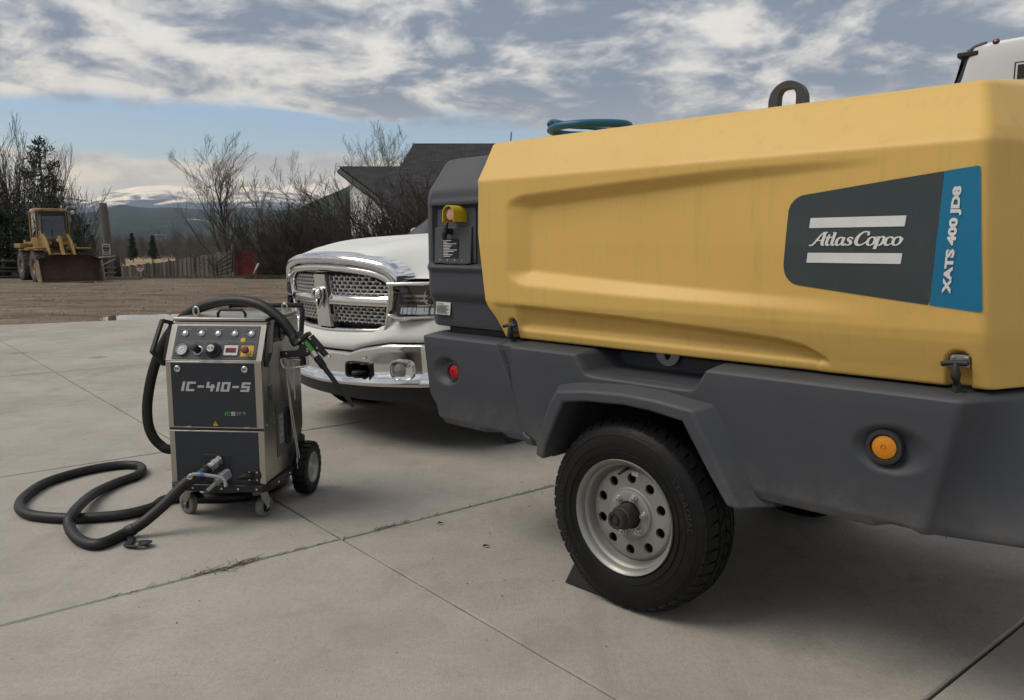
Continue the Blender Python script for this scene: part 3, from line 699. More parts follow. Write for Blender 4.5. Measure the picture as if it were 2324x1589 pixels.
def arc(c, r, a0, a1, n=8): return [(c[0] + r * math.cos(R(a0 + (a1 - a0) * k / n)), c[1] + r * math.sin(R(a0 + (a1 - a0) * k / n))) for k in range(n + 1)]
tag(patch('badge_field', arc((.573, 1.388), .056, 182, 100) + [(.942, 1.487), (.927, 1.137)] + arc((.566, 1.234), .057, 262, 178), M_DGRN, .0015, 90), 'dark slate badge with white lettering')
tag(patch('badge_end', [(.9425, 1.487), (1.018, 1.4955), (1.0245, 1.4935), (1.0255, 1.488), (1.0525, 1.131), (1.0505, 1.126), (1.045, 1.1245), (.9275, 1.137)], M_BLUE, .0018, 50), 'blue end panel of the badge')
def bar(x0, x1, z0, z1): patch('badge_bar', [(x0 - .003, z0), (x0, z1), (x1, z1), (x1 - .003, z0)], M_WHT, .0032, 180)
bar(.5895, .857, 1.3465, 1.3755); bar(.5855, .8525, 1.2455, 1.2745)
def on_badge(u, v, o=.0045): return on_can(u, v, o)
# script lettering drawn as strokes of changing width (unit = x height)
def script(word):
    A = [([(-.30, .04), (-.12, .02), (.08, .18), (.34, .80), (.55, 1.30), (.80, 1.56), (1.02, 1.56)], [.14, .16, .2, .2, .16, .14, .16]), ([(.86, 1.60), (.86, .9), (.86, .30), (.95, .07), (1.12, .10)], [.30, .30, .30, .22, .10]), ([(.30, .62), (.86, .62)], .13), ([(.66, 1.57), (1.10, 1.57)], .13)]
    t_ = [([(.15, 1.34), (.12, .9), (.10, .30), (.22, .06), (.44, .12)], [.14, .26, .28, .22, .10]), ([(-.14, .98), (.46, .98)], .14)]
    l_ = [([(.13, 1.58), (.12, .9), (.11, .30), (.22, .06), (.42, .12)], [.28, .28, .28, .22, .10]), ([(-.06, 1.54), (.16, 1.54)], .12)]
    a_ = [([(.52, .86), (.34, .97), (.10, .80), (.03, .42), (.14, .08), (.32, .06), (.50, .28), (.56, .60)], [.14, .16, .24, .28, .22, .14, .14, .14]), ([(.60, .98), (.58, .5), (.58, .28), (.68, .06), (.86, .12)], [.26, .27, .27, .22, .10])]
    s_ = [([(.50, .72), (.50, .90), (.30, .96), (.14, .80), (.24, .60), (.44, .44), (.48, .20), (.28, .05), (.06, .10), (.04, .26)], [.16, .14, .14, .2, .26, .28, .24, .14, .14, .18])]
    C = [([(1.02, 1.22), (1.04, 1.42), (.84, 1.60), (.52, 1.50), (.24, 1.08), (.16, .56), (.30, .14), (.62, .06), (.92, .26), (1.05, .44)], [.26, .16, .14, .18, .30, .34, .26, .18, .14, .10]), ([(1.06, 1.62), (1.02, 1.18)], [.10, .18])]
    o_ = [([(.34, .97), (.12, .82), (.04, .44), (.14, .10), (.34, .04), (.56, .20), (.64, .58), (.54, .88), (.34, .97)], [.13, .2, .27, .2, .13, .2, .27, .2, .13]), ([(.58, .84), (.80, .70)], [.14, .10])]
    p_ = [([(.16, .98), (.14, .5), (.10, -.42)], [.24, .28, .30]), ([(.14, .72), (.34, .98), (.56, .94), (.64, .58), (.52, .14), (.30, .04), (.14, .16)], [.10, .14, .22, .28, .22, .14, .12]), ([(-.08, .98), (.22, .98)], .11)]
    c_ = [([(.54, .74), (.52, .92), (.34, .97), (.12, .80), (.05, .42), (.16, .10), (.36, .05), (.60, .24)], [.22, .15, .13, .22, .28, .22, .15, .10])]
    return {'A': (A, 1.16), 't': (t_, .48), 'l': (l_, .46), 'a': (a_, .84), 's': (s_, .68), 'C': (C, 1.12), 'o': (o_, .72), 'p': (p_, .74), 'c': (c_, .64)}[word]
b = MB(); cur = 0.
for ch in 'Atlas Copco':
    if ch == ' ': cur += .06; continue
    st_, adv = script(ch); q = strokes(st_, .20); b.add([(x + cur, y, z) for x, y, z in q.v], q.f); cur += adv
a = np.array(b.v); k = .2665 / (a[:, 0].max() - a[:, 0].min()); hz = .0265
lx = a[:, 0].min()
obj('badge_lettering', [on_badge(.588 + (p[0] - lx) * k, 1.2955 + p[1] * hz * .90, .0036 + p[2] * .02 + .00001 * (i % 7)) for i, p in enumerate(a)], b.f, M_WHT, canopy)
# model name reads upward on the blue end
text_on('model_lettering', 'XATS 400 JD8', lambda u, v: on_can(.974 - v + .035 * u, 1.308 + u, .0045), M_WHT, canopy, w=.278, h=.0265, bold=.055)
# --- control panel on the cowl
pan = bpy.data.objects.new('control_panel', None); COL.objects.link(pan); pan.parent = cmp_; pan.location = (-.995, .114, 1.34)
M_PAN = mat('panel_grey', (.058, .063, .072), .42, col2=(.066, .071, .08), scale=20, bump=.05)
MB().b2((-.124, .002, -.118), (.126, .012, .120)).build('panel_plate', M_PAN, pan, None, .004)
rot = Matrix.Rotation(R(-3), 3, 'X')
b = MB(); b.box((-.012, -.006, -.040), (.238, .006, .158), Matrix.Rotation(R(-2.5), 3, 'X')); b.build('panel_door', M_PAN, pan, None, .003)
for k in range(4): MB().lathe([(.006, 0), (.0055, -.003), (0, -.004)], (-.092 + .048 * k, -.0085, -.106), (0, 1, 0), 12).build('rivet', M_STEEL, pan)
MB().b2((-.07, -.012, -.124), (.09, .0, -.116)).build('hinge', M_BLK, pan, None, .003)
b = MB(); b.b2((-.072, -.0135, -.095), (.030, -.0125, -.012)); b.build('instruction_label', mat('label_black', (.012, .012, .013), .4), pan)
M_LBL = mat('label_print', (.6, .6, .6), .5)
for k in range(11):
    b = MB(); wd = [.055, .025, .085, .06, .05, .04, .09, .07, .03, .06, .045][k]; z = -.020 - k * .0068; b.b2((-.066, -.0142, z - .0016), (-.066 + wd, -.0138, z + .0012)); b.build('label_line', M_LBL, pan)
b = MB(); b.cyl((-.022, .0, .020), (-.022, -.030, .020), .015, .013, 16); b.build('handle_stem', M_BLK, pan)
MB().tube(spline([(-.026, -.034, -.018), (-.027, -.042, .0), (-.022, -.040, .020), (-.018, -.040, .038), (-.014, -.034, .056)], 4), [.006, .008, .010, .011, .012, .013, .014, .014, .013, .012, .011, .010, .009, .008, .007, .006, .005], 10).build('handle', M_BLK, pan, 3.2)
MB().b2((-.045, -.001, .068), (.0, .001, .082)).build('red_label', mat('red_print', (.35, .02, .03), .5), pan)
# yellow guard over the emergency stop
b = MB(); P = []
for k in range(17):
    a_ = R(180 - 180 * k / 16); P.append((math.cos(a_) * .036, math.sin(a_) * .036))
P = [(-.036, -.034)] + P + [(.036, -.034)]
outer = [(x * 1.0 + .034, z + .092) for x, z in P]; inner = [(x * .88 + .034, z * .88 + .092 - (.004 if z < 0 else 0)) for x, z in P]
G = [[(x, .004, z) for x, z in outer], [(x, -.074, z) for x, z in outer], [(x, -.074, z) for x, z in inner], [(x, .004, z) for x, z in inner]]
M_GUARD = mat('yellow_guard', (.50, .36, .02), .4)
MB().grid(G).fix().build('stop_guard', M_GUARD, pan, .7)
MB().lathe([(.012, .0), (.012, -.045), (.024, -.047), (.026, -.056), (.024, -.062), (.010, -.065), (0, -.0652)], (.034, 0, .090), (0, 1, 0), 24).build('stop_button', mat('faded_red', (.52, .27, .25), .5), pan)
# warning sticker
st = bpy.data.objects.new('warning_sticker', None); COL.objects.link(st); st.parent = cmp_; st.location = (-1.087, .118, 1.019)
MB().box((0, 0, 0), (.096, .002, .056), Matrix.Rotation(R(-6), 3, 'X')).build('sticker_sheet', mat('sticker_white', (.58, .57, .54), .5), st)
for k in range(8): MB().b2((-.042, -.0045, .012 - k * .0052), (.042 - .02 * ((k * 7) % 3) / 2, -.0035, .0142 - k * .0052)).build('sticker_line', mat('print_black', (.05, .05, .05), .6), st)
text_on('sticker_word', 'WARNING', lambda u, v: (u - .012, -.0055, .0205 + v), MATS['print_black'], st, w=.042, h=.007, bold=.02)
# --- lifting eye on the roof, lashing eye under the canopy
b = MB(); n = 30; P = [((.075, -.12), (.035, -.12))]
for k in range(n + 1):
    a_ = R(180 * k / n); P.append(((math.cos(a_) * .075, math.sin(a_) * .075), (math.copysign(abs(math.cos(a_)) ** .6, math.cos(a_)) * .035, abs(math.sin(a_)) ** .7 * .045)))
P.append(((-.075, -.12), (-.035, -.12)))
G = [[(.178 + p[0], YC - .019, 1.848 + p[1]) for p, q in P], [(.178 + p[0], YC + .019, 1.848 + p[1]) for p, q in P], [(.178 + q[0], YC + .019, 1.848 + q[1]) for p, q in P], [(.178 + q[0], YC - .019, 1.848 + q[1]) for p, q in P]]
b.grid(G + [G[0]]).fix().build('lifting_eye', M_GRY, cmp_, .6, .003)
b = MB(); n = 24; G = []
for r0, y in ((.050, .225), (.050, .235), (.014, .235), (.014, .225)): G.append([(.025 + math.cos(2 * math.pi * k / n) * r0, y, .912 + math.sin(2 * math.pi * k / n) * r0 * (1.0 if r0 > .03 else 2.0)) for k in range(n)])
b.grid(G + [G[0]], wrap=True).fix().build('lashing_eye', mat('galvanised_eye', (.24, .25, .26), .45, .5), cmp_, .6)
# dark band under the canopy hem
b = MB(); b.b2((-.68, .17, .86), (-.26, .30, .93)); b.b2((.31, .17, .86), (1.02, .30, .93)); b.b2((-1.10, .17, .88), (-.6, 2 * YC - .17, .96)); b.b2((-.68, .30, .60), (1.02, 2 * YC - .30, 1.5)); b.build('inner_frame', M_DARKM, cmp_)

# --- wheel chock (own thing) and the blue hose lying on the roof (own thing)
def cpt(x, y, z): return CX + Matrix.Rotation(R(-44.04), 3, 'Z') @ Vector((x, y, z))
ch = MB(); prof = [(-.155, 0), (.0, 0), (.0, .035), (-.035, .100), (-.150, .10), (-.155, .06)]
prof = [(-.235, .0), (-.06, .0), (-.085, .035), (-.118, .075), (-.160, .120), (-.190, .125)]
prof = [(-.29, 0), (-.085, 0), (-.120, .022), (-.165, .055), (-.215, .108), (-.235, .112)]
ch.prism(prof, lambda x, z: (x, .03, z), lambda x, z: (x, .20, z)).fix()
c = ch.build('wheel_chock', M_BLK, None, None, .006); c.location = CX; c.rotation_euler = (0, 0, R(-44.04))
tag(c, 'black rubber wedge under the compressor tyre', 'wheel chock')
M_TEAL = mat('teal_hose', (.004, .075, .15), .42, col2=(.007, .095, .18), scale=12)
b = MB(); pts = []
for k in range(61):
    a_ = 2 * math.pi * k / 40 + .6; rr_ = .175 + .010 * math.sin(3 * a_); t = k / 60
    pts.append(cpt(-.645 + math.cos(a_) * rr_ * 1.05, .58 + math.sin(a_) * rr_ * .85, 1.792 + .030 * t + .035 * sm(math.sin(a_ - 1.1), .2, 1.) * t))
b.tube(spline(pts, 2), .0165, 10)
hs = b.build('air_hose', M_TEAL, None, 3.2); tag(hs, 'teal rubber air hose coiled on the yellow canopy roof', 'hose')

# ================================================================ PICKUP TRUCK  (x forward, y to its left, z up)
M_WPAINT = mat('white_car_paint', (.70, .70, .67), .34, coat=.25, col2=(.67, .67, .64), scale=3, dirt=(.52, .50, .46), dscale=2.2, dlo=.58, dhi=.88)
M_CHROME = mat('chrome', (.70, .70, .70), .12, 1., rvar=.04, scale=3, dirt=(.55, .53, .50), dscale=5, dlo=.58, dhi=.85)
M_CHROMED = mat('dusty_chrome', (.66, .65, .63), .30, .75, rvar=.06, scale=5)
M_BLKP = mat('black_plastic', (.014, .014, .015), .5)
M_GLASS = mat('dark_glass', (.02, .025, .03), .04, spec=.8)
M_CLEAR = clear_mat('clear_lens')
M_HLBOX = mat('lamp_housing', (.10, .10, .105), .2, .4)
TFW = R(-135.3); TO = Vector((-1.2766, 5.2021, 0))
trk = thing('pickup_truck', 'white pickup truck with a chrome crosshair grille behind the compressor', 'pickup truck', TO, math.atan2(math.cos(TFW), math.sin(TFW)))
def gx(y, z): return -.015 - .33 * y * y + .10 * (z - 1.12)
# grille inserts: plates of staggered six-sided holes
gril = bpy.data.objects.new('grille', None); COL.objects.link(gril); gril.parent = trk
def top_z(y): return 1.112 - .055 * sm(abs(y), .40, .565)
def insert(y0, y1, z0, z1):
    b = MB(); nr = 5; ph = (z1 - z0) / nr; cw = .056; nc = int(round((y1 - y0) / cw)); cw = (y1 - y0) / nc
    for r in range(nr + 1):
        for c in range(nc + 1):
            cy = y0 + (c + (.5 if r % 2 else 0)) * cw; cz = z0 + r * ph
            hx, hz = cw / 2, ph / 2
            out_ = [(-hx, -hz * .38), (-hx * .0, -hz * 1.0), (hx, -hz * .38), (hx, hz * .38), (0, hz * 1.0), (-hx, hz * .38)]
            out_ = [(-hx, -hz), (0, -hz), (hx, -hz), (hx, hz), (0, hz), (-hx, hz)]
            inn = [(-hx * .80, 0), (-hx * .54, -hz * .56), (hx * .54, -hz * .56), (hx * .80, 0), (hx * .54, hz * .56), (-hx * .54, hz * .56)]
            out_ = [(-hx, 0), (-hx, -hz), (hx, -hz), (hx, 0), (hx, hz), (-hx, hz)]
            f = lambda p, d: (gx(min(max(cy + p[0], y0), y1), cz) - d, min(max(cy + p[0], y0), y1), min(max(cz + p[1], z0), min(z1, top_z(min(max(cy + p[0], y0), y1)))))
            mid = [((a[0] + q[0] * 2) / 3, (a[1] + q[1] * 2) / 3) for a, q in zip(out_, inn)]
            b.add([f(p, .030) for p in out_] + [f(p, .026) for p in mid] + [f(p, .046) for p in inn], [(k, (k + 1) % 6, 6 + (k + 1) % 6, 6 + k) for k in range(6)] + [(6 + k, 6 + (k + 1) % 6, 12 + (k + 1) % 6, 12 + k) for k in range(6)])
    b.f = [f for f in b.f if len({tuple(round(q, 4) for q in b.v[i]) for i in f}) > 2]
    return b.build('grille_insert', M_CHROMED, gril, smooth=.5)
insert(-.555, -.075, .985, 1.112); insert(.075, .555, .985, 1.112); insert(-.515, -.085, .802, .915); insert(.085, .515, .802, .915)
b = MB(); b.grid([[(gx(y, z) - .075, y, z) for y in np.linspace(-.60, .60, 21)] for z in (.77, .9, 1.0, 1.12)]); b.build('grille_back', M_BLKP, gril)
# cross bars
def ribbon(rowsfn, name, m, par, n=24, smooth=.6, wrap=False): return MB().grid([rowsfn(k / n) for k in range(n + 1)], wrap=wrap).fix().build(name, m, par, smooth)
def hbar(t):
    y = -.575 + 1.15 * t; return [(gx(y, z) + d, y, z) for z, d in ((.915, -.035), (.918, .0), (.922, .012), (.955, .010), (.968, .006), (.984, -.010), (.989, -.030))]
ribbon(hbar, 'grille_bar', M_CHROME, gril)
def vbar(t):
    z = .77 + .345 * t; w = .092 - .024 * t; return [(gx(0, z) + d, y * w, z) for y, d in ((-1, -.04), (-.98, .004), (-.86, .018), (0, .021), (.86, .018), (.98, .004), (1, -.04))]
ribbon(vbar, 'grille_bar', M_CHROME, gril)
# chrome surround
pathv = [(-.50, .775), (-.535, .80), (-.560, .90), (-.583, 1.0), (-.585, 1.045), (-.555, 1.085), (-.45, 1.118), (-.25, 1.138), (0, 1.145), (.25, 1.138), (.45, 1.118), (.555, 1.085), (.585, 1.045), (.583, 1.0), (.560, .90), (.535, .80), (.50, .775), (.25, .762), (0, .757), (-.25, .762)]
pp = [Vector((p[0], p[1], 0)) for p in spline([(a, c, 0) for a, c in pathv] + [(pathv[0][0], pathv[0][1], 0)], 4)][:-1]
rowsP = []
for k, p in enumerate(pp):
    t = (pp[(k + 1) % len(pp)] - pp[k - 1]).normalized(); nr = Vector((t.y, -t.x, 0))
    if nr.dot(p - Vector((0, .95, 0))) < 0: nr = -nr
    up = p.y > 1.05; wd = .030 + .012 * sm(p.y, 1.0, 1.1)
    rowsP.append([(gx(q.x, q.y) + d, q.x, q.y) for q, d in ((p - nr * .010, -.045), (p - nr * .008, -.002), (p + nr * .002, .012), (p + nr * wd * .6, .010), (p + nr * wd, -.012), (p + nr * (wd + .004), -.05))])
rowsP.append(rowsP[0])
MB().grid(rowsP).fix().build('grille_surround', M_CHROME, gril, 3.2)
# emblem: shield with a horned animal head in relief
emb = bpy.data.objects.new('emblem', None); COL.objects.link(emb); emb.parent = trk; emb.location = (gx(0, .96) + .026, 0, .968); emb.scale = (1.0, 1.0, .95)
sh = [(-.052, .055), (-.030, .068), (.030, .068), (.052, .055), (.050, -.005), (.0, -.085), (-.050, -.005)]
MB().prism(sh, lambda a, c: (0, a, c), lambda a, c: (.016, a, c)).fix().build('shield', M_CHROMED, emb, None, .004)
MB().prism([(a * .82, c * .82) for a, c in sh], lambda a, c: (.015, a, c), lambda a, c: (.0175, a, c)).fix().build('shield_field', mat('dark_enamel', (.03, .03, .032), .2), emb)
b = MB()
for s in (-1, 1):
    b.tube(spline([(.020, s * .008, .040), (.030, s * .024, .046), (.032, s * .038, .026), (.030, s * .036, .0), (.026, s * .024, -.008)], 4), [.008 + .004 * math.sin(k / 16 * 3.1) for k in range(17)], 8)
b.sphere((.022, 0, .010), .02, 12, 8, (.8, .9, 1.7)); b.sphere((.026, 0, -.040), .012, 10, 6, (.8, 1, 1.9))
b.build('horned_head', M_CHROME, emb, 3.2)
# hood
def hz(x, y):
    """hood height, x measured back from the nose (>=0)"""
    a = abs(y); z = pw(x, [(0, 1.228), (.06, 1.252), (.15, 1.283), (.32, 1.315), (.6, 1.343), (.9, 1.364), (1.3, 1.388)])
    z += .022 * math.exp(-((a - .36) / .12) ** 2) * sm(x, .05, .5) - .010 * math.exp(-(a / .16) ** 2) * sm(x, .05, .5)
    edge = pw(x, [(0, 1.10), (.1, 1.10), (.3, 1.132), (.8, 1.20), (1.3, 1.235)])
    return z + (edge - z) * sm(a, .38, pw(x, [(0, .62), (.12, .74), (.35, .90), (1.3, .93)])) ** 1.25
def hood_front(y): return gx(y, 1.2) - .015
wy = lambda x: pw(x, [(0, .64), (.03, .78), (.08, .86), (.16, .895), (.35, .91), (.8, .925), (1.3, .93)])
G = []
for x in [0, .015, .03, .06, .1, .15, .2, .27, .35, .45, .6, .75, .9, 1.05, 1.2, 1.3]:
    row = []
    for k in range(41):
        y = (k / 20 - 1) * wy(x); row.append((hood_front(y) - x * (1 - .0) - .0, y, hz(x, y)))
    G.append(row)
G.insert(0, [(p[0] + .004, p[1], p[2] - .05) for p in G[0]]); G.append([(p[0], p[1], p[2] - .1) for p in G[-1]])
MB().grid(G).fix().build('hood', M_WPAINT, trk, 3.2)
# chrome lip along the hood's leading edge
pts = [(-.655, 1.055), (-.64, 1.10), (-.60, 1.145), (-.52, 1.178), (-.35, 1.205), (-.15, 1.218), (0, 1.220), (.15, 1.218), (.35, 1.205), (.52, 1.178), (.60, 1.145), (.64, 1.10), (.655, 1.055)]
rowsP = []; pp = [Vector((p[0], p[1], 0)) for p in spline([(a, c, 0) for a, c in pts], 5)]
for k, p in enumerate(pp):
    t = (pp[min(k + 1, len(pp) - 1)] - pp[max(k - 1, 0)]).normalized(); nr = Vector((t.y, -t.x, 0)); nr = nr if nr.y > -.01 and nr.dot(Vector((p.x, .25, 0))) > 0 else -nr
    e = .5 + .5 * sm(min(k, len(pp) - 1 - k), 0, 6)
    rowsP.append([(gx(q.x, q.y) + d, q.x, q.y) for q, d in ((p - nr * .030 * e, -.03), (p - nr * .029 * e, .012), (p - nr * .020 * e, .026), (p, .030), (p + nr * .018 * e, .022), (p + nr * .034 * e, -.008), (p + nr * .040 * e, -.05), (p + nr * .046 * e, -.10))])
MB().grid(rowsP).fix().build('hood_lip', M_CHROME, trk, 3.2)
# dark gap between lip and surround
b = MB(); b.grid([[(gx(p.x, p.y) - .03, p.x * s_, .9 + (p.y - .9) * q) for p in pp] for s_, q in ((1.0, 1.0), (.90, .84))]).fix().build('hood_gap', M_BLKP, trk)
# bumper: chrome bar, painted cap, black valance, all following the bowed front
def bx(y):
    a = abs(y); return .0 - .29 * min(a, .82) ** 2 - (0 if a < .82 else (a - .82) * .9 + max(0, a - .92) * 3.2)
def btop(y): return pw(abs(y), [(0, .618), (.30, .622), (.40, .655), (.60, .692), (1.0, .705)])
def bbot(y): return pw(abs(y), [(0, .400), (.5, .412), (.8, .428), (1.0, .44)])
ys = np.linspace(-1.0, 1.0, 81)
bump_ = bpy.data.objects.new('bumper', None); COL.objects.link(bump_); bump_.parent = trk
G = []
holes = lambda y, t: False
prof = [(1.0, -.045), (1.0, -.012), (.965, .004), (.90, .006), (.55, -.004), (.34, -.006), (.22, .012), (.10, .026), (.02, .018), (0, -.01), (-.02, -.06)]
# finer grid so the openings can be cut
tt = np.interp(np.linspace(0, 1, 44), np.linspace(0, 1, len(prof)), [p[0] for p in prof]); dd = np.interp(np.linspace(0, 1, 44), np.linspace(0, 1, len(prof)), [p[1] for p in prof])
ys = np.linspace(-1.0, 1.0, 201)
b = MB(); b.grid([[(bx(y) + d, y, bbot(y) + (btop(y) - bbot(y)) * t) for y in ys] for t, d in zip(tt, dd)])
def cut(f):
    c = [sum(b.v[i][q] for i in f) / 4 for q in range(3)]; a = abs(c[1])
    return math.hypot((max(abs(a - .37) - .070, 0)) / .03, max(abs(c[2] - .508) - .018, 0) / .03) < 1 and c[0] > -.5
b.f = [f for f in b.f if not cut(f)]
b.fix().build('bumper_bar', M_CHROME, bump_, 3.2)
for s in (-1, 1):
    c = Vector((bx(.37) + .0, s * .37, .508))
    k = MB(); k.box(c + Vector((-.075, 0, 0)), (.14, .22, .10)); k.f.pop(3); k.build('hook_recess', M_BLKP, bump_)
    rr8 = [(math.copysign(abs(math.cos(a)) ** .45, math.cos(a)), math.copysign(abs(math.sin(a)) ** .45, math.sin(a))) for a in [2 * math.pi * q / 32 for q in range(32)]]
    MB().grid([[(bx(.37 + u * w * .0 + u * w) + d, s * (.37 + u * w), .508 + v * h) for u, v in rr8] for w, h, d in ((.112, .060, -.004), (.110, .058, .008), (.097, .046, .008), (.095, .044, -.05))], wrap=True).fix().build('hook_bezel', M_BLKP, bump_, .7)
    MB().tube(spline([c + Vector((-.05, -.03, -.012)), c + Vector((.01, -.025, -.012)), c + Vector((.035, 0, -.012)), c + Vector((.01, .025, -.012)), c + Vector((-.05, .03, -.012))], 5), .012, 10).build('tow_hook', M_BLK, bump_, 3.2)
    for yy, zz in ((.10, .585), (.43, .60), (.86, .63)):
        q = Vector((bx(yy) + .004, s * yy, zz)); nrm = Vector((1, s * .58 * yy, 0)).normalized()
        if s < 0 and yy == .10: continue
        MB().lathe([(.017, -.004), (.017, .003), (.012, .004), (.010, .002), (0, .002)], q, nrm, 18).build('parking_sensor', mat('sensor_silver', (.5, .5, .49), .3, .7), bump_)
    # fog lamp pocket with lens
    yy = .70; nrm = Vector((1, s * .42, 0)).normalized(); q = Vector((bx(yy) + .004, s * yy, .535)); tv = Vector((-nrm.y, nrm.x, 0))
    ring = [(math.copysign(abs(math.cos(a)) ** .6, math.cos(a)), math.copysign(abs(math.sin(a)) ** .6, math.sin(a))) for a in [2 * math.pi * k / 28 for k in range(28)]]
    G = [[tuple(q + tv * (u * w) + Vector((0, 0, v * h)) + nrm * d) for u, v in ring] for w, h, d in ((.080, .062, -.03), (.080, .062, .012), (.077, .059, .013), (.074, .056, .005), (.068, .050, .002), (.0, .0, .004))]
    MB().grid(G, wrap=True).fix().build('fog_lamp_bezel', M_CHROME, bump_, .7)
    MB().lathe([(.045, .0), (.04, .006), (.02, .010), (0, .011)], q + tv * (.012 * -s) - nrm * .001, nrm, 24).build('fog_lamp', mat('fog_glass', (.30, .30, .29), .15, .4), bump_)
ys2 = np.linspace(-1.0, 1.0, 61)
def ctop(y): return pw(abs(y), [(0, .752), (.44, .760), (.60, .845), (.66, .850), (1.0, .865)])
def cxx(y, z): return bx(y) - .030 - .25 * max(0, z - .70) * (1 if abs(y) > .5 else .6)
G = []
for t, d in ((0, -.03), (.0, -.005), (.06, .004), (.35, .008), (.60, .0), (.80, -.006), (1, -.014), (1., -.08)):
    G.append([(cxx(y, btop(y) + (ctop(y) - btop(y)) * t) + d, y, btop(y) + .006 + (ctop(y) - btop(y) - .006) * t) for y in ys2])
MB().grid(G).fix().build('bumper_cap', M_WPAINT, trk, 3.2)
MB().grid([[(bx(y) - .02 - .3 * (.42 - z), y * .97, z) for y in ys2] for z in (.43, .40, .36, .325, .31)] + [[(bx(y) - .3, y * .95, .32) for y in ys2]]).fix().build('valance', M_BLKP, trk, 3.2)
# headlamps
for s in (-1, 1):
    hl = bpy.data.objects.new('headlamp', None); COL.objects.link(hl); hl.parent = trk
    def hx(y): return pw(y, [(.60, -.105), (.66, -.135), (.75, -.195), (.80, -.24), (.86, -.305), (.93, -.42), (.98, -.56)])
    yy = [.602, .628, .66, .70, .75, .80, .85, .90, .935, .96, .98]
    def zt(y): return pw(y, [(.62, 1.068), (.8, 1.072), (.96, 1.088)])
    def zb(y): return pw(y, [(.62, .868), (.66, .852), (.96, .872)])
    G = [[(hx(y) - .07, s * y, zb(y) + (zt(y) - zb(y)) * t) for y in yy] for t in np.linspace(0, 1, 7)]
    MB().grid(G).fix().build('lamp_back', M_HLBOX, hl, 3.2)
    G = [[(hx(y) + .0, s * y, zb(y) + (zt(y) - zb(y)) * t) for y in yy] for t in (0, .15, .5, .85, 1)]
    MB().grid(G).fix().build('lamp_lens', M_CLEAR, hl, 3.2)
    G = [[(hx(y) + d, s * y, z + (zt(y) if q else zb(y))) for y in yy] for z, d, q in ((-.012, .002, 1), (.0, .004, 1), (.008, -.002, 1), (.010, -.06, 1))]
    MB().grid(G).fix().build('lamp_brow', M_CHROMED, hl, 3.2)
    G = [[(hx(y) + d, s * y, z + zb(y)) for y in yy] for z, d in ((.012, -.01), (.002, .004), (-.008, .0), (-.01, -.06))]
    MB().grid(G).fix().build('lamp_sill', M_CHROMED, hl, 3.2)
    c = Vector((hx(.815) - .040, s * .815, .985)); nrm = Vector((1, s * .35, 0)).normalized()
    MB().lathe([(.056, -.02), (.056, .022), (.050, .026), (.044, .018), (.040, .010)], c, nrm, 32).build('projector_ring', M_CHROME, hl, 3.2)
    MB().lathe([(.040, .008), (.034, .018), (.022, .027), (.010, .031), (0, .032)], c, nrm, 24).build('projector_lens', mat('projector_glass', (.05, .06, .08), .03, spec=.9), hl, 3.2)
    for z0, z1 in ((.985, 1.000), (.958, .970)): MB().grid([[(hx(y) - .03 + d, s * y, z) for y in (.68, .72, .76, .80)] for z, d in ((z0, -.03), (z0, 0), (z1, 0), (z1, -.03))]).fix().build('lamp_fin', M_CHROME, hl, .6)
    MB().grid([[(hx(y) - .02 + d + .0025 * math.sin(y * 260), s * y, z) for y in np.linspace(.665, .94, 60)] for z, d in ((.878, -.03), (.880, 0), (.922, -.006), (.926, -.03))]).fix().build('turn_lamp', mat('reflector', (.62, .62, .62), .12, .9), hl, .5)
    MB().grid([[(hx(y) - .022 + d, s * y, z + .03 * sm(y, .80, .95)) for y in np.linspace(.66, .945, 20)] for z, d in ((.926, -.03), (.928, 0.004), (.938, 0.004), (.940, -.03))]).fix().build('lamp_fin', M_CHROME, hl, .5)
# body: wings, cab, bed (lofted sections, x back from the nose)
def section(x, wlo, wmid, wtop, z0, zm, z1):
    return [(-x, s * w, z) for s, w, z in [(1, wlo, z0), (1, wmid, zm - .12), (1, wmid, zm), (1, wtop, z1), (-1, wtop, z1), (-1, wmid, zm), (-1, wmid, zm - .12), (-1, wlo, z0)]]
secs = [section(.40, .86, .93, .90, .66, .95, 1.072), section(.48, .90, .955, .915, .62, .95, 1.09), section(.62, .95, .985, .925, .55, .98, 1.12), section(.9, .965, 1.0, .93, .55, 1.0, 1.16), section(1.5, .965, 1.0, .94, .45, 1.0, 1.20), section(1.75, .965, 1.0, .95, .42, 1.0, 1.22), section(3.6, .965, 1.0, .96, .42, 1.02, 1.24), section(5.75, .965, 1.0, .97, .50, 1.03, 1.28)]
MB().grid(secs, wrap=True).fix().build('body', M_WPAINT, trk, .7, .015)
MB().b2((-1.2, -.80, .42), (-.42, .80, 1.10)).build('engine_bay', M_BLKP, trk)
for s in (-1, 1): # panel between headlamp, hood edge and wing
    G = []
    for t in np.linspace(0, 1, 9):
        x = .18 + t * .46; yy_ = wy(x) + .006
        G.append([(hood_front(min(yy_, .93)) - x + .14 * (1 - t), s * (yy_ + .045 * q), hz(x, yy_) - .022 - .06 * q * q - .01 * q) for q in (0, .5, 1, 1.6)])
    MB().grid(G).fix().build('wing_top', M_WPAINT, trk, 3.2)
cab = [[(-x, s * w, z) for s, w, z in ((1, wl, zl), (1, wu, zu), (-1, wu, zu), (-1, wl, zl))] for x, wl, zl, wu, zu in ((1.35, .90, 1.22, .86, 1.30), (2.15, .93, 1.22, .70, 1.90), (2.5, .94, 1.22, .69, 1.95), (3.4, .94, 1.22, .69, 1.94), (3.75, .93, 1.22, .74, 1.80), (3.85, .93, 1.22, .92, 1.30))]
b = MB().grid(cab, wrap=True); b.f += [(0, 1, 2, 3), (20, 21, 22, 23)]; b.fix().build('cab', M_WPAINT, trk, .5, .02)
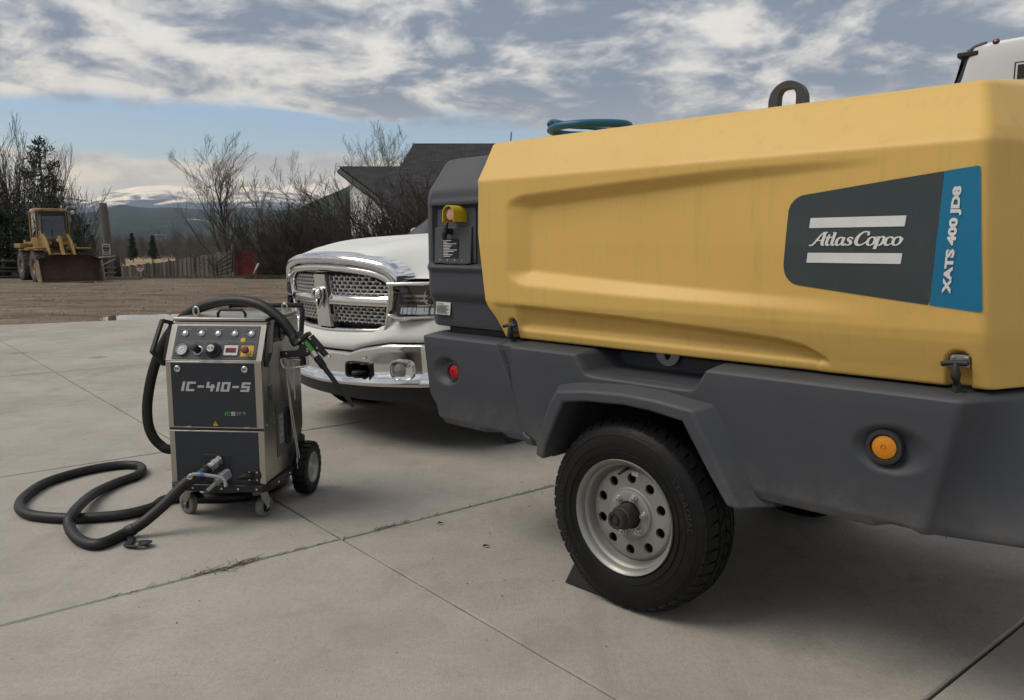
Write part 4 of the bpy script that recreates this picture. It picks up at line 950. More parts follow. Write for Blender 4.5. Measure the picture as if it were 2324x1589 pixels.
b = MB(); b.grid([[(-1.37 + .004, y * .80, 1.335), (-2.11 + .006, y * .665, 1.875)] for y in (-1, -.5, 0, .5, 1)]); b.v = [(x + .035, y, z + .03) for x, y, z in b.v]; b.fix().build('windshield', M_GLASS, trk)
for s in (-1, 1):
    b = MB(); b.add([(-1.95, s * .935, 1.26), (-3.55, s * .945, 1.26), (-3.35, s * .735, 1.86), (-2.42, s * .725, 1.86)], [(0, 1, 2, 3)]); b.build('side_window', M_GLASS, trk)
    MB().tube([(-1.33, s * .86, 1.33), (-1.75, s * .785, 1.62), (-2.13, s * .712, 1.915)], .022, 8).build('pillar_trim', M_BLKP, trk)
    b = MB(); b.box((-1.75, s * 1.10, 1.36), (.12, .20, .22)); b.build('door_mirror', M_CHROME, trk, None, .03)
MB().tube(spline([(-.98, .80, 1.25), (-.985, .80, 1.8), (-1.0, .80, 2.05)], 3), .004, 6).build('aerial', M_BLKP, trk)
b = MB(); b.b2((-5.7, -.85, 1.15), (-4.0, .85, 1.292)); b.build('bed_floor', M_BLKP, trk)
for x in (1.02, 4.62):
    for s in (-1, 1):
        w = bpy.data.objects.new('wheel', None); COL.objects.link(w); w.parent = trk; w.location = (-x, s * .985, .405)
        b = MB(); b.lathe([(.23, -.24), (.30, -.26), (.37, -.25), (.402, -.22), (.405, -.13), (.402, -.04), (.37, -.01), (.30, .004), (.24, -.01), (.225, -.03)], (0, 0, 0), (0, s, 0), 48).build('tyre', M_TYRE, w)
        MB().lathe([(.23, -.02), (.215, -.035), (.20, -.06), (.06, -.03), (.05, -.01), (0, -.01)], (0, 0, 0), (0, s, 0), 40).build('rim', M_CHROMED, w)
        MB().lathe([(.455, .002), (.47, .014), (.49, .010), (.50, .0)], (0, s * .012, .0), (0, s, 0), 32, a0=R(-100 if s > 0 else 80) , a1=R(80 if s > 0 else 260)).build('arch_trim', M_WPAINT, w)
        MB().lathe([(.455, .004), (.30, .003), (.2, .0)], (0, s * .008, 0), (0, s, 0), 32).build('wheel_arch', M_BLKP, w)

# ================================================================ DRY ICE BLASTER  (x to its right as seen, y into the machine, z up)
M_SS = mat('brushed_stainless', (.45, .422, .380), .32, 1., col2=(.41, .385, .345), scale=5, stretch=(60, 60, 1), rvar=.04)
M_NAVY = mat('navy_panel', (.020, .024, .033), .40, col2=(.024, .028, .038), scale=6, rvar=.05)
M_CONS = mat('console_grey', (.050, .055, .068), .42, col2=(.056, .061, .074), scale=8)
M_POWD = mat('black_powder_coat', (.013, .013, .014), .42, bump=.05, bscale=300)
M_LINE = mat('console_line', (.22, .23, .26), .5)
M_SILV = mat('silver_print', (.50, .50, .52), .4, .3)
M_GREEN = mat('green_print', (.06, .26, .06), .45)
M_GREY = mat('grey_plastic', (.27, .28, .29), .5)
BO = Vector((-1.38213552, 3.5920804, 0)); BR = math.atan2(-.07818626, .99693877)
BM = Matrix.Rotation(BR, 3, 'Z')
def bw(x, y, z): return BO + BM @ Vector((x, y, z))
def bl(X, Y, y):
    """local point of the machine on its plane y, along a sight line of the photograph"""
    c, s = math.cos(R(7.45)), math.sin(R(7.45)); cx = (X - 1162) / 1780; cy = (794.5 - Y) / 1780
    d = BM.transposed() @ Vector((cx, c + cy * s, -s + cy * c)); o = BM.transposed() @ (Vector((0, 0, CAM_H)) - BO); return o + d * ((y - o.y) / d.y)
def gnd(X, Y, z):
    c, s = math.cos(R(7.45)), math.sin(R(7.45)); cx = (X - 1162) / 1780; cy = (794.5 - Y) / 1780
    d = Vector((cx, c + cy * s, -s + cy * c)); return Vector((0, 0, CAM_H)) + d * ((z - CAM_H) / d.z)
bla = thing('dry_ice_blaster', 'stainless and navy dry ice blasting machine on casters with a sloping button console', 'blasting machine', BO, BR)
HW = .228
side = [(0, .186), (0, .768), (.082, .930), (.082, .944), (.50, .944), (.52, .60), (.52, .36), (.47, .26), (.47, .186)]
MB().prism(side, lambda y, z: (-HW, y, z), lambda y, z: (HW, y, z)).fix().build('cabinet', M_SS, bla, .5, .006, 3)
# front door and lower panel with a shadow gap
MB().b2((-HW - .001, -.004, .452), (HW + .001, -.0005, .766)).build('front_door', M_SS, bla, None, .0015)
MB().b2((-HW - .001, -.004, .186), (HW + .001, -.0005, .440)).build('lower_panel', M_SS, bla, None, .0015)
MB().b2((-HW, -.003, .4405), (HW, .002, .4515)).build('door_gap', M_BLKP, bla)
MB().b2((-.205, -.0055, .458), (.196, -.0035, .760)).build('door_inlay', M_NAVY, bla, None, .001)
MB().b2((-.203, -.0055, .190), (.201, -.0035, .435)).build('lower_inlay', M_NAVY, bla, None, .001)
F = lambda u, v: (u, -.0065, v)
# outlined techno lettering built from slanted boxes
def techno(s, x0, z0, h, w, th, gap, m, par, f, shear=.18, name='lettering'):
    b = MB(); cur = 0; tv = th * .72
    SEG = {'I': [(0, 0, th, 1)], 'C': [(0, 0, 1, tv), (0, 0, th, 1), (0, 1 - tv, 1, 1)], '-': [(.05, .39, .8, .39 + tv)], '4': [(0, .36, th, 1), (0, .36, 1, .36 + tv), (.72 - th / 2, 0, .72 + th / 2, .75)], '1': [(.0, 0, th, 1)], '0': [(0, 0, 1, tv), (0, 1 - tv, 1, 1), (0, 0, th, 1), (1 - th, 0, 1, 1)], 'S': [(0, 0, 1, tv), (0, 1 - tv, 1, 1), (0, .39, 1, .39 + tv), (0, .5, th, 1), (1 - th, 0, 1, .5)]}
    for ch in s:
        k = 0
        for a0, c0, a1, c1 in SEG[ch]:
            p = [(a0, c0), (a1, c0), (a1, c1), (a0, c1)]; k += 1
            if ch in 'C0S':   # clipped corners
                pass
            q = [(x0 + (cur + a) * w + shear * c * h, z0 + c * h) for a, c in p]; vs = []
            for a, c in q:
                t = f(a, c); vs.append((t[0], t[1] - .00012 * k, t[2]) if abs(t[0]) < .22 else (t[0] + .00012 * k, t[1], t[2]))
            b.add(vs, [(0, 1, 2, 3)])
        cur += (th if ch in 'I1' else (.85 if ch == '-' else 1)) + gap
    return b.build(name, m, par, None)
techno('IC-410-S', -.160, .627, .045, .0415, .31, .22, M_SILV, bla, F, .26)
techno('IC', .044, .514, .018, .019, .30, .25, M_GREEN, bla, F, name='logo_lettering'); techno('S', .075, .514, .018, .019, .30, .25, M_SILV, bla, F, name='logo_lettering')
for k in range(3): MB().b2((.100, -.0067, .5165 + k * .0062), (.100 + .026 - .004 * (k % 2), -.0062, .5188 + k * .0062)).build('logo_line', M_LINE, bla)
MB().lathe([(.009, 0), (0, .0)], (.137, -.0066, .524), (0, -1, 0), 16, a0=R(-60), a1=R(150)).build('logo_leaf', M_GREEN, bla)
for x in (-.170, .151): 
    MB().lathe([(.0155, .0), (.0155, .007), (.013, .009), (.010, .008), (.009, .004), (0, .004)], (x, -.005, .732), (0, -1, 0), 28).build('door_lock', M_STEEL, bla)
    MB().b2((x - .006, -.0115, .7305), (x + .006, -.0095, .7335)).build('lock_slot', M_BLKP, bla)
for x in (-.13, .150): MB().b2((x - .012, -.0075, .4525), (x + .012, -.004, .4615)).build('hinge_mark', mat('pale_tag', (.30, .29, .27), .5), bla)
b = MB(); b.add([(-.013, -.0068, .4655), (.011, -.0068, .4655), (-.001, -.0068, .487)], [(0, 1, 2)]); b.build('warning_triangle', mat('warning_yellow', (.62, .40, .01), .45), bla)
b = MB(); b.add([(-.0005, -.0072, .4825), (-.005, -.0072, .4755), (-.001, -.0072, .4755), (-.002, -.0072, .468), (.0035, -.0072, .477), (-.0005, -.0072, .477)], [(0, 1, 2, 5), (2, 3, 4, 5)]); b.build('warning_bolt', M_BLKP, bla)
# console on the sloping face
cl = math.hypot(.082, .162); cu_, cw_ = .082 / cl, .162 / cl
def cf(u, t, o=.0): return (u, cu_ * t - cw_ * o, .768 + cw_ * t + cu_ * o)     # t metres up the slope, o proud of it
cons = bpy.data.objects.new('console', None); COL.objects.link(cons); cons.parent = bla
cn = Vector((0, -cw_, cu_))
def cplate(u0, u1, t0, t1, o0, o1, name, m, bev=.001, par=None):
    vs = [cf(u, t, o) for o in (o0, o1) for u, t in ((u0, t0), (u1, t0), (u1, t1), (u0, t1))]
    return MB().add(vs, [(3, 2, 1, 0), (4, 5, 6, 7), (0, 1, 5, 4), (1, 2, 6, 5), (2, 3, 7, 6), (3, 0, 4, 7)]).fix().build(name, m, par or cons, None, bev)
cplate(-HW - .002, HW + .002, .0, .181, .0, .003, 'console_frame', M_SS)
cplate(-.201, .203, .006, .173, .0032, .005, 'console_plate', M_CONS)
def outline(u0, u1, t0, t1, r=.007, w=.0011):
    P = [(u0 + r + r * math.cos(R(a)), t0 + r + r * math.sin(R(a))) for a in range(180, 271, 30)] + [(u1 - r + r * math.cos(R(a)), t0 + r + r * math.sin(R(a))) for a in range(270, 361, 30)] + [(u1 - r + r * math.cos(R(a)), t1 - r + r * math.sin(R(a))) for a in range(0, 91, 30)] + [(u0 + r + r * math.cos(R(a)), t1 - r + r * math.sin(R(a))) for a in range(90, 181, 30)]
    uc, tcn = (u0 + u1) / 2, (t0 + t1) / 2; n = len(P)
    sh = lambda p: (p[0] - w * (1 if p[0] > uc else -1), p[1] - w * (1 if p[1] > tcn else -1))
    MB().grid([[cf(*p, .0056) for p in P], [cf(*sh(p), .0056) for p in P]], wrap=True).build('console_line', M_LINE, cons)
outline(-.193, .122, .098, .165); outline(.125, .196, .098, .165); outline(-.197, -.055, .013, .095); outline(-.052, .117, .013, .095); outline(.120, .194, .013, .095)
def knob(name, u, t, prof, m, seg=28): return MB().lathe(prof, cf(u, t, .005), cn, seg).build(name, m, cons, .6)
for k, (u, lab) in enumerate(zip((-.155, -.0757, .0046, .085, .165), ('Scrambler On/Off', 'Air blowing On/Off', 'Machine On/Off', 'Reset', 'Main Switch'))):
    knob('push_button', u, .134, [(.0145, 0), (.0145, .004), (.0115, .006), (.0105, .003), (.0098, .003), (.0092, .007), (.008, .0078), (0, .008)], mat('button_steel', (.62, .61, .58), .28, .9))
    text_on('button_caption', lab, lambda q, v, u=u: cf(u + q, .1555 + v, .0058), mat('caption_print', (.40, .41, .44), .5), cons, w=.048 if k < 3 else (.016 if k == 3 else .036), h=.0055)
    knob('button_symbol', u - .0205, .133, [(.0042, .0009), (.0032, .0009)], MATS['caption_print'], 16)
text_on('caption', 'Blasting pressure', lambda q, v: cf(-.122 + q, .087 + v, .0058), MATS['caption_print'], cons, w=.050, h=.0055); text_on('caption', 'Pellets consumption kg/h', lambda q, v: cf(.020 + q, .087 + v, .0058), MATS['caption_print'], cons, w=.072, h=.0055)
g = knob('gauge', -.155, .052, [(.0285, .0), (.0285, .012), (.0265, .014), (.0245, .012), (.0245, .009), (0, .009)], M_STEEL, 40)
knob('gauge_face', -.155, .052, [(.0243, .0096), (0, .0096)], mat('gauge_white', (.58, .60, .63), .35), 40)
MB().lathe([(.0165, .0101), (.0155, .0101)], cf(-.155, .052, .005), cn, 36, a0=R(-140), a1=R(100)).build('gauge_scale', M_BLKP, cons)
for k in range(9):
    a = R(-45 + 33 * k); c = cf(-.155 + math.cos(a) * .0195, .052 + math.sin(a) * .0195, .0152); MB().box(c, (.004, .0004, .0018), Matrix.Rotation(-a, 3, 'Y')).build('gauge_mark', M_BLKP, cons)
MB().add([cf(-.155 + x, .052 + y, .0154) for x, y in ((.004, .0065), (.0065, .004), (-.013, -.0115))], [(0, 1, 2)]).build('gauge_needle', M_BLKP, cons)
knob('regulator_ring', -.078, .050, [(.0215, 0), (.0215, .004), (.018, .005), (.016, .002)], M_STEEL)
MB().lathe([(.0175, 0), (.017, .020), (.0155, .024), (.0165, .026), (.0170, .050), (.0155, .056), (.006, .058), (0, .058)], cf(-.078, .050, .005), cn, 10).build('regulator_knob', M_BLKP, cons, .4)
knob('dose_knob', -.004, .050, [(.036, 0), (.036, .007), (.031, .012), (.026, .016), (.024, .032), (.021, .036), (0, .036)], M_BLKP, 36)
knob('knob_cap', -.004, .050, [(.0178, .0362), (.0170, .0385), (0, .0390)], mat('knob_cap_grey', (.50, .52, .50), .4), 32)
techno('IC', 0, 0, 1, 1, .3, .2, M_GREEN, cons, lambda a, c: cf(-.016 + .0075 * a, .045 + .010 * c, .0455), 0, 'knob_lettering'); techno('S', 0, 0, 1, 1, .3, .2, M_CONS, cons, lambda a, c: cf(.001 + .0085 * a, .045 + .010 * c, .0455), 0, 'knob_lettering')
cplate(.047, .113, .026, .075, .005, .011, 'display_frame', mat('display_silver', (.56, .56, .57), .4), .001)
cplate(.055, .105, .039, .062, .0108, .0122, 'display_window', mat('display_red', (.16, .025, .03), .15))
for t in (.0325, .0685): knob('display_screw', .080, t, [(.0035, .006), (.0035, .0074), (0, .0076)], M_STEEL, 12)
cplate(.1265, .1865, .022, .076, .005, .0068, 'stop_plate', mat('stop_yellow', (.60, .37, .02), .45), .001)
knob('stop_collar', .157, .046, [(.0165, .002), (.0165, .006), (.0125, .008), (.0125, .022)], M_STEEL); knob('stop_button', .157, .046, [(.0125, .018), (.0165, .023), (.0172, .031), (.0150, .036), (.004, .038), (0, .038)], mat('stop_red', (.14, .018, .018), .45))
knob('rating_sticker', .128, .104, [(.0115, .0012), (0, .0012)], MATS['stop_yellow'] , 28); knob('rating_ring', .128, .104, [(.0168, .001), (.0158, .001)], M_LINE, 36)
# side grab handles
def grab(s):
    # splayed frame: (y, z, sideways) for the outer and inner outline
    o = [(.088, .944, .0), (.052, .958, .030), (-.030, .812, .046), (.004, .742, .010), (.016, .742, .0), (.012, .775, .0), (.060, .880, .0)]; i = [(.082, .930, .006), (.056, .940, .026), (-.014, .816, .038), (.006, .772, .012), (.012, .770, .008), (.016, .790, .006), (.060, .885, .006)]
    f = lambda p, t: (s * (HW + .003 + p[2] + t), p[0] + .004, p[1]); b = MB()
    b.grid([[f(p, 0) for p in o], [f(p, .016) for p in o], [f(p, .016) for p in i], [f(p, 0) for p in i], [f(p, 0) for p in o]], wrap=True)
    return b.fix().build('grab_handle', M_POWD, bla, None, .003)
grab(-1); grab(1)
b = MB(); b.b2((HW, .080, .845), (HW + .026, .16, .925)); b.b2((HW, .165, .860), (HW + .032, .215, .935)); b.fix().build('hose_bracket', M_POWD, bla, None, .004)
# lid, its handle, eye bolts
MB().b2((-HW + .004, .078, .947), (HW - .004, .505, .962)).build('lid', M_SS, bla, None, .003)
cplate(-.205, .205, .1835, .1965, .0, .0012, 'lid_strip', M_CONS)
MB().tube(spline([(-.030, .135, .960), (-.030, .135, .978), (-.016, .135, .996), (.090, .135, .996), (.104, .135, .978), (.104, .135, .960)], 1), .0085, 8, flat=.8).build('lid_handle', M_POWD, bla, .6)
for x, y in ((-.150, .16), (.190, .42)):
    MB().tube([(x + .013 * math.cos(R(a)), y, .985 + .022 * math.sin(R(a))) for a in range(0, 360, 20)], .005, 8, closed=True).build('eye_bolt', M_STEEL, bla, 3.2)
    MB().cyl((x, y, .960), (x, y, .968), .010, seg=14).build('eye_nut', M_STEEL, bla)
# push bar at the back
MB().tube(spline([(HW - .01, .52, .70), (HW - .01, .56, .80), (HW - .01, .60, .955)], 2) + [Vector((HW - .01, .605, .984)), Vector((-HW + .05, .605, .984))] + spline([(-HW + .05, .60, .955), (-HW + .05, .56, .80), (-HW + .05, .52, .70)], 2), .0135, 12).build('push_bar', M_POWD, bla, .7)
# base frame
b = MB(); pl = [(-.245, .02), (-.215, -.022), (.215, -.022), (.245, .02), (.250, .30), (.235, .52), (-.235, .52), (-.250, .30)]
b.prism(pl, lambda x, y: (x, y, .150), lambda x, y: (x, y, .184)).fix().build('base_frame', M_POWD, bla, None, .004)
MB().b2((-.20, -.018, .1855), (.20, .01, .1895)).build('base_lip', M_POWD, bla)
for x in (-.19, -.12, .02, .10, .19): MB().lathe([(.006, 0), (.005, .003), (0, .004)], (x, -.022, .166), (0, -1, 0), 10).build('bolt', M_STEEL, bla)
for y in (.10, .25, .40): MB().lathe([(.006, 0), (.005, .003), (0, .004)], (.249, y, .168), (1, 0, 0), 10).build('bolt', M_STEEL, bla)
# front casters
M_TREAD = mat('grey_caster_tread', (.16, .16, .16), .6)
def caster(x, y, rz):
    c = bpy.data.objects.new('caster', None); COL.objects.link(c); c.parent = bla; c.location = (x, y, 0); c.rotation_euler = (0, 0, rz)
    MB().lathe([(.030, -.017), (.046, -.017), (.052, -.012), (.0525, 0), (.052, .012), (.046, .017), (.030, .017)], (0, .025, .0525), (1, 0, 0), 36).build('caster_tyre', M_TREAD, c, .7)
    MB().lathe([(.031, -.016), (.026, -.010), (.012, -.014), (0, -.014)], (0, .025, .0525), (1, 0, 0), 28).build('caster_rim', M_BLKP, c); MB().lathe([(.031, -.016), (.026, -.010), (.012, -.014), (0, -.014)], (0, .025, .0525), (-1, 0, 0), 28).build('caster_rim', M_BLKP, c)
    for s in (-1, 1): MB().prism([(-.028, .140), (.020, .140), (.040, .075), (.036, .045), (.018, .040), (.008, .062), (-.02, .100)], lambda a, d: (s * .021, a, d), lambda a, d: (s * .024, a, d)).fix().build('fork', mat('zinc_plate', (.50, .49, .45), .38, .9), c)
    b = MB(); b.b2((-.024, -.030, .136), (.024, .022, .140)); b.cyl((0, 0, .140), (0, 0, .152), .028, seg=20); b.build('swivel', MATS['zinc_plate'], c)
    MB().cyl((-.030, .025, .0525), (.030, .025, .0525), .006, seg=10).build('axle_bolt', M_STEEL, c)
    b = MB(); b.add([(-.020, -.030, .118), (.020, -.030, .118), (.020, -.075, .098), (-.020, -.075, .098), (-.020, -.030, .114), (.020, -.030, .114), (.020, -.075, .093), (-.020, -.075, .093)], [(0, 1, 2, 3), (7, 6, 5, 4), (0, 4, 5, 1), (1, 5, 6, 2), (2, 6, 7, 3), (3, 7, 4, 0)]); b.fix().build('brake_pedal', M_POWD, c)
caster(-.185, .085, R(62)); caster(.172, .060, R(-14))
# rear wheels with chunky tread
for s in (-1, 1):
    w = bpy.data.objects.new('rear_wheel', None); COL.objects.link(w); w.parent = bla; w.location = (s * .262, .462, .140)
    MB().lathe([(.075, -.034), (.10, -.040), (.125, -.036), (.131, -.026), (.132, 0), (.131, .026), (.125, .036), (.10, .040), (.075, .034)], (0, 0, 0), (1, 0, 0), 48).build('tyre', M_TYRE, w, .6)
    b = MB(); n = 22
    for k in range(n):
        for q in (-1, 1):
            a = 2 * math.pi * (k + (.25 if q > 0 else 0)) / n; da = .17
            P = lambda a_, r, x: (x, math.cos(a_) * r, math.sin(a_) * r); x0, x1 = (.004, .036) if q > 0 else (-.036, -.004)
            xo = x1 if q > 0 else x0; xi = x0 if q > 0 else x1; dd_ = .10
            v = [P(a, .118, xo), P(a + da, .118, xo), P(a + da + dd_, .130, xi), P(a + dd_, .130, xi), P(a, .136, xo * .95), P(a + da, .136, xo * .95), P(a + da + dd_, .140, xi), P(a + dd_, .140, xi)]
            b.add(v, [(0, 1, 5, 4), (1, 2, 6, 5), (2, 3, 7, 6), (3, 0, 4, 7), (4, 5, 6, 7)])
    b.fix().build('tread', M_TYRE, w, None)
    MB().lathe([(.082, .034), (.079, .037), (.074, .032), (.068, .018), (.045, .014), (.030, .020), (.016, .030), (.008, .034), (0, .034)], (0, 0, 0), (s, 0, 0), 36).build('rim', mat('cream_rim', (.42, .41, .37), .4, .4), w, .6)
MB().cyl((-.24, .462, .14), (.24, .462, .14), .012, seg=12).build('rear_axle', M_POWD, bla)
b = MB()
for s in (-1, 1): b.add([(s * .236, .30, .185), (s * .236, .52, .185), (s * .236, .52, .30), (s * .236, .47, .32), (s * .226, .30, .185), (s * .226, .52, .185), (s * .226, .52, .30), (s * .226, .47, .32)], [(0, 1, 2, 3), (7, 6, 5, 4), (0, 4, 5, 1), (1, 5, 6, 2), (2, 6, 7, 3), (3, 7, 4, 0)])
b.fix().build('axle_bracket', M_POWD, bla)
# connections on the front
MB().b2((-.062, -.0075, .195), (.062, -.0045, .325)).build('socket_plate', mat('socket_navy', (.016, .019, .027), .45), bla, None, .002)
def fit_(p, d, prof, name, m, seg=24): return MB().lathe(prof, p, d, seg).build(name, m, bla, .5)
hd = Vector((-.42, -.85, -.42)).normalized()
fit_((.010, -.004, .302), hd, [(.022, 0), (.022, .010), (.018, .012), (.018, .022), (.023, .024), (.023, .040), (.019, .043), (.019, .052), (.022, .054), (.022, .064), (.018, .066), (.018, .080)], 'hose_coupling', M_STEEL, 18)
b = MB(); rotp = Matrix.Rotation(R(-28), 3, 'Z') @ Matrix.Rotation(R(18), 3, 'X'); b.box((.040, -.025, .232), (.032, .055, .042), rotp); b.box((.028, -.060, .220), (.022, .040, .028), rotp); b.build('plug', M_GREY, bla, None, .004)
MB().tube(spline([(.020, -.080, .212), (.010, -.105, .198), (-.004, -.118, .186)], 4), .009, 12).build('plug_cable', M_GREY, bla, 3.2)
fit_((.172, -.005, .228), (0, -1, 0), [(.034, 0), (.034, .006), (.030, .008), (.018, .008), (.017, .004), (0, .004)], 'earth_flange', M_BLKP, 32)
for k in range(4): fit_((.172 + math.cos(R(45 + 90 * k)) * .026, -.013, .228 + math.sin(R(45 + 90 * k)) * .026), (0, -1, 0), [(.0045, 0), (.004, .003), (0, .0035)], 'bolt', M_STEEL, 10)
b = MB(); rs = random.Random(5)
for k in range(5): b.tube(spline([(.172, -.012, .230), (.155 - .004 * k, -.028, .228 + rs.uniform(-.012, .012)), (.125 - .004 * k, -.036, .222 + rs.uniform(-.012, .008))], 4), [.012] * 4 + [.010] * 4 + [.004], 6, flat=.35)
b.build('dust_cap', M_BLKP, bla, 3.2)
# side face: vent window, printed name
MB().b2((HW + .0005, .150, .275), (HW + .003, .330, .535)).build('side_window_plate', mat('window_plate', (.075, .080, .088), .4), bla, None, .001)
ring = [(math.cos(a) * .030, math.sin(a) * (.030) + (.060 if math.sin(a) > 0 else -.060)) for a in [2 * math.pi * k / 32 for k in range(32)]]
G = [[(HW + d, .285 + u * q, .405 + v * q2) for u, v in ring] for d, q, q2 in ((.002, 1.12, 1.05), (.012, 1.10, 1.04), (.012, .88, .95), (.0035, .84, .93), (.0035, .01, .01))]
MB().grid(G, wrap=True).fix().build('sight_window', M_BLKP, bla, .6)
for k in range(5): MB().b2((HW + .003, .178, .335 + k * .030), (HW + .0042, .232, .360 + k * .030)).build('label', mat('green_label', (.12, .22, .13), .5, col2=(.34, .38, .34), scale=60) if k == 4 else mat('pale_label', (.36, .40, .36), .5, col2=(.10, .14, .11), scale=70, stretch=(1, 1, 2)), bla)
FS = lambda v, u: (HW + .0012, u, v)
def side_text(a, c): return (HW + .0015, .062 + c * .050, .472 + a)
techno('IC', 0, 0, 1, .075, .27, .15, mat('etched_green', (.05, .15, .045), .5), bla, lambda a, c: side_text(a * .95, c), .0, 'side_lettering'); techno('S', 0, 0, 1, .072, .27, .2, mat('etched_dark', (.05, .05, .05), .5), bla, lambda a, c: side_text(.100 + a * .95, c), .0, 'side_lettering')
for k, wd in enumerate((.105, .12, .10)):
    text_on('side_caption', ('dry ice', 'cleaning', 'systems')[k], lambda q, v, k=k: (HW + .0012, .058 + k * .018 - v, .700 + q), mat('etched_text', (.08, .08, .08), .5), bla, w=wd * .8, h=.012)
MB().lathe([(.020, .0012), (0, .0012)], (HW, .052, .775), (1, 0, 0), 20, a0=R(-90), a1=R(120)).build('side_leaf', MATS['etched_green'], bla)
for y, z in ((.10, .61), (.04, .46), (.13, .455), (.09, .88), (.42, .30), (.47, .50), (.20, .80), (.45, .70)): MB().lathe([(.0035, 0), (.003, .002), (0, .0025)], (HW, y, z), (1, 0, 0), 8).build('rivet', M_STEEL, bla)
MB().b2((HW + .0005, .235, .835), (HW + .004, .300, .915)).build('socket_plate', M_POWD, bla, None, .002)
MB().tube(spline([(HW + .012, .262, .925), (HW + .020, .260, .895), (HW + .018, .258, .862)], 3), [.009, .009, .010, .010, .009, .009, .008], 10).build('earth_plug', mat('orange_plug', (.42, .10, .03), .5), bla, 3.2)
# --- hoses
M_HOSE = mat('black_hose_sleeve', (.013, .013, .0145), .5, col2=(.020, .020, .022), scale=30, bump=.15, bscale=200)
c0 = bw(.010 + hd.x * .075, -.004 + hd.y * .075, .302 + hd.z * .075); land_ = gnd(283, 1211, .027)
def on_plane(X, Y):
    nrm = Vector((0, 0, 1)).cross((land_ - c0)); nrm.z = 0; nrm.normalize()
    c, s = math.cos(R(7.45)), math.sin(R(7.45)); d = Vector(((X - 1162) / 1780, c + (794.5 - Y) / 1780 * s, -s + (794.5 - Y) / 1780 * c)); o = Vector((0, 0, CAM_H)); return o + d * ((c0 - o).dot(nrm) / d.dot(nrm))
hp = [c0, c0 + (BM @ hd) * .05, on_plane(420, 1098), on_plane(372, 1146), on_plane(325, 1186), land_]
for X, Y, z in ((225, 1235, .026), (182, 1226, .026), (158, 1196, .045), (165, 1166, .072), (208, 1124, .040), (262, 1097, .026), (308, 1080, .026), (323, 1066, .026), (311, 1056, .026), (268, 1056, .026), (195, 1068, .026), (110, 1093, .026), (60, 1124, .026), (44, 1149, .026), (62, 1166, .026), (110, 1174, .026), (185, 1176, .026), (280, 1168, .026), (345, 1152, .026), (392, 1131, .026)): hp.append(gnd(X, Y, z))
hp += [bw(.0, .30, .026), bw(.08, .62, .028), bw(-.10, .78, .05), bw(-.22, .64, .20)]
bl_w = lambda X, Y, y: BO + BM @ bl(X, Y, y)
hp += [bl_w(400, 1021, .36), bl_w(362, 1008, .32), bl_w(340, 975, .30), bl_w(334, 925, .30), bl_w(343, 860, .30), bl_w(362, 800, .31), bl_w(388, 752, .32), bl_w(428, 712, .30), bl_w(478, 690, .27), bl_w(535, 682, .24), bl_w(590, 692, .20), bl_w(634, 722, .17), bl_w(662, 757, .15), bl_w(676, 781, .14)]
hose = thing('blasting_hose', 'ribbed black hose looping over the concrete and up over the blasting machine', 'hose', (0, 0, 0))
sp = spline(hp, 10)
MB().tube(sp, .0245, 36, ribs=.17).build('hose_sleeve', M_HOSE, hose, 3.2)
def along(a): return sp[int(a * (len(sp) - 1))]
MB().tube(sp[:5], .027, 20).build('sleeve_collar', M_BLKP, hose, .7)
MB().tube(sp[-9:], [.0255, .027, .0285, .029, .029, .029, .028, .027, .025], 20).build('sleeve_collar', M_BLKP, hose, .7)
i_ = min(range(len(sp)), key=lambda k: (sp[k] - gnd(296, 1200, .03)).length)
MB().tube(sp[i_ - 2:i_ + 3], .0275, 24).build('hook_loop_strap', M_BLKP, hose, .7)
q = sp[i_]; b = MB(); tp = gnd(300, 1240, .004); tv = (gnd(330, 1244, .004) - tp)
b.tube(spline([q + Vector((0, -.02, -.02)), tp.lerp(q, .45) + Vector((0, 0, -.005)), tp + Vector((-.02, 0, .004)), tp + tv * .6 + Vector((0, -.01, .012)), tp + tv * 1.1 + Vector((0, .02, .016)), tp + tv * .6 + Vector((0, .035, .010)), tp + Vector((.02, .012, .010))], 5), .017, 8, flat=.25); b.build('strap_tail', M_BLKP, hose, 3.2)
b = MB(); b.tube([q + Vector((.012 * math.cos(R(a)), -.028, -.03 + .012 * math.sin(R(a)))) for a in range(0, 360, 30)], .002, 6, closed=True).build('strap_ring', M_STEEL, hose, 3.2)
i_ = min(range(40), key=lambda k: (sp[k] - on_plane(441, 1082)).length); q = sp[i_]
MB().lathe([(.013, 0), (.014, .004), (.010, .006), (.008, .002)], q + Vector((-.003, -.020, .016)), (-.1, -.8, .6), 20).build('eyelet', M_STEEL, hose, .6)
cp = spline([q + Vector((-.002, -.018, .014)), q + Vector((.02, -.04, .034)), q + Vector((.065, -.035, .030)), bl_w(505, 1086, -.13), bl_w(513, 1105, -.135), ], 14)
MB().tube(cp, [.0085 if k % 2 else .0074 for k in range(len(cp))], 12).build('conduit', M_GREY, hose, .3)
MB().tube(cp[24:29], .0095, 12).build('conduit_band', mat('blue_tape', (.03, .17, .42), .5), hose)
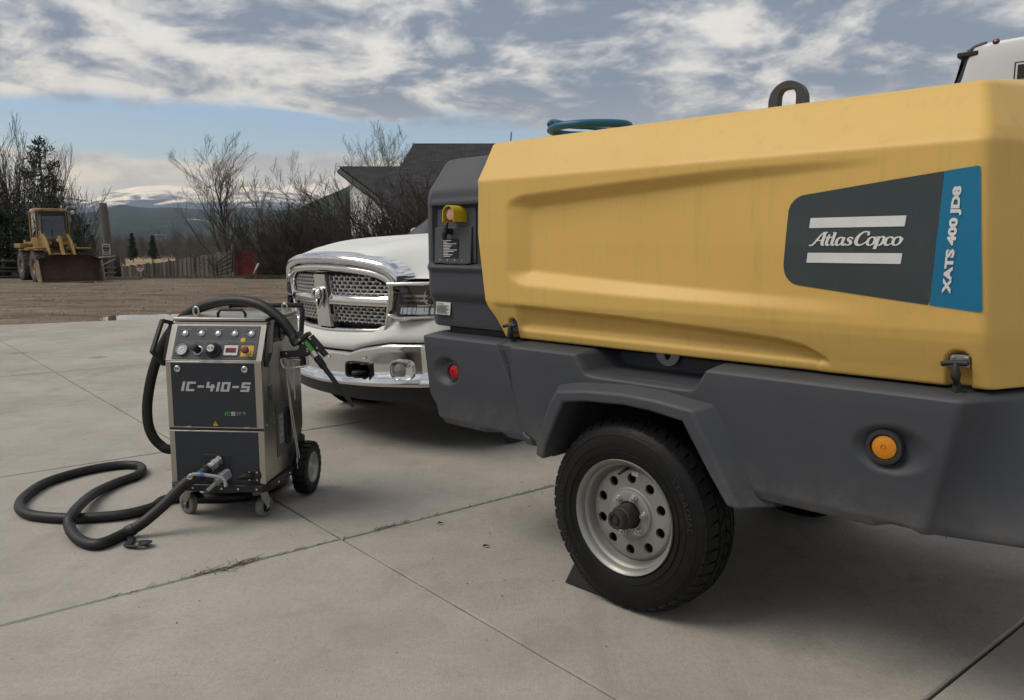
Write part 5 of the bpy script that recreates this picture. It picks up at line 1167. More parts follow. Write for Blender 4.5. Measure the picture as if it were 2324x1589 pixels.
# --- blasting gun, hung on the machine's right side
gun = thing('blasting_gun', 'black and green blasting gun with a long nozzle hung on the blasting machine', 'blasting gun', BO, BR)
GY = .135
def gp(X, Y, dy=0.): return bl((1040 + .3147 * X) / 1.7625, (1160 + .3147 * Y) / 1.7625, GY + dy)
def seg_(name, a, b_, r0, r1, m, seg=20, par=gun): return MB().cyl(gp(*a), gp(*b_), r0, r1, seg).build(name, m, par, .7)
M_GUNG = mat('gun_green', (.075, .30, .075), .38)
seg_('barrel', (575, 640), (690, 800), .0185, .0185, M_GUNG); seg_('collar', (672, 780), (715, 845), .021, .021, M_STEEL, 8); seg_('nozzle_base', (705, 830), (820, 990), .0165, .0135, M_BLKP); seg_('nozzle', (812, 978), (1190, 1482), .0125, .0092, M_BLKP)
b = MB()
for k in range(6):
    a = gp(725, 858); c = gp(815, 985); u, w, ax = basis(c - a); an = 2 * math.pi * k / 6; o = (u * math.cos(an) + w * math.sin(an)); b.tube([a + o * .0165, c + o * .0135], .003, 6)
b.build('nozzle_rib', M_BLKP, gun, 3.2)
seg_('lamp_body', (640, 600, -.012), (775, 755, -.012), .0195, .0195, M_POWD); seg_('lamp_head', (755, 735, -.012), (840, 832, -.012), .0150, .0150, M_BLKP); seg_('rear_body', (470, 560), (585, 655), .021, .020, M_POWD)
# clip plate carrying the name
ax = (gp(690, 800) - gp(575, 640)).normalized(); ac = Vector((ax.z, 0, -ax.x)); ctr = gp(535, 618)
rotm = Matrix((ac, Vector((0, 1, 0)), ax)).transposed()
MB().box(ctr, (.090, .052, .020), rotm).build('clip', M_POWD, gun, None, .003)
fc = lambda a, c: tuple(ctr + (-ac if ac.x < 0 else ac) * (-.034 + a) + (-ax if ax.z < 0 else ax) * (-.005 + c) + Vector((0, -.0272, 0)))
techno('IC', 0, 0, 1, 1, .28, .25, M_GREEN, gun, lambda a, c: fc(a * .0125, c * .0105), .1, 'lettering'); techno('S', 0, 0, 1, 1, .28, .2, mat('pale_print', (.5, .5, .5), .5), gun, lambda a, c: fc(.0215 + a * .0125, c * .0105), .1, 'lettering')
# grip: side outline in the plane of the gun
grip = [(490, 690), (560, 660), (660, 800), (640, 830), (560, 850), (420, 850), (330, 860), (282, 872), (262, 860), (250, 800), (262, 778), (360, 770), (470, 760), (500, 740)]
b = MB(); f0 = [gp(X, Y, -.018) for X, Y in grip]; f1 = [gp(X, Y, .018) for X, Y in grip]; n = len(grip)
b.v = [tuple(p) for p in f0 + f1]; b.f = [tuple(range(n)), tuple(range(n, 2 * n))[::-1]] + [(k, n + k, n + (k + 1) % n, (k + 1) % n) for k in range(n)]
b.fix().build('grip', M_POWD, gun, None, .005)
for X, Y in ((545, 678), (600, 750), (333, 808), (638, 622), (725, 735), (603, 780)): MB().lathe([(.0048, 0), (.004, .002), (0, .0025)], gp(X, Y, -.0185 if X != 638 and X != 725 else -.031), (0, -1, 0), 12).build('screw', M_STEEL, gun)
MB().tube(spline([gp(285, 872), gp(262, 890), gp(280, 950), gp(320, 992), gp(450, 985), gp(570, 968), gp(612, 935), gp(600, 850), gp(620, 815), gp(660, 800)], 4), .0045, 8).build('trigger_guard', M_STEEL, gun, 3.2)
MB().tube([gp(340, 868), gp(430, 880), gp(530, 890)], .0065, 8, flat=.7).build('trigger', M_STEEL, gun, 3.2); MB().tube([gp(535, 850), gp(538, 945)], .008, 8).build('safety_stop', M_BLKP, gun)
MB().tube(spline([bl(640, 741, .26), bl(647, 757, .2), bl(655, 762, .16), gp(450, 632)], 5), .0045, 8).build('signal_cable', M_BLKP, gun, 3.2)
# --- white strap and cable hanging down the machine's side
M_STRAP = mat('white_webbing', (.50, .49, .46), .7)
st_ = thing('earth_strap', 'white webbing strap hanging down the side of the blasting machine', 'strap', BO, BR)
def rib(pts, w, name):
    P = spline(pts, 5); MB().grid([[p + Vector((0, -w / 2, 0)) for p in P], [p + Vector((.003, 0, 0)) for p in P], [p + Vector((0, w / 2, 0)) for p in P]]).build(name, M_STRAP, st_, 3.2)
X0 = HW + .014
rib([(X0, .255, .855), (X0 + .004, .262, .70), (X0 + .006, .30, .45), (X0 + .012, .335, .30), (X0 + .016, .345, .20)], .014, 'strap_band'); rib([(X0 + .004, .270, .80), (X0 + .010, .290, .66), (X0 + .012, .33, .58), (X0 + .010, .34, .60), (X0 + .012, .345, .72), (X0 + .010, .35, .62), (X0 + .012, .345, .525)], .020, 'strap_band')
MB().tube(spline([(X0, .262, .70), (X0 + .010, .310, .46), (X0 + .020, .345, .26), (X0 + .030, .352, .16), (X0 + .026, .345, .142), (X0 + .018, .335, .165), (X0 + .012, .338, .22)], 6), .0028, 6).build('cable', M_STRAP, st_, 3.2)

# ================================================================ HOUSE behind the truck
def _shing(t, b):
    P = N_(t, 'ShaderNodeTexCoord').outputs['Object']
    br = N_(t, 'ShaderNodeTexBrick'); t.links.new(map_(t, P, (1, 1, 1)), br.inputs[0]); br.inputs['Scale'].default_value = 1.; br.inputs['Brick Width'].default_value = .33; br.inputs['Row Height'].default_value = .14; br.inputs['Mortar Size'].default_value = .012
    br.inputs[1].default_value = (.030, .030, .033, 1); br.inputs[2].default_value = (.058, .057, .060, 1); br.inputs[3].default_value = (.012, .012, .013, 1)
    c = mx_(t, rg_(t, nz_(t, P, 3, 5), .4, .7, 0, .6), br.outputs[0], (.040, .040, .044))
    t.links.new(c, b.inputs['Base Color']); b.inputs['Roughness'].default_value = .95; b.inputs['Specular IOR Level'].default_value = .15
M_SHING = pos_mat('asphalt_shingles', _shing)
M_SIDING = mat('white_siding', (.74, .74, .72), .6, col2=(.69, .69, .67), scale=2)
M_SOFFIT = mat('beige_soffit', (.36, .335, .29), .8)
M_FASCIA = mat('dark_fascia', (.035, .034, .034), .8)
house = thing('house', 'white sided house with dark shingled prow roof behind the truck', 'house', (-6.44, 30., 0))
def roof(name, pts, th=.12):
    """flat slab with its own plane as object axes so the shingle courses run level"""
    P = [Vector(p) for p in pts]; o = P[0]; ux = (P[1] - P[0]).normalized(); nz = ux.cross(P[-1] - P[0]).normalized(); uy = nz.cross(ux)
    b = MB(); b.prism([((p - o).dot(ux), (p - o).dot(uy)) for p in P], lambda a, c: (a, c, 0), lambda a, c: (a, c, -th)); b.fix()
    ob = b.build(name, M_SHING, house, None); ob.matrix_local = Matrix.Translation(o) @ Matrix((ux, uy, nz)).transposed().to_4x4(); return ob
RZ = 4.19; RU = 5.25
roof('near_roof', [(0, 0, RZ), (17, 0, RZ), (17, -4.2, 1.95), (3.35, -4.2, 1.95)])
roof('far_roof', [(17, .03, RZ), (0, .03, RZ), (3.35, 4.2, 1.95), (17, 4.2, 1.95)][::1], .12)
roof('upper_roof', [(2.45, 2.6, 5.36), (17, 2.6, 5.36), (17, .2, 4.05), (2.15, .2, 4.05)])
roof('upper_back_roof', [(17, 2.63, 5.36), (2.45, 2.63, 5.36), (2.15, 6.2, 3.9), (17, 6.2, 3.9)])
# fascia boards along the prow
for y1 in (-4.2, 4.2):
    d = Vector((3.35, y1, 1.95 - RZ)); b = MB(); b.tube([Vector((-.04, 0, RZ - .07)), Vector((-.04, 0, RZ - .07)) + d], .11, 4); b.build('fascia', M_FASCIA, house, None)
b = MB(); b.add([(0.02, -.02, RZ - .15), (3.3, 4.15, 1.82), (3.4, .0, RZ - .16)], [(0, 1, 2)]); b.add([(0.02, .02, RZ - .15), (3.3, -4.15, 1.82), (3.4, 0, RZ - .16)], [(0, 1, 2)]); b.build('soffit', M_SOFFIT, house)
# walls: lap siding boards, each course its own board
wy0, wx0 = -1.1, .90
for k in range(26):
    z0 = -.1 + k * .16; z1 = z0 + .158
    # right edge limited by the roof slope above
    if z1 > 3.9: break
    xr_ = 15.
    ymin = -3.7
    def rake_x(z, y): return .85
    for (ax_, ay_, bx_, by_) in ((.52, -.50, 3.6, -3.6), (3.6, -3.6, 15., -3.6), (.52, -.50, 1.9, 3.0)):
        # keep the board under the roof plane: z < RZ - |y| * slope
        sl_ = (RZ - 1.95) / 4.2
        pts = [(ax_ + (bx_ - ax_) * q / 12, ay_ + (by_ - ay_) * q / 12) for q in range(13)]
        ok = [p for p in pts if z1 < RZ - .2 - abs(p[1]) * sl_]
        if len(ok) < 2: continue
        p0, p1 = Vector((*ok[0], 0)), Vector((*ok[-1], 0)); e = (p1 - p0).normalized(); nr = Vector((e.y, -e.x, 0))
        if nr.y > 0 and ay_ < 0 and by_ < 0: nr = -nr
        b = MB(); b.add([p0 + nr * .022 + Vector((0, 0, z0)), p1 + nr * .022 + Vector((0, 0, z0)), p1 + nr * .004 + Vector((0, 0, z1)), p0 + nr * .004 + Vector((0, 0, z1)), p0 - nr * .02 + Vector((0, 0, z0)), p1 - nr * .02 + Vector((0, 0, z0)), p1 - nr * .02 + Vector((0, 0, z1)), p0 - nr * .02 + Vector((0, 0, z1))], [(0, 1, 2, 3), (7, 6, 5, 4), (0, 4, 5, 1), (1, 5, 6, 2), (2, 6, 7, 3), (3, 7, 4, 0)]); b.fix().build('siding_board', M_SIDING, house)
MB().b2((.46, -.56, -.1), (.56, -.44, 3.72)).build('corner_board', M_SIDING, house)

# ================================================================ TALL WHITE VAN behind the compressor
M_VAN = mat('white_van_paint', (.62, .62, .63), .32, coat=.5, col2=(.58, .58, .59), scale=2)
van = thing('box_van', 'tall white van with dark windshield trim behind the compressor', 'van', (3.45, 6.0, 0), R(-40))
VM = Matrix.Rotation(R(-40), 3, 'Z')
def vl(X, Y):
    """point of the van's near side seen at photograph position (X,Y)"""
    c, s = math.cos(R(7.45)), math.sin(R(7.45)); d = VM.transposed() @ Vector(((X - 1162) / 1780, c + (794.5 - Y) / 1780 * s, -s + (794.5 - Y) / 1780 * c)); o = VM.transposed() @ (Vector((0, 0, CAM_H)) - Vector((3.45, 6.0, 0))); p = o + d * (-o.y / d.y); return p.x, p.z
vt = [vl(2176, 176), vl(2190, 130), vl(2205, 106), vl(2235, 95), vl(2262, 90), vl(2324, 79)]
sidep = [(-.75, .45), (-.80, .95), (-.66, 1.30), (-.45, 1.70)] + vt + [(vt[-1][0] + 1.2, vt[-1][1] + .06), (5.4, vt[-1][1] + .08), (5.55, vt[-1][1] - .05), (5.6, .5), (4.9, .42), (.6, .42)]
cen = Vector((2.4, 1.5)); b = MB()
def vsec(y, k): return [((cen + (Vector(p) - cen) * k).x, y, (cen + (Vector(p) - cen) * k).y) for p in sidep]
b.grid([vsec(.0, .90), vsec(.0, .97), vsec(.012, .99), vsec(.05, 1.), vsec(.12, 1.006), vsec(1.0, 1.012), vsec(1.9, 1.004), vsec(2.0, .96)], wrap=True); n = len(sidep); b.f += [tuple(range(n)), tuple(range(len(b.v) - n, len(b.v)))]
b.fix().build('body', M_VAN, van, .5)
b = MB(); b.grid([[(x - .045, y, z + .012) for y in (.12, .5, 1., 1.5, 1.88)] for x, z in [(-.42, 1.75)] + vt[:3]]); b.fix().build('windshield', M_GLASS, van, 3.2)
MB().tube(spline([(-.44, .04, 1.66)] + [(x + .01, .045, z - .012) for x, z in vt[:4]], 5), .024, 8).build('windshield_trim', M_BLKP, van, 3.2)
q = vl(2196, 121); MB().b2((q[0] - .07, .0, q[1] - .022), (q[0] + .07, .10, q[1] + .012)).build('wiper_tip', M_BLKP, van, None, .006)
q = vl(2260, 93); MB().lathe([(.024, 0), (.023, .012), (.017, .018), (.015, .014)], (q[0], .02, q[1] - .005), (0, -.75, .66), 16).build('lamp_bezel', M_BLKP, van); MB().lathe([(.017, .008), (.012, .018), (0, .022)], (q[0], .02, q[1] - .005), (0, -.75, .66), 14).build('marker_lamp', mat('amber_lens_dark', (.35, .09, .01), .2), van)
# big letter on the side: dark face, pale border, dark outline
tq = vl(2304, 142)
def tee(o, name, m, g):
    P = [(0 - g, 0 + g), (.30 + g, 0 + g), (.30 + g, -.10 - g), (.20 + g, -.10 - g), (.20 + g, -.50 - g), (.09 - g, -.50 - g), (.09 - g, -.10 - g), (0 - g, -.10 - g)]
    MB().prism(P, lambda a, c: (tq[0] + .02 + a, o, tq[1] - .02 + c), lambda a, c: (tq[0] + .02 + a, o + .004, tq[1] - .02 + c)).fix().build(name, m, van)
tee(-.006, 'letter_outline', M_BLKP, .022); tee(-.011, 'letter_border', M_WHT, .012); tee(-.016, 'letter', M_BLKP, .0)
for x in (.35, 4.6):
    for y in (.12, 1.88):
        w = bpy.data.objects.new('wheel', None); COL.objects.link(w); w.parent = van; w.location = (x, y, .36); s = -1 if y < 1 else 1
        MB().lathe([(.20, -.10), (.33, -.12), (.36, -.09), (.36, .06), (.33, .10), (.21, .10)], (0, 0, 0), (0, s, 0), 36).build('tyre', M_TYRE, w); MB().lathe([(.21, .09), (.19, .06), (.06, .09), (0, .09)], (0, 0, 0), (0, s, 0), 28).build('rim', M_RIM, w)
MB().add([(.10, -.006, 1.45), (.85, -.006, 1.45), (.85, -.006, 2.05), (.22, -.006, 2.05)], [(0, 1, 2, 3)]).build('side_window', M_GLASS, van)

# ================================================================ WHEEL LOADER across the yard (x forward, y to its left)
M_LOAD = mat('loader_yellow', (.30, .19, .050), .55, col2=(.22, .14, .042), scale=3, dirt=(.11, .08, .045), dscale=4, dlo=.52, dhi=.8)
M_RUST = mat('rusty_bucket', (.050, .030, .024), .7, col2=(.085, .040, .028), scale=2.2, dirt=(.10, .075, .055), dscale=3, dlo=.5, dhi=.75)
M_EDGE = mat('worn_edge', (.22, .165, .10), .6, col2=(.14, .10, .07), scale=8)
M_CABG = mat('cab_glass', (.045, .055, .060), .06, spec=.8)
ldr = thing('wheel_loader', 'weathered yellow wheel loader with its rusty bucket lowered across the yard', 'wheel loader', (-18.62, 32.0, -.03), R(-47)); ldr.scale = (1, .84, 1)
for x, ph in ((1.15, .2), (-.95, .5)):
    for s in (-1, 1):
        w = bpy.data.objects.new('wheel', None); COL.objects.link(w); w.parent = ldr; w.location = (x, s * .92, .60)
        MB().lathe([(.28, -.20), (.40, -.23), (.53, -.22), (.575, -.17), (.58, 0), (.575, .17), (.53, .22), (.40, .23), (.28, .20)], (0, 0, 0), (0, 1, 0), 40).build('tyre', mat('dusty_tyre', (.060, .056, .052), .8, col2=(.10, .094, .085), scale=5), w, .6)
        b = MB(); n = 20
        for k in range(n):
            for q in (-1, 1):
                a = 2 * math.pi * (k + (.5 if q > 0 else 0)) / n; P = lambda a_, r, y: (math.cos(a_) * r, y, math.sin(a_) * r); yo, yi = q * .225, q * .01
                b.add([P(a, .54, yo), P(a + .17, .54, yo), P(a + .30, .57, yi), P(a + .13, .57, yi), P(a, .60, yo * .92), P(a + .17, .60, yo * .92), P(a + .30, .61, yi), P(a + .13, .61, yi)], [(0, 1, 5, 4), (1, 2, 6, 5), (2, 3, 7, 6), (3, 0, 4, 7), (4, 5, 6, 7)])
        b.fix().build('tread', MATS['dusty_tyre'], w, None)
        MB().lathe([(.29, .20), (.27, .19), (.25, .10), (.12, .08), (.11, .16), (0, .16)], (0, 0, 0), (0, s, 0), 28).build('rim', mat('rusty_rim', (.20, .10, .06), .6, col2=(.30, .19, .09), scale=6), w)
# frames, hood, fenders
def part(name, boxes, m, bev=.02): 
    b = MB()
    for a, c in boxes: b.b2(a, c)
    return b.build(name, m, ldr, None, bev)
part('rear_hood', [((-2.3, -.62, .75), (-.55, .62, 1.62))], M_LOAD); part('counterweight', [((-2.55, -.80, .55), (-2.28, .80, 1.25))], M_LOAD)
part('front_frame', [((.30, -.36, .50), (1.55, .36, 1.10))], M_LOAD); part('pivot', [((-.6, -.30, .45), (.32, .30, .85))], M_DARKM)
for s in (-1, 1):
    part('rear_fender', [((-1.5, min(s * .66, s * 1.22), 1.30), (-.42, max(s * .66, s * 1.22), 1.48))], M_LOAD); part('front_fender', [((.55, min(s * .66, s * 1.18), 1.26), (1.75, max(s * .66, s * 1.18), 1.32))], M_LOAD)
    part('step', [((-.40, min(s * .72, s * .95), .62), (.0, max(s * .72, s * .95), .66)), ((-.40, min(s * .72, s * .80), .66), (-.36, max(s * .72, s * .80), 1.3))], M_LOAD, .005)
# cab: floor skirt, posts, roof, glass
sk = [(-.60, .70), (.42, .70), (.62, .52), (.62, -.52), (.42, -.70), (-.60, -.70)]
MB().prism(sk, lambda x, y: (x, y, 1.10), lambda x, y: (x, y, 1.72)).fix().build('cab_base', M_LOAD, ldr, None, .02)
rf = [(-.62, .70), (.38, .70), (.55, .50), (.55, -.50), (.38, -.70), (-.62, -.70)]
MB().prism(rf, lambda x, y: (x, y, 2.74), lambda x, y: (x * .98, y * .96, 2.86)).fix().build('cab_roof', M_LOAD, ldr, None, .03)
for k in range(6): MB().tube([(sk[k][0] * .985, sk[k][1] * .985, 1.70), (rf[k][0] * .985, rf[k][1] * .985, 2.76)], .040 if k in (0, 5) else .032, 6).build('cab_post', M_LOAD if k in (0, 1, 4, 5) else M_BLKP, ldr)
for k in (0, 1, 2, 3, 4, 5):
    a, c = sk[k], sk[(k + 1) % 6]; d, e = rf[k], rf[(k + 1) % 6]
    MB().add([(a[0] * .96, a[1] * .96, 1.72), (c[0] * .96, c[1] * .96, 1.72), (e[0] * .96, e[1] * .96, 2.74), (d[0] * .96, d[1] * .96, 2.74)], [(0, 1, 2, 3)]).fix().build('cab_window', clear_mat('cab_pane', (.55, .60, .62), .10), ldr)
part('seat', [((-.35, -.25, 1.72), (.10, .25, 1.95)), ((-.42, -.25, 1.9), (-.30, .25, 2.45))], M_BLKP, .03); part('wiper', [((.60, -.10, 1.72), (.63, -.07, 2.05))], M_BLKP, .004)
for _b in (((-.62, -.66, 1.72), (-.57, -.30, 2.74)), ((-.62, .30, 1.72), (-.57, .66, 2.74)), ((.50, -.48, 2.52), (.54, .48, 2.74))): part('cab_lining', [_b], M_BLKP, .004)
for s in (-1, 1):
    MB().sphere((.50, s * .86, 2.72), .09, 12, 8, (.6, 1, 1)).build('work_lamp', mat('lamp_glass', (.45, .45, .43), .2), ldr, 3.2)
    MB().lathe([(.085, 0), (.085, .05), (.07, .06), (0, .05)], (.62, s * .46, 1.36), (1, 0, 0), 18).build('headlamp', MATS['lamp_glass'], ldr)
    arm = [(.20, 1.95), (.38, 1.98), (1.10, 1.62), (1.55, 1.10), (2.15, .66), (2.24, .50), (2.16, .34), (1.90, .50), (1.30, .98), (.95, 1.36), (.20, 1.72)]
    MB().prism(arm, lambda x, z: (x, s * .46, z), lambda x, z: (x, s * .58, z)).fix().build('lift_arm', M_LOAD, ldr, None, .012)
    MB().cyl((.55, s * .40, .75), (1.25, s * .40, 1.25), .06, seg=12).build('lift_cylinder', M_DARKM, ldr)
MB().cyl((.75, .46, 1.45), (.75, -.46, 1.45), .09, seg=14).build('arm_cross_tube', M_LOAD, ldr); MB().cyl((.55, 0, 1.62), (1.45, 0, 1.55), .075, seg=12).build('tilt_cylinder', M_LOAD, ldr); MB().tube([(1.30, 0, 1.75), (1.55, 0, 1.30), (1.9, 0, .85), (2.2, 0, .72)], .085, 6).build('bell_crank', M_LOAD, ldr, .6)
part('hose_bundle', [((.66, -.2, 1.3), (.95, .2, 1.7))], M_DARKM, .05)
# bucket: curved shell between two cheek plates, bolted edge segments
bp = [(3.05, .02), (2.55, .04), (2.36, .16), (2.30, .40), (2.34, .70), (2.48, .98), (2.60, 1.05)]
BW = 1.28
top_ = lambda y: -.16 * sm(abs(y), .75, 1.28)
b = MB(); b.grid([[(x, y, z + (top_(y) if k >= 5 else 0)) for y in np.linspace(-BW, BW, 17)] for k, (x, z) in enumerate(bp)]); b.grid([[(x - .035, y, z - .02 + (top_(y) if k >= 5 else 0)) for y in np.linspace(-BW, BW, 17)] for k, (x, z) in enumerate(bp)], flip=True); b.fix().build('bucket', M_RUST, ldr, .6)
for s in (-1, 1):
    cp_ = [(3.05, .0), (2.55, .02), (2.34, .15), (2.27, .40), (2.31, .70), (2.44, .84), (2.60, .86), (2.72, .72)]
    MB().prism(cp_, lambda x, z: (x, s * BW, z), lambda x, z: (x, s * (BW + .035), z)).fix().build('bucket_cheek', M_EDGE, ldr)
for k in range(8): MB().b2((2.98, -BW + .03 + k * .318, .0), (3.14 + .012 * (k % 2), -BW + .32 + k * .318, .035)).build('cutting_edge', M_EDGE, ldr, None, .005)
MB().tube([(-.3, -.95, 2.2), (-.2, -1.0, 2.2)], .02, 6).build('mirror_arm', M_DARKM, ldr); part('mirror', [((-.1, -1.05, 1.55), (-.05, -.85, 1.72))], M_BLKP, .01)

# ================================================================ FENCES, POLE, SIGN
M_WOOD = mat('weathered_wood', (.135, .120, .105), .9, col2=(.085, .074, .064), scale=3, stretch=(6, 6, .6), bump=.3, bscale=20)
M_WOODD = mat('dark_old_wood', (.060, .050, .043), .9, col2=(.035, .03, .027), scale=5, stretch=(5, 5, .6))
M_WOODL = mat('pale_grey_wood', (.20, .185, .165), .9, col2=(.13, .118, .105), scale=4, stretch=(6, 6, .6))
pole = px(249, 600, 36.); pole.z = land(pole.x, pole.y)
po = thing('utility_pole', 'short weathered utility pole with a small notice, beside the loader', 'pole', pole)
MB().tube(spline([(0, 0, -.3), (-.03, 0, 1.5), (-.13, 0, 3.27 - pole.z)], 4), [.20] * 4 + [.18] * 4 + [.165], 14).build('post', mat('pole_wood', (.15, .135, .115), .9, col2=(.10, .088, .074), scale=2, stretch=(8, 8, .5)), po, .8)
nz0 = px(252, 566, 36).z - pole.z
b = MB(); b.box((.0, -.21, nz0), (.36, .02, .50)); b.build('notice', mat('notice_white', (.40, .40, .39), .7), po)
for k, (wd, hh) in enumerate(((.26, .05), (.30, .10), (.24, .07), (.28, .04))): MB().box((.0, -.223, nz0 + .16 - k * .11), (wd, .006, hh)).build('notice_line', M_BLKP, po)
# solid board fence, dipping to the left
fe = thing('board_fence', 'tall weathered grey board fence running along the far edge of the yard', 'fence', (0, 0, 0))
rs = random.Random(11); A0 = px(262, 606, 45.); A1 = px(530, 567, 38.)
nb = 58; fm = []
for k in range(4): fm.append(mat('fence_board_%d' % k, ((.115, .100, .086), (.140, .124, .107), (.090, .078, .067), (.165, .147, .128))[k], .92, col2=((.075, .066, .057), (.10, .09, .078), (.05, .043, .037), (.13, .118, .102))[k], scale=3, stretch=(7, 7, .5)))
for k in range(nb):
    t = (k + .5) / nb; p = A0.lerp(A1, t); tz = p.z + rs.uniform(-.04, .05) + .10 * math.sin(t * 3.1) * -1; w = (A1 - A0).length / nb * rs.uniform(.975, 1.02); an = math.atan2(A1.y - A0.y, A1.x - A0.x)
    b = MB(); g0 = land(p.x, p.y) - .35; b.box((0, 0, (tz + g0) / 2), (w, .028, tz - g0), Matrix.Rotation(rs.uniform(-.012, .012), 3, 'Y')); o = b.build('board', fm[rs.choice((0, 0, 1, 1, 2, 3))], fe); o.location = (p.x, p.y + .03 * (k % 2) + rs.uniform(-.008, .008), 0); o.rotation_euler = (0, 0, an)
for t, w in ((.0, .10), (.36, .06), (.50, .07), (.70, .10), (.98, .1)):
    p = A0.lerp(A1, t) - Vector((0, .09, 0)); MB().cyl((p.x, p.y, land(p.x, p.y) - .3), (p.x, p.y, p.z + .05), w * .6, seg=8).build('post', M_WOODL, fe)
p0, p1 = px(438, 634, 40.), px(466, 590, 40.2)
tag(MB().tube([p0, p1], .10, 4).build('leaning_plank', M_WOODL, None, None), 'dark plank leaning against the grey board fence', 'plank')
# red section and its post
rd = thing('red_fence', 'dark red corrugated metal screen at the end of the board fence', 'fence panel', (0, 0, 0))
q0, q1 = px(532, 568, 37.5), px(583, 566, 36.5); M_RED = mat('faded_red_paint', (.16, .018, .018), .7, col2=(.10, .012, .014), scale=3, stretch=(6, 6, .5))
for k in range(4):
    a = q0.lerp(q1, k / 4); c = q0.lerp(q1, (k + 1) / 4 - .012); n_ = 9; G = []
    for z in (0, 1): G.append([(lambda p, w: (p.x, p.y + .02 * (w % 2), (p.z + (-.12 if k == 3 else 0)) if z else land(p.x, p.y) - .4))(a.lerp(c, w / (n_ - 1)), w) for w in range(n_)])
    MB().grid(G).build('sheet', M_RED, rd)
p = px(529, 560, 37.2); b = MB(); b.cyl((p.x, p.y, land(p.x, p.y) - .3), (p.x, p.y, p.z + .12), .11, .10, 10); tag(b.build('gate_post', M_WOODL, None, .8), 'thick grey post between the board fence and the red screen', 'post')
# tubular gate leaning at an angle
gt = thing('tube_gate', 'rusty tubular metal gate leaning beside the red screen', 'gate', (0, 0, 0)); c4 = [px(490, 598, 36.6), px(527, 573, 36.6), px(528, 616, 36.8), px(494, 625, 36.8)]
for k in range(5):
    a = c4[0].lerp(c4[3], k / 4); c = c4[1].lerp(c4[2], k / 4); MB().tube([a, c], .028, 6).build('rail', M_WOODD, gt, 3.2)
MB().tube([c4[0], c4[3]], .03, 6).build('stile', M_WOODD, gt, 3.2); MB().tube([c4[1], c4[2]], .03, 6).build('stile', M_WOODD, gt, 3.2)
# timber gate left of the board fence
tg = thing('timber_gate', 'weathered round rail timber gate beside the loader bucket', 'gate', (0, 0, 0)); M_RAIL = M_WOODL
def rail(a, c, r, par, name='rail', m=None): return MB().tube([px(*a), px(*c)], r, 8).build(name, m or M_RAIL, par, 3.2)
rail((224, 586, 34.2), (264, 583, 34.2), .06, tg); rail((226, 609, 34.2), (264, 608, 34.2), .055, tg); rail((228, 621, 34.2), (264, 619, 34.2), .055, tg); rail((228, 606, 34.1), (262, 589, 34.1), .05, tg, 'brace')
for x in (239, 263): rail((x, 580, 34.25), (x, 634, 34.25), .075, tg, 'gate_stile', M_WOODD)
rail((266, 578, 34.4), (271, 632, 34.4), .09, tg, 'gate_stile', M_WOODD)
lf = thing('rail_fence', 'dark low rail fence behind the left side of the loader', 'fence', (0, 0, 0))
for y0, y1 in ((592, 594), (606, 609), (618, 616), (629, 629)): rail((-120, y0, 34.5), (44, y1, 34.5), .05, lf, 'rail', M_WOODD)
for x in (-90, -40, 8): rail((x, 588, 34.6), (x, 634, 34.6), .08, lf, 'fence_post', M_WOODD)
sill = px(232, 629, 32.6); tag(MB().box((sill.x + .3, sill.y, .02), (2.6, .16, .12)).build('timber_beam', M_WOODL, None, None), 'pale timber beam lying on the ground right of the bucket', 'timber')
# small octagonal sign
sp_ = px(318, 608, 33.4); sg = thing('octagon_sign', 'small red and white octagonal sign on a thin stake', 'sign', (sp_.x, sp_.y, land(sp_.x, sp_.y)))
sz = sp_.z - land(sp_.x, sp_.y); oc = [(.165 * math.cos(R(22.5 + 45 * k)), .165 * math.sin(R(22.5 + 45 * k))) for k in range(8)]
MB().prism(oc, lambda a, c: (a, 0, sz + c), lambda a, c: (a, .012, sz + c)).fix().build('plate', mat('sign_white', (.55, .54, .52), .6), sg)
b = MB(); f = lambda a, c: (a, -.004, sz + c); b.add([f(-.14, .06), f(.14, .06), f(.06, .15), f(-.06, .15)], [(0, 1, 2, 3)]); b.add([f(-.145, .01), f(.145, .01), f(.145, .05), f(-.145, .05)], [(0, 1, 2, 3)]); b.build('red_band', mat('sign_red', (.33, .04, .04), .6), sg)
b = MB(); b.add([f(-.10, -.05), f(.10, -.05), f(.10, -.035), f(-.10, -.035)], [(0, 1, 2, 3)]); b.add([f(-.08, -.085), f(.08, -.085), f(.08, -.07), f(-.08, -.07)], [(0, 1, 2, 3)]); b.build('small_print', M_WOODD, sg)
MB().tube([(.02, .015, 0), (.01, .015, sz)], .012, 6).build('stake', mat('stake_wood', (.42, .38, .31), .8), sg)
# leaning white stake and post by the shrubs
a, c = px(576, 622, 35.), px(587, 598, 35.); tag(MB().tube([a, c], .045, 6).build('white_stake', mat('white_wood', (.48, .48, .47), .8), None, 3.2), 'short white stake tilted beside the red screen', 'stake')

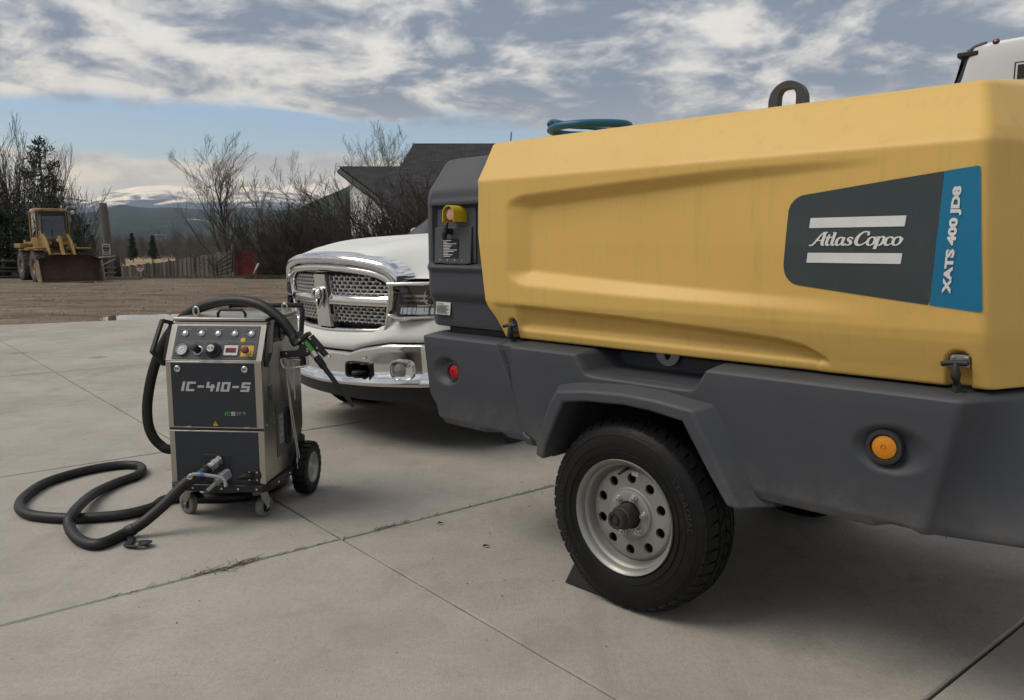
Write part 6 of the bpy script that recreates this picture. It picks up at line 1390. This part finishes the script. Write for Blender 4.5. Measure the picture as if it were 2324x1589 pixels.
# ================================================================ TREES, SHRUBS, FAR WOODS
M_BARK = mat('grey_brown_bark', (.060, .050, .042), .95, col2=(.095, .082, .068), scale=3, stretch=(4, 4, .7))
M_TWIG = mat('brown_twigs', (.095, .078, .064), .95)
M_TWIGD = mat('dark_twigs', (.034, .027, .023), .95, col2=(.055, .042, .034), scale=1.5)
M_TWIGG = mat('grey_twigs', (.105, .092, .080), .95)
def seg_mesh(name, segs, m, sides=3):
    a = np.array(segs); p0, p1, r0, r1 = a[:, 0:3], a[:, 3:6], a[:, 6], a[:, 7]; d = p1 - p0; d /= np.linalg.norm(d, axis=1, keepdims=True) + 1e-9
    h = np.where(np.abs(d[:, 2:3]) < .9, np.array([[0, 0, 1.]]), np.array([[1., 0, 0]])); u = np.cross(h, d); u /= np.linalg.norm(u, axis=1, keepdims=True) + 1e-9; w = np.cross(d, u)
    V = []
    for k in range(sides):
        t = 2 * math.pi * k / sides; o = u * math.cos(t) + w * math.sin(t); V.append(p0 + o * r0[:, None])
    for k in range(sides):
        t = 2 * math.pi * k / sides; o = u * math.cos(t) + w * math.sin(t); V.append(p1 + o * r1[:, None])
    V = np.stack(V, 1).reshape(-1, 3); n = len(a); base = (np.arange(n) * 2 * sides)[:, None]; F = []
    for k in range(sides): F.append(base + np.array([[k, (k + 1) % sides, sides + (k + 1) % sides, sides + k]]))
    F = np.stack(F, 1).reshape(-1)
    me = bpy.data.meshes.new(name); me.vertices.add(len(V)); me.vertices.foreach_set('co', V.astype(np.float32).ravel())
    nf = n * sides; me.loops.add(nf * 4); me.loops.foreach_set('vertex_index', F.astype(np.int32)); me.polygons.add(nf); me.polygons.foreach_set('loop_start', np.arange(0, nf * 4, 4, dtype=np.int32)); me.update(calc_edges=True); me.validate(); me.shade_smooth(); me.materials.append(m)
    return me
def grow(seed, H, r0, depth, nchild, ang, up=.12, stems=1, fan=.3, len_k=.62, wob=.10, rmin=.008, first=.25, nseg=6):
    rn = np.random.RandomState(seed); thick, thin = [], []
    def br(p, d, L_, r, lev):
        n = max(3, nseg - lev); st = L_ / n; q = p.copy(); dd = d.copy(); kids = []
        for i in range(n):
            dd = dd + rn.normal(0, wob, 3) + np.array([0, 0, up]); dd /= np.linalg.norm(dd); e = q + dd * st
            ra = max(rmin * .8, r * (1 - .75 * i / n)); rb = max(rmin * .7, r * (1 - .75 * (i + 1) / n)); (thick if lev <= 1 else thin).append((*q, *e, ra, rb))
            if lev < depth:
                f = (i + 1) / n
                if f > (first if lev == 0 else .12):
                    for _ in range(nchild[lev] if i < n - 1 else nchild[lev] + 1):
                        if rn.rand() < .85: kids.append((e.copy() if rn.rand() < .5 else (q + e) / 2, dd.copy(), f, rb))
            q = e
        for kp, kd, f, kr in kids:
            ax = rn.normal(0, 1, 3); ax -= kd * ax.dot(kd); ax /= np.linalg.norm(ax) + 1e-9; an = ang * rn.uniform(.6, 1.25); nd_ = kd * math.cos(an) + ax * math.sin(an)
            br(kp, nd_, L_ * len_k * rn.uniform(.6, 1.1) * (1.15 - .55 * f), max(rmin, kr * rn.uniform(.5, .75)), lev + 1)
    for s in range(stems):
        a = rn.uniform(0, 2 * math.pi); t = fan * rn.uniform(.2, 1.) if stems > 1 else fan * .15; d = np.array([math.sin(t) * math.cos(a), math.sin(t) * math.sin(a), math.cos(t)])
        br(np.array([rn.normal(0, .12) if stems > 1 else 0, rn.normal(0, .12) if stems > 1 else 0, -.15]), d, H * rn.uniform(.62, 1.) if stems > 1 else H * .80, r0 * rn.uniform(.6, 1.1), 0)
    return thick, thin
def tree_meshes(tag_, mt, mtw, *a, **k):
    th, tn = grow(*a, **k); H = a[1]; th, tn = np.array(th), np.array(tn); mz = max(.1, tn[:, 5].mean()); lx, ly = tn[:, 3].mean() / mz, tn[:, 4].mean() / mz
    for q in (th, tn):
        for c in (0, 3): q[:, c] -= lx * q[:, c + 2]; q[:, c + 1] -= ly * q[:, c + 2]
    f = H / max(th[:, 5].max(), np.percentile(tn[:, 5], 99.6)); th[:, :6] *= f; tn[:, :6] *= f
    return seg_mesh('trunk_' + tag_, th, mt, 5), seg_mesh('crown_' + tag_, tn, mtw, 3)
def place(meshes, name, label, cat, loc, rz=0., sc=1., group=None, sxy=1.):
    t = thing(name, label, cat, loc, rz, group); t.scale = (sc * sxy, sc * sxy, sc)
    obj('trunk', None, None, None, t, mesh=meshes[0]); obj('crown', None, None, None, t, mesh=meshes[1]); return t
def top(X, depth, Y, H):
    p = at(X, depth); return (px(X, Y, depth).z - p.z) / H
def at(X, depth, dz=0.): p = px(X, 600, depth); return Vector((p.x, p.y, land(p.x, p.y) + dz))
# two bare trees right of the pole
TA = tree_meshes('a', M_BARK, M_TWIG, 33, 10., .15, 3, (2, 1, 1), .56, .06, 1, .3, .62, .08, .007, .16, 11)
TB = tree_meshes('b', M_BARK, M_TWIG, 8, 8., .10, 3, (1, 1, 1), .60, .08, 3, .55, .56, .09, .007, .18, 9)
place(TA, 'bare_tree', 'tall bare tree behind the middle of the grey board fence', 'tree', at(511, 47), .6, top(511, 47, 306, 10.), 'bare trees behind the fence', 1.35); place(TB, 'bare_tree', 'bare spreading tree above the brown thicket right of the tall one', 'tree', at(622, 50), 2.0, top(622, 50, 346, 8.), 'bare trees behind the fence')
# willow shrubs on the left
WA = tree_meshes('wa', M_BARK, M_TWIGD, 5, 7., .05, 2, (2, 1), .40, .10, 12, .40, .50, .08, .008, .1, 9); WB = tree_meshes('wb', M_BARK, M_TWIGD, 15, 7., .05, 2, (2, 1), .46, .10, 10, .50, .50, .09, .008, .1, 9)
for k, (X, d, Y, w, lab) in enumerate(((2, 38, 262, WA, 'tallest bare willow clump at the left edge behind the loader'), (52, 40, 322, WB, 'bare willow clump straight above the loader cab'), (122, 41, 334, WA, 'bare willow clump rising behind the pine'), (178, 39, 405, WB, 'low bare willow clump between the pine and the utility pole'), (-60, 37, 262, WB, 'bare willow clump cut by the left edge of the view'))):
    place(w, 'willow_shrub', lab, 'shrub', at(X, d), 1.3 * k + .4, top(X, d, Y, 7.), 'bare willow clumps behind the loader')
# brown thicket in front of the far trees
SA = tree_meshes('sa', M_TWIGD, M_TWIGD, 31, 4., .030, 2, (2, 2), .55, .04, 14, .80, .50, .13, .007, .08, 7); SB = tree_meshes('sb', M_TWIGD, M_TWIGD, 37, 4., .030, 2, (2, 2), .52, .05, 13, .65, .50, .13, .007, .08, 7); SC = tree_meshes('sc', M_BARK, M_TWIG, 43, 4., .030, 2, (2, 2), .58, .03, 13, .9, .5, .13, .007, .08, 7)
for k, (X, d, Y, w) in enumerate(((585, 40, 508, SC), (612, 38, 482, SA), (640, 40, 466, SB), (664, 37, 472, SA), (690, 39, 460, SB), (718, 37, 458, SC), (745, 39, 452, SA), (772, 36, 452, SB), (800, 38, 470, SA), (628, 36, 530, SB), (655, 35.5, 540, SC), (700, 35.5, 520, SA), (735, 35, 520, SB), (765, 34.5, 510, SA))):
    place(w, 'thicket_shrub', 'bare brown shrub in the dense thicket left of the house', 'shrub', at(X, d), 1.7 * k, top(X, d, Y, 4.), 'shrubs of the brown thicket', 1.25)
# shrubs in front of the house
HA = tree_meshes('ha', M_TWIGD, M_TWIGD, 51, 4., .035, 2, (2, 1), .50, .06, 15, .80, .50, .11, .006, .08, 9); HB = tree_meshes('hb', M_TWIGD, M_TWIGD, 57, 4., .03, 2, (2, 2), .55, .05, 12, .9, .5, .11, .006, .08, 9)
for k, (X, d, Y, w, lab) in enumerate(((880, 21, 470, HA, 'bare shrub with thin stems in front of the white siding'), (900, 20, 402, HA, 'bare shrub in front of the dark roof slope of the house'), (945, 19, 385, HB, 'dense bare shrub against the house roof, nearest the compressor'), (985, 20, 380, HA, 'bare shrub half hidden by the grey compressor cowl'), (822, 23, 512, HA, 'low bare shrub at the left corner of the house'), (925, 22, 392, HA, 'bare shrub between the two in front of the roof, further back'))):
    place(w, 'garden_shrub', lab, 'shrub', at(X, d), 2.1 * k + .7, top(X, d, Y, 4.), 'shrubs in front of the house', 1.35)
for k, (X, d, Y) in enumerate(((838, 46, 352), (880, 48, 342), (917, 47, 330))):
    place(TB, 'bare_tree', ('bare treetop showing above the left end of the house roof', 'bare treetop showing above the middle of the lower house roof', 'bare treetop showing beside the taller roof of the house')[k], 'tree', Vector((*at(X, d).xy, -.5)), 1 + 2.1 * k, top(X, d, Y, 8.), 'treetops behind the house')
# conifers: whorled limbs with needle sprays
M_NEED = mat('pine_needles', (.020, .034, .018), .85, col2=(.036, .052, .026), scale=1.2)
def conifer(seed, H, rad, sprays, open_=.5, size=.22):
    rn = np.random.RandomState(seed); segs = [(0, 0, -.2, .05, 0, H * .5, H * .016, H * .011), (.05, 0, H * .5, 0, 0, H, H * .011, .01)]; V = []; F = []
    z = H * .14
    while z < H * .98:
        f = 1 - z / H; nb_ = rn.randint(3, 6)
        for _ in range(nb_):
            a = rn.uniform(0, 6.283); L_ = rad * (f ** .8) * rn.uniform(.45, 1.15) + .12; el = rn.uniform(-.05, .45); d = np.array([math.cos(a) * math.cos(el), math.sin(a) * math.cos(el), math.sin(el)]); p = np.array([0, 0, z]); e = p + d * L_; segs.append((*p, *e, .022, .006))
            for s in range(int(sprays * L_) + 2):
                t = rn.uniform(open_ * .6, 1.05); c = p + d * L_ * t + rn.normal(0, .10 * L_ ** .5, 3)
                for q in range(5):
                    n1 = rn.normal(0, 1, 3); n1[2] += .5; n1 /= np.linalg.norm(n1); n2 = np.cross(n1, rn.normal(0, 1, 3)); n2 /= np.linalg.norm(n2) + 1e-9; l = size * rn.uniform(.6, 1.3); o = len(V); V += [c, c + n1 * l + n2 * l * .16, c + n1 * l * 1.15, c + n1 * l - n2 * l * .16]; F.append((o, o + 1, o + 2, o + 3))
        z += H * rn.uniform(.03, .055)
    me = bpy.data.meshes.new('crown_conifer'); me.from_pydata([tuple(v) for v in V], [], F); me.materials.append(M_NEED); return seg_mesh('trunk_conifer', segs, M_BARK, 5), me
PA = conifer(4, 6.4, 2.4, 6, .5, .19); p = at(108, 36.5); place(PA, 'pine_tree', 'dark green pine directly behind the loader cab', 'tree', p, .5, 1.0)
PB = conifer(9, 3.6, 1.7, 26, .25, .24); place(PB, 'juniper', 'dense dark evergreen bush at the left edge behind the loader', 'bush', at(8, 36), 0., .85)
PC = conifer(14, 9., 2.0, 9, .3, .55)
for k, (X, d, s, lab) in enumerate(((303, 170, .66, 'slim dark conifer standing in the valley, left of the pair'), (350, 175, .62, 'broader dark conifer standing in the valley, right of the pair'), (213, 165, .6, 'small dark conifer in the valley left of the utility pole'))): place(PC, 'far_conifer', lab, 'tree', at(X, d), k * 2., s, 'conifers in the valley')
# bare trees across the valley
for k, (X, d, s, w) in enumerate(((188, 150, .82, TA), (268, 165, .80, TA), (284, 180, .8, TB), (326, 190, .85, TA), (372, 185, .8, TB), (402, 150, 1.0, TA), (420, 155, .92, TB), (434, 140, .82, TA), (452, 160, .98, TA), (468, 165, .92, TB), (486, 190, .9, TA), (545, 150, .85, TA), (562, 170, .9, TB), (590, 165, .9, TA), (230, 190, .85, TB), (150, 170, .9, TA))):
    place(w, 'valley_tree', 'bare grey tree standing in the valley beyond the fence', 'tree', at(X, d), 1.9 * k, s * (.72 if w is TA else .8), 'bare trees in the valley')
rn = np.random.RandomState(77); segs = []
for _ in range(9000):
    d = rn.uniform(120, 420); X = rn.uniform(-250, 1150); d = rn.uniform(215, 420) if 285 < X < 400 else d; p = px(X, 600, d); z = land(p.x, p.y); h = rn.uniform(2.5, 8) * (.5 + .5 * rn.rand()) * (1.25 if d > 200 else .8); q = np.array([p.x, p.y, z - .1]); e = q + np.array([rn.normal(0, .25), rn.normal(0, .25), h]); segs.append((*q, *e, .05 + .05 * rn.rand(), .015))
    for _b in range(5):
        t = rn.uniform(.2, .95); c = q + (e - q) * t; f = c + np.array([rn.normal(0, .8), rn.normal(0, .8), rn.uniform(.5, 1.8)]); segs.append((*c, *f, .03, .012))
tag(obj('far_woods', None, None, mesh=seg_mesh('far_woods', segs, M_TWIGG, 3)), 'grey brown leafless woods across the valley', None, None, 'stuff')
segs = []
for _ in range(9000):
    d = rn.uniform(48, 130); X = rn.uniform(-200, 900)
    if 268 < X < 425: continue
    p = px(X, 600, d); z = land(p.x, p.y); h = rn.uniform(.4, 1.5); q = np.array([p.x, p.y, z - .1])
    for _b in range(4):
        f = q + np.array([rn.normal(0, .4), rn.normal(0, .4), h * rn.uniform(.6, 1.1)]); segs.append((*q, *f, .018, .008))
tag(obj('brush', None, None, mesh=seg_mesh('brush', segs, M_TWIG, 3)), 'low brown brush beyond the fence', None, None, 'stuff')
# grass at the foot of the red screen and along the yard edge
def blades(name, n, region, h, w, m, label, seed, lean=.35):
    rn = np.random.RandomState(seed); V = []; F = []
    for _ in range(n):
        x, y = region(rn); z = land(x, y) - .01; a = rn.uniform(0, 6.28); l = h * rn.uniform(.4, 1.2); o = len(V); dx, dy = math.cos(a) * w, math.sin(a) * w; tx, ty = rn.normal(0, lean) * l, rn.normal(0, lean) * l
        V += [(x - dx, y - dy, z), (x + dx, y + dy, z), (x + tx, y + ty, z + l)]; F.append((o, o + 1, o + 2))
    me = bpy.data.meshes.new(name); me.from_pydata(V, [], F); me.materials.append(m); return tag(obj(name, None, None, mesh=me), label, None, None, 'stuff')
M_GRASS = mat('spring_grass', (.055, .075, .020), .9, col2=(.11, .095, .040), scale=.8); M_DRYG = mat('dry_grass', (.20, .155, .085), .95, col2=(.11, .085, .05), scale=2)
blades('grass', 9000, lambda r: (lambda p: (p.x, p.y))(px(r.uniform(555, 690), 620, r.uniform(33.2, 36.5))), .16, .012, M_GRASS, 'strip of green grass below the red screen', 3)
blades('dry_weeds', 5000, lambda r: (lambda p: (p.x, p.y))(px(r.uniform(280, 600), 620, r.uniform(34.0, 36.6))), .16, .012, M_DRYG, 'dry weeds along the foot of the board fence', 4)

# ================================================================ SMALL THINGS ON THE CONCRETE
segs = []; rn = np.random.RandomState(8)
def litter(a0, a1, n, spread, L_):
    for _ in range(n):
        t = a0 + (a1 - a0) * rn.rand(); p = P0 + dA * t; q = np.array([p.x, p.y, .004]) + np.array([rn.normal(0, spread), rn.normal(0, spread), 0]); an = R(39) + rn.normal(0, .7); l = L_ * rn.uniform(.3, 1.2); e = q + np.array([math.cos(an) * l, math.sin(an) * l, rn.uniform(0, .012)]); segs.append((*q, *e, .0011, .0006))
litter(-.62, -.38, 55, .016, .06); litter(-.95, .0, 70, .007, .03); litter(.15, .34, 50, .006, .025); litter(.4, 1.4, 50, .006, .02)
tag(obj('pine_litter', None, None, mesh=seg_mesh('pine_litter', segs, mat('needle_litter', (.11, .080, .055), .95), 3)), 'dry brown needles gathered along the paving joint', None, None, 'stuff')
def clods(name, n, region, s0, s1, zf, m, label, seed):
    rn = np.random.RandomState(seed); V = []; F = []
    for _ in range(n):
        x, y = region(rn); s = s0 + (s1 - s0) * rn.rand() ** 3; z = zf(x, y); o = len(V)
        for d in ((1, 0, 0), (0, 1, 0), (-1, 0, 0), (0, -1, 0), (0, 0, .8), (0, 0, -.6)): V.append((x + d[0] * s * rn.uniform(.6, 1.2), y + d[1] * s * rn.uniform(.6, 1.2), z + d[2] * s * rn.uniform(.6, 1.2)))
        F += [(o, o + 1, o + 4), (o + 1, o + 2, o + 4), (o + 2, o + 3, o + 4), (o + 3, o, o + 4), (o + 1, o, o + 5), (o + 2, o + 1, o + 5), (o + 3, o + 2, o + 5), (o, o + 3, o + 5)]
    me = bpy.data.meshes.new(name); me.from_pydata(V, [], F); me.materials.append(m); return tag(obj(name, None, None, mesh=me), label, None, None, 'stuff')
clods('dirt_clods', 6000, lambda r: (r.uniform(-26, 4), 13.8 + 18 * r.rand() ** 1.3), .010, .065, lambda x, y: yard_z(x, y) + .002, mat('dirt_clod', (.15, .112, .08), .95, col2=(.30, .25, .20), scale=.9), 'loose clods and stones on the dirt yard', 12)
clods('grit', 900, lambda r: (r.uniform(-4.5, 3.2), r.uniform(1.6, 8)), .0012, .006, lambda x, y: .002, mat('grit_stone', (.14, .12, .10), .95, col2=(.40, .38, .35), scale=3), 'scattered grit on the concrete', 13)
M_LEAF = mat('dead_leaf', (.045, .032, .022), .9)
for X, Y, l, an, lab in ((1000, 1188, .035, .3, 'small dead leaf scrap on the concrete left of the compressor tyre'), (1104, 1240, .040, .2, 'dark twig scrap on the concrete left of the wheel chock'), (1112, 1212, .014, 1.2, 'tiny dark crumb on the concrete above the twig scrap')):
    p = gnd(X, Y, .004); b = MB(); b.add([(-l / 2, 0, 0), (0, -l * .16, .004), (l / 2, 0, .002), (.0, l * .16, .006), (-l * .2, l * .1, .010)], [(0, 1, 2, 3), (0, 3, 4)]); o = b.build('leaf_scrap', M_LEAF, None); o.location = p; o.rotation_euler = (0, 0, an); tag(o, lab, 'debris')

# ================================================================ AIR
hb = MB(); hb.b2((-21000, -17000, -40), (21000, 21000, 1500)); hz_ = hb.build('haze', None, None, None); tag(hz_, 'thin blue air between the yard and the mountains', None, None, 'stuff')
hm = bpy.data.materials.new('air'); hm.use_nodes = True; t = hm.node_tree
for n in list(t.nodes): t.nodes.remove(n)
vo = t.nodes.new('ShaderNodeVolumePrincipled'); vo.inputs['Color'].default_value = (.48, .68, 1., 1); vo.inputs['Absorption Color'].default_value = (1, 1, 1, 1); vo.inputs['Density'].default_value = HAZE; vo.inputs['Anisotropy'].default_value = .0
mo = t.nodes.new('ShaderNodeOutputMaterial'); t.links.new(vo.outputs[0], mo.inputs['Volume']); hz_.data.materials.append(hm)
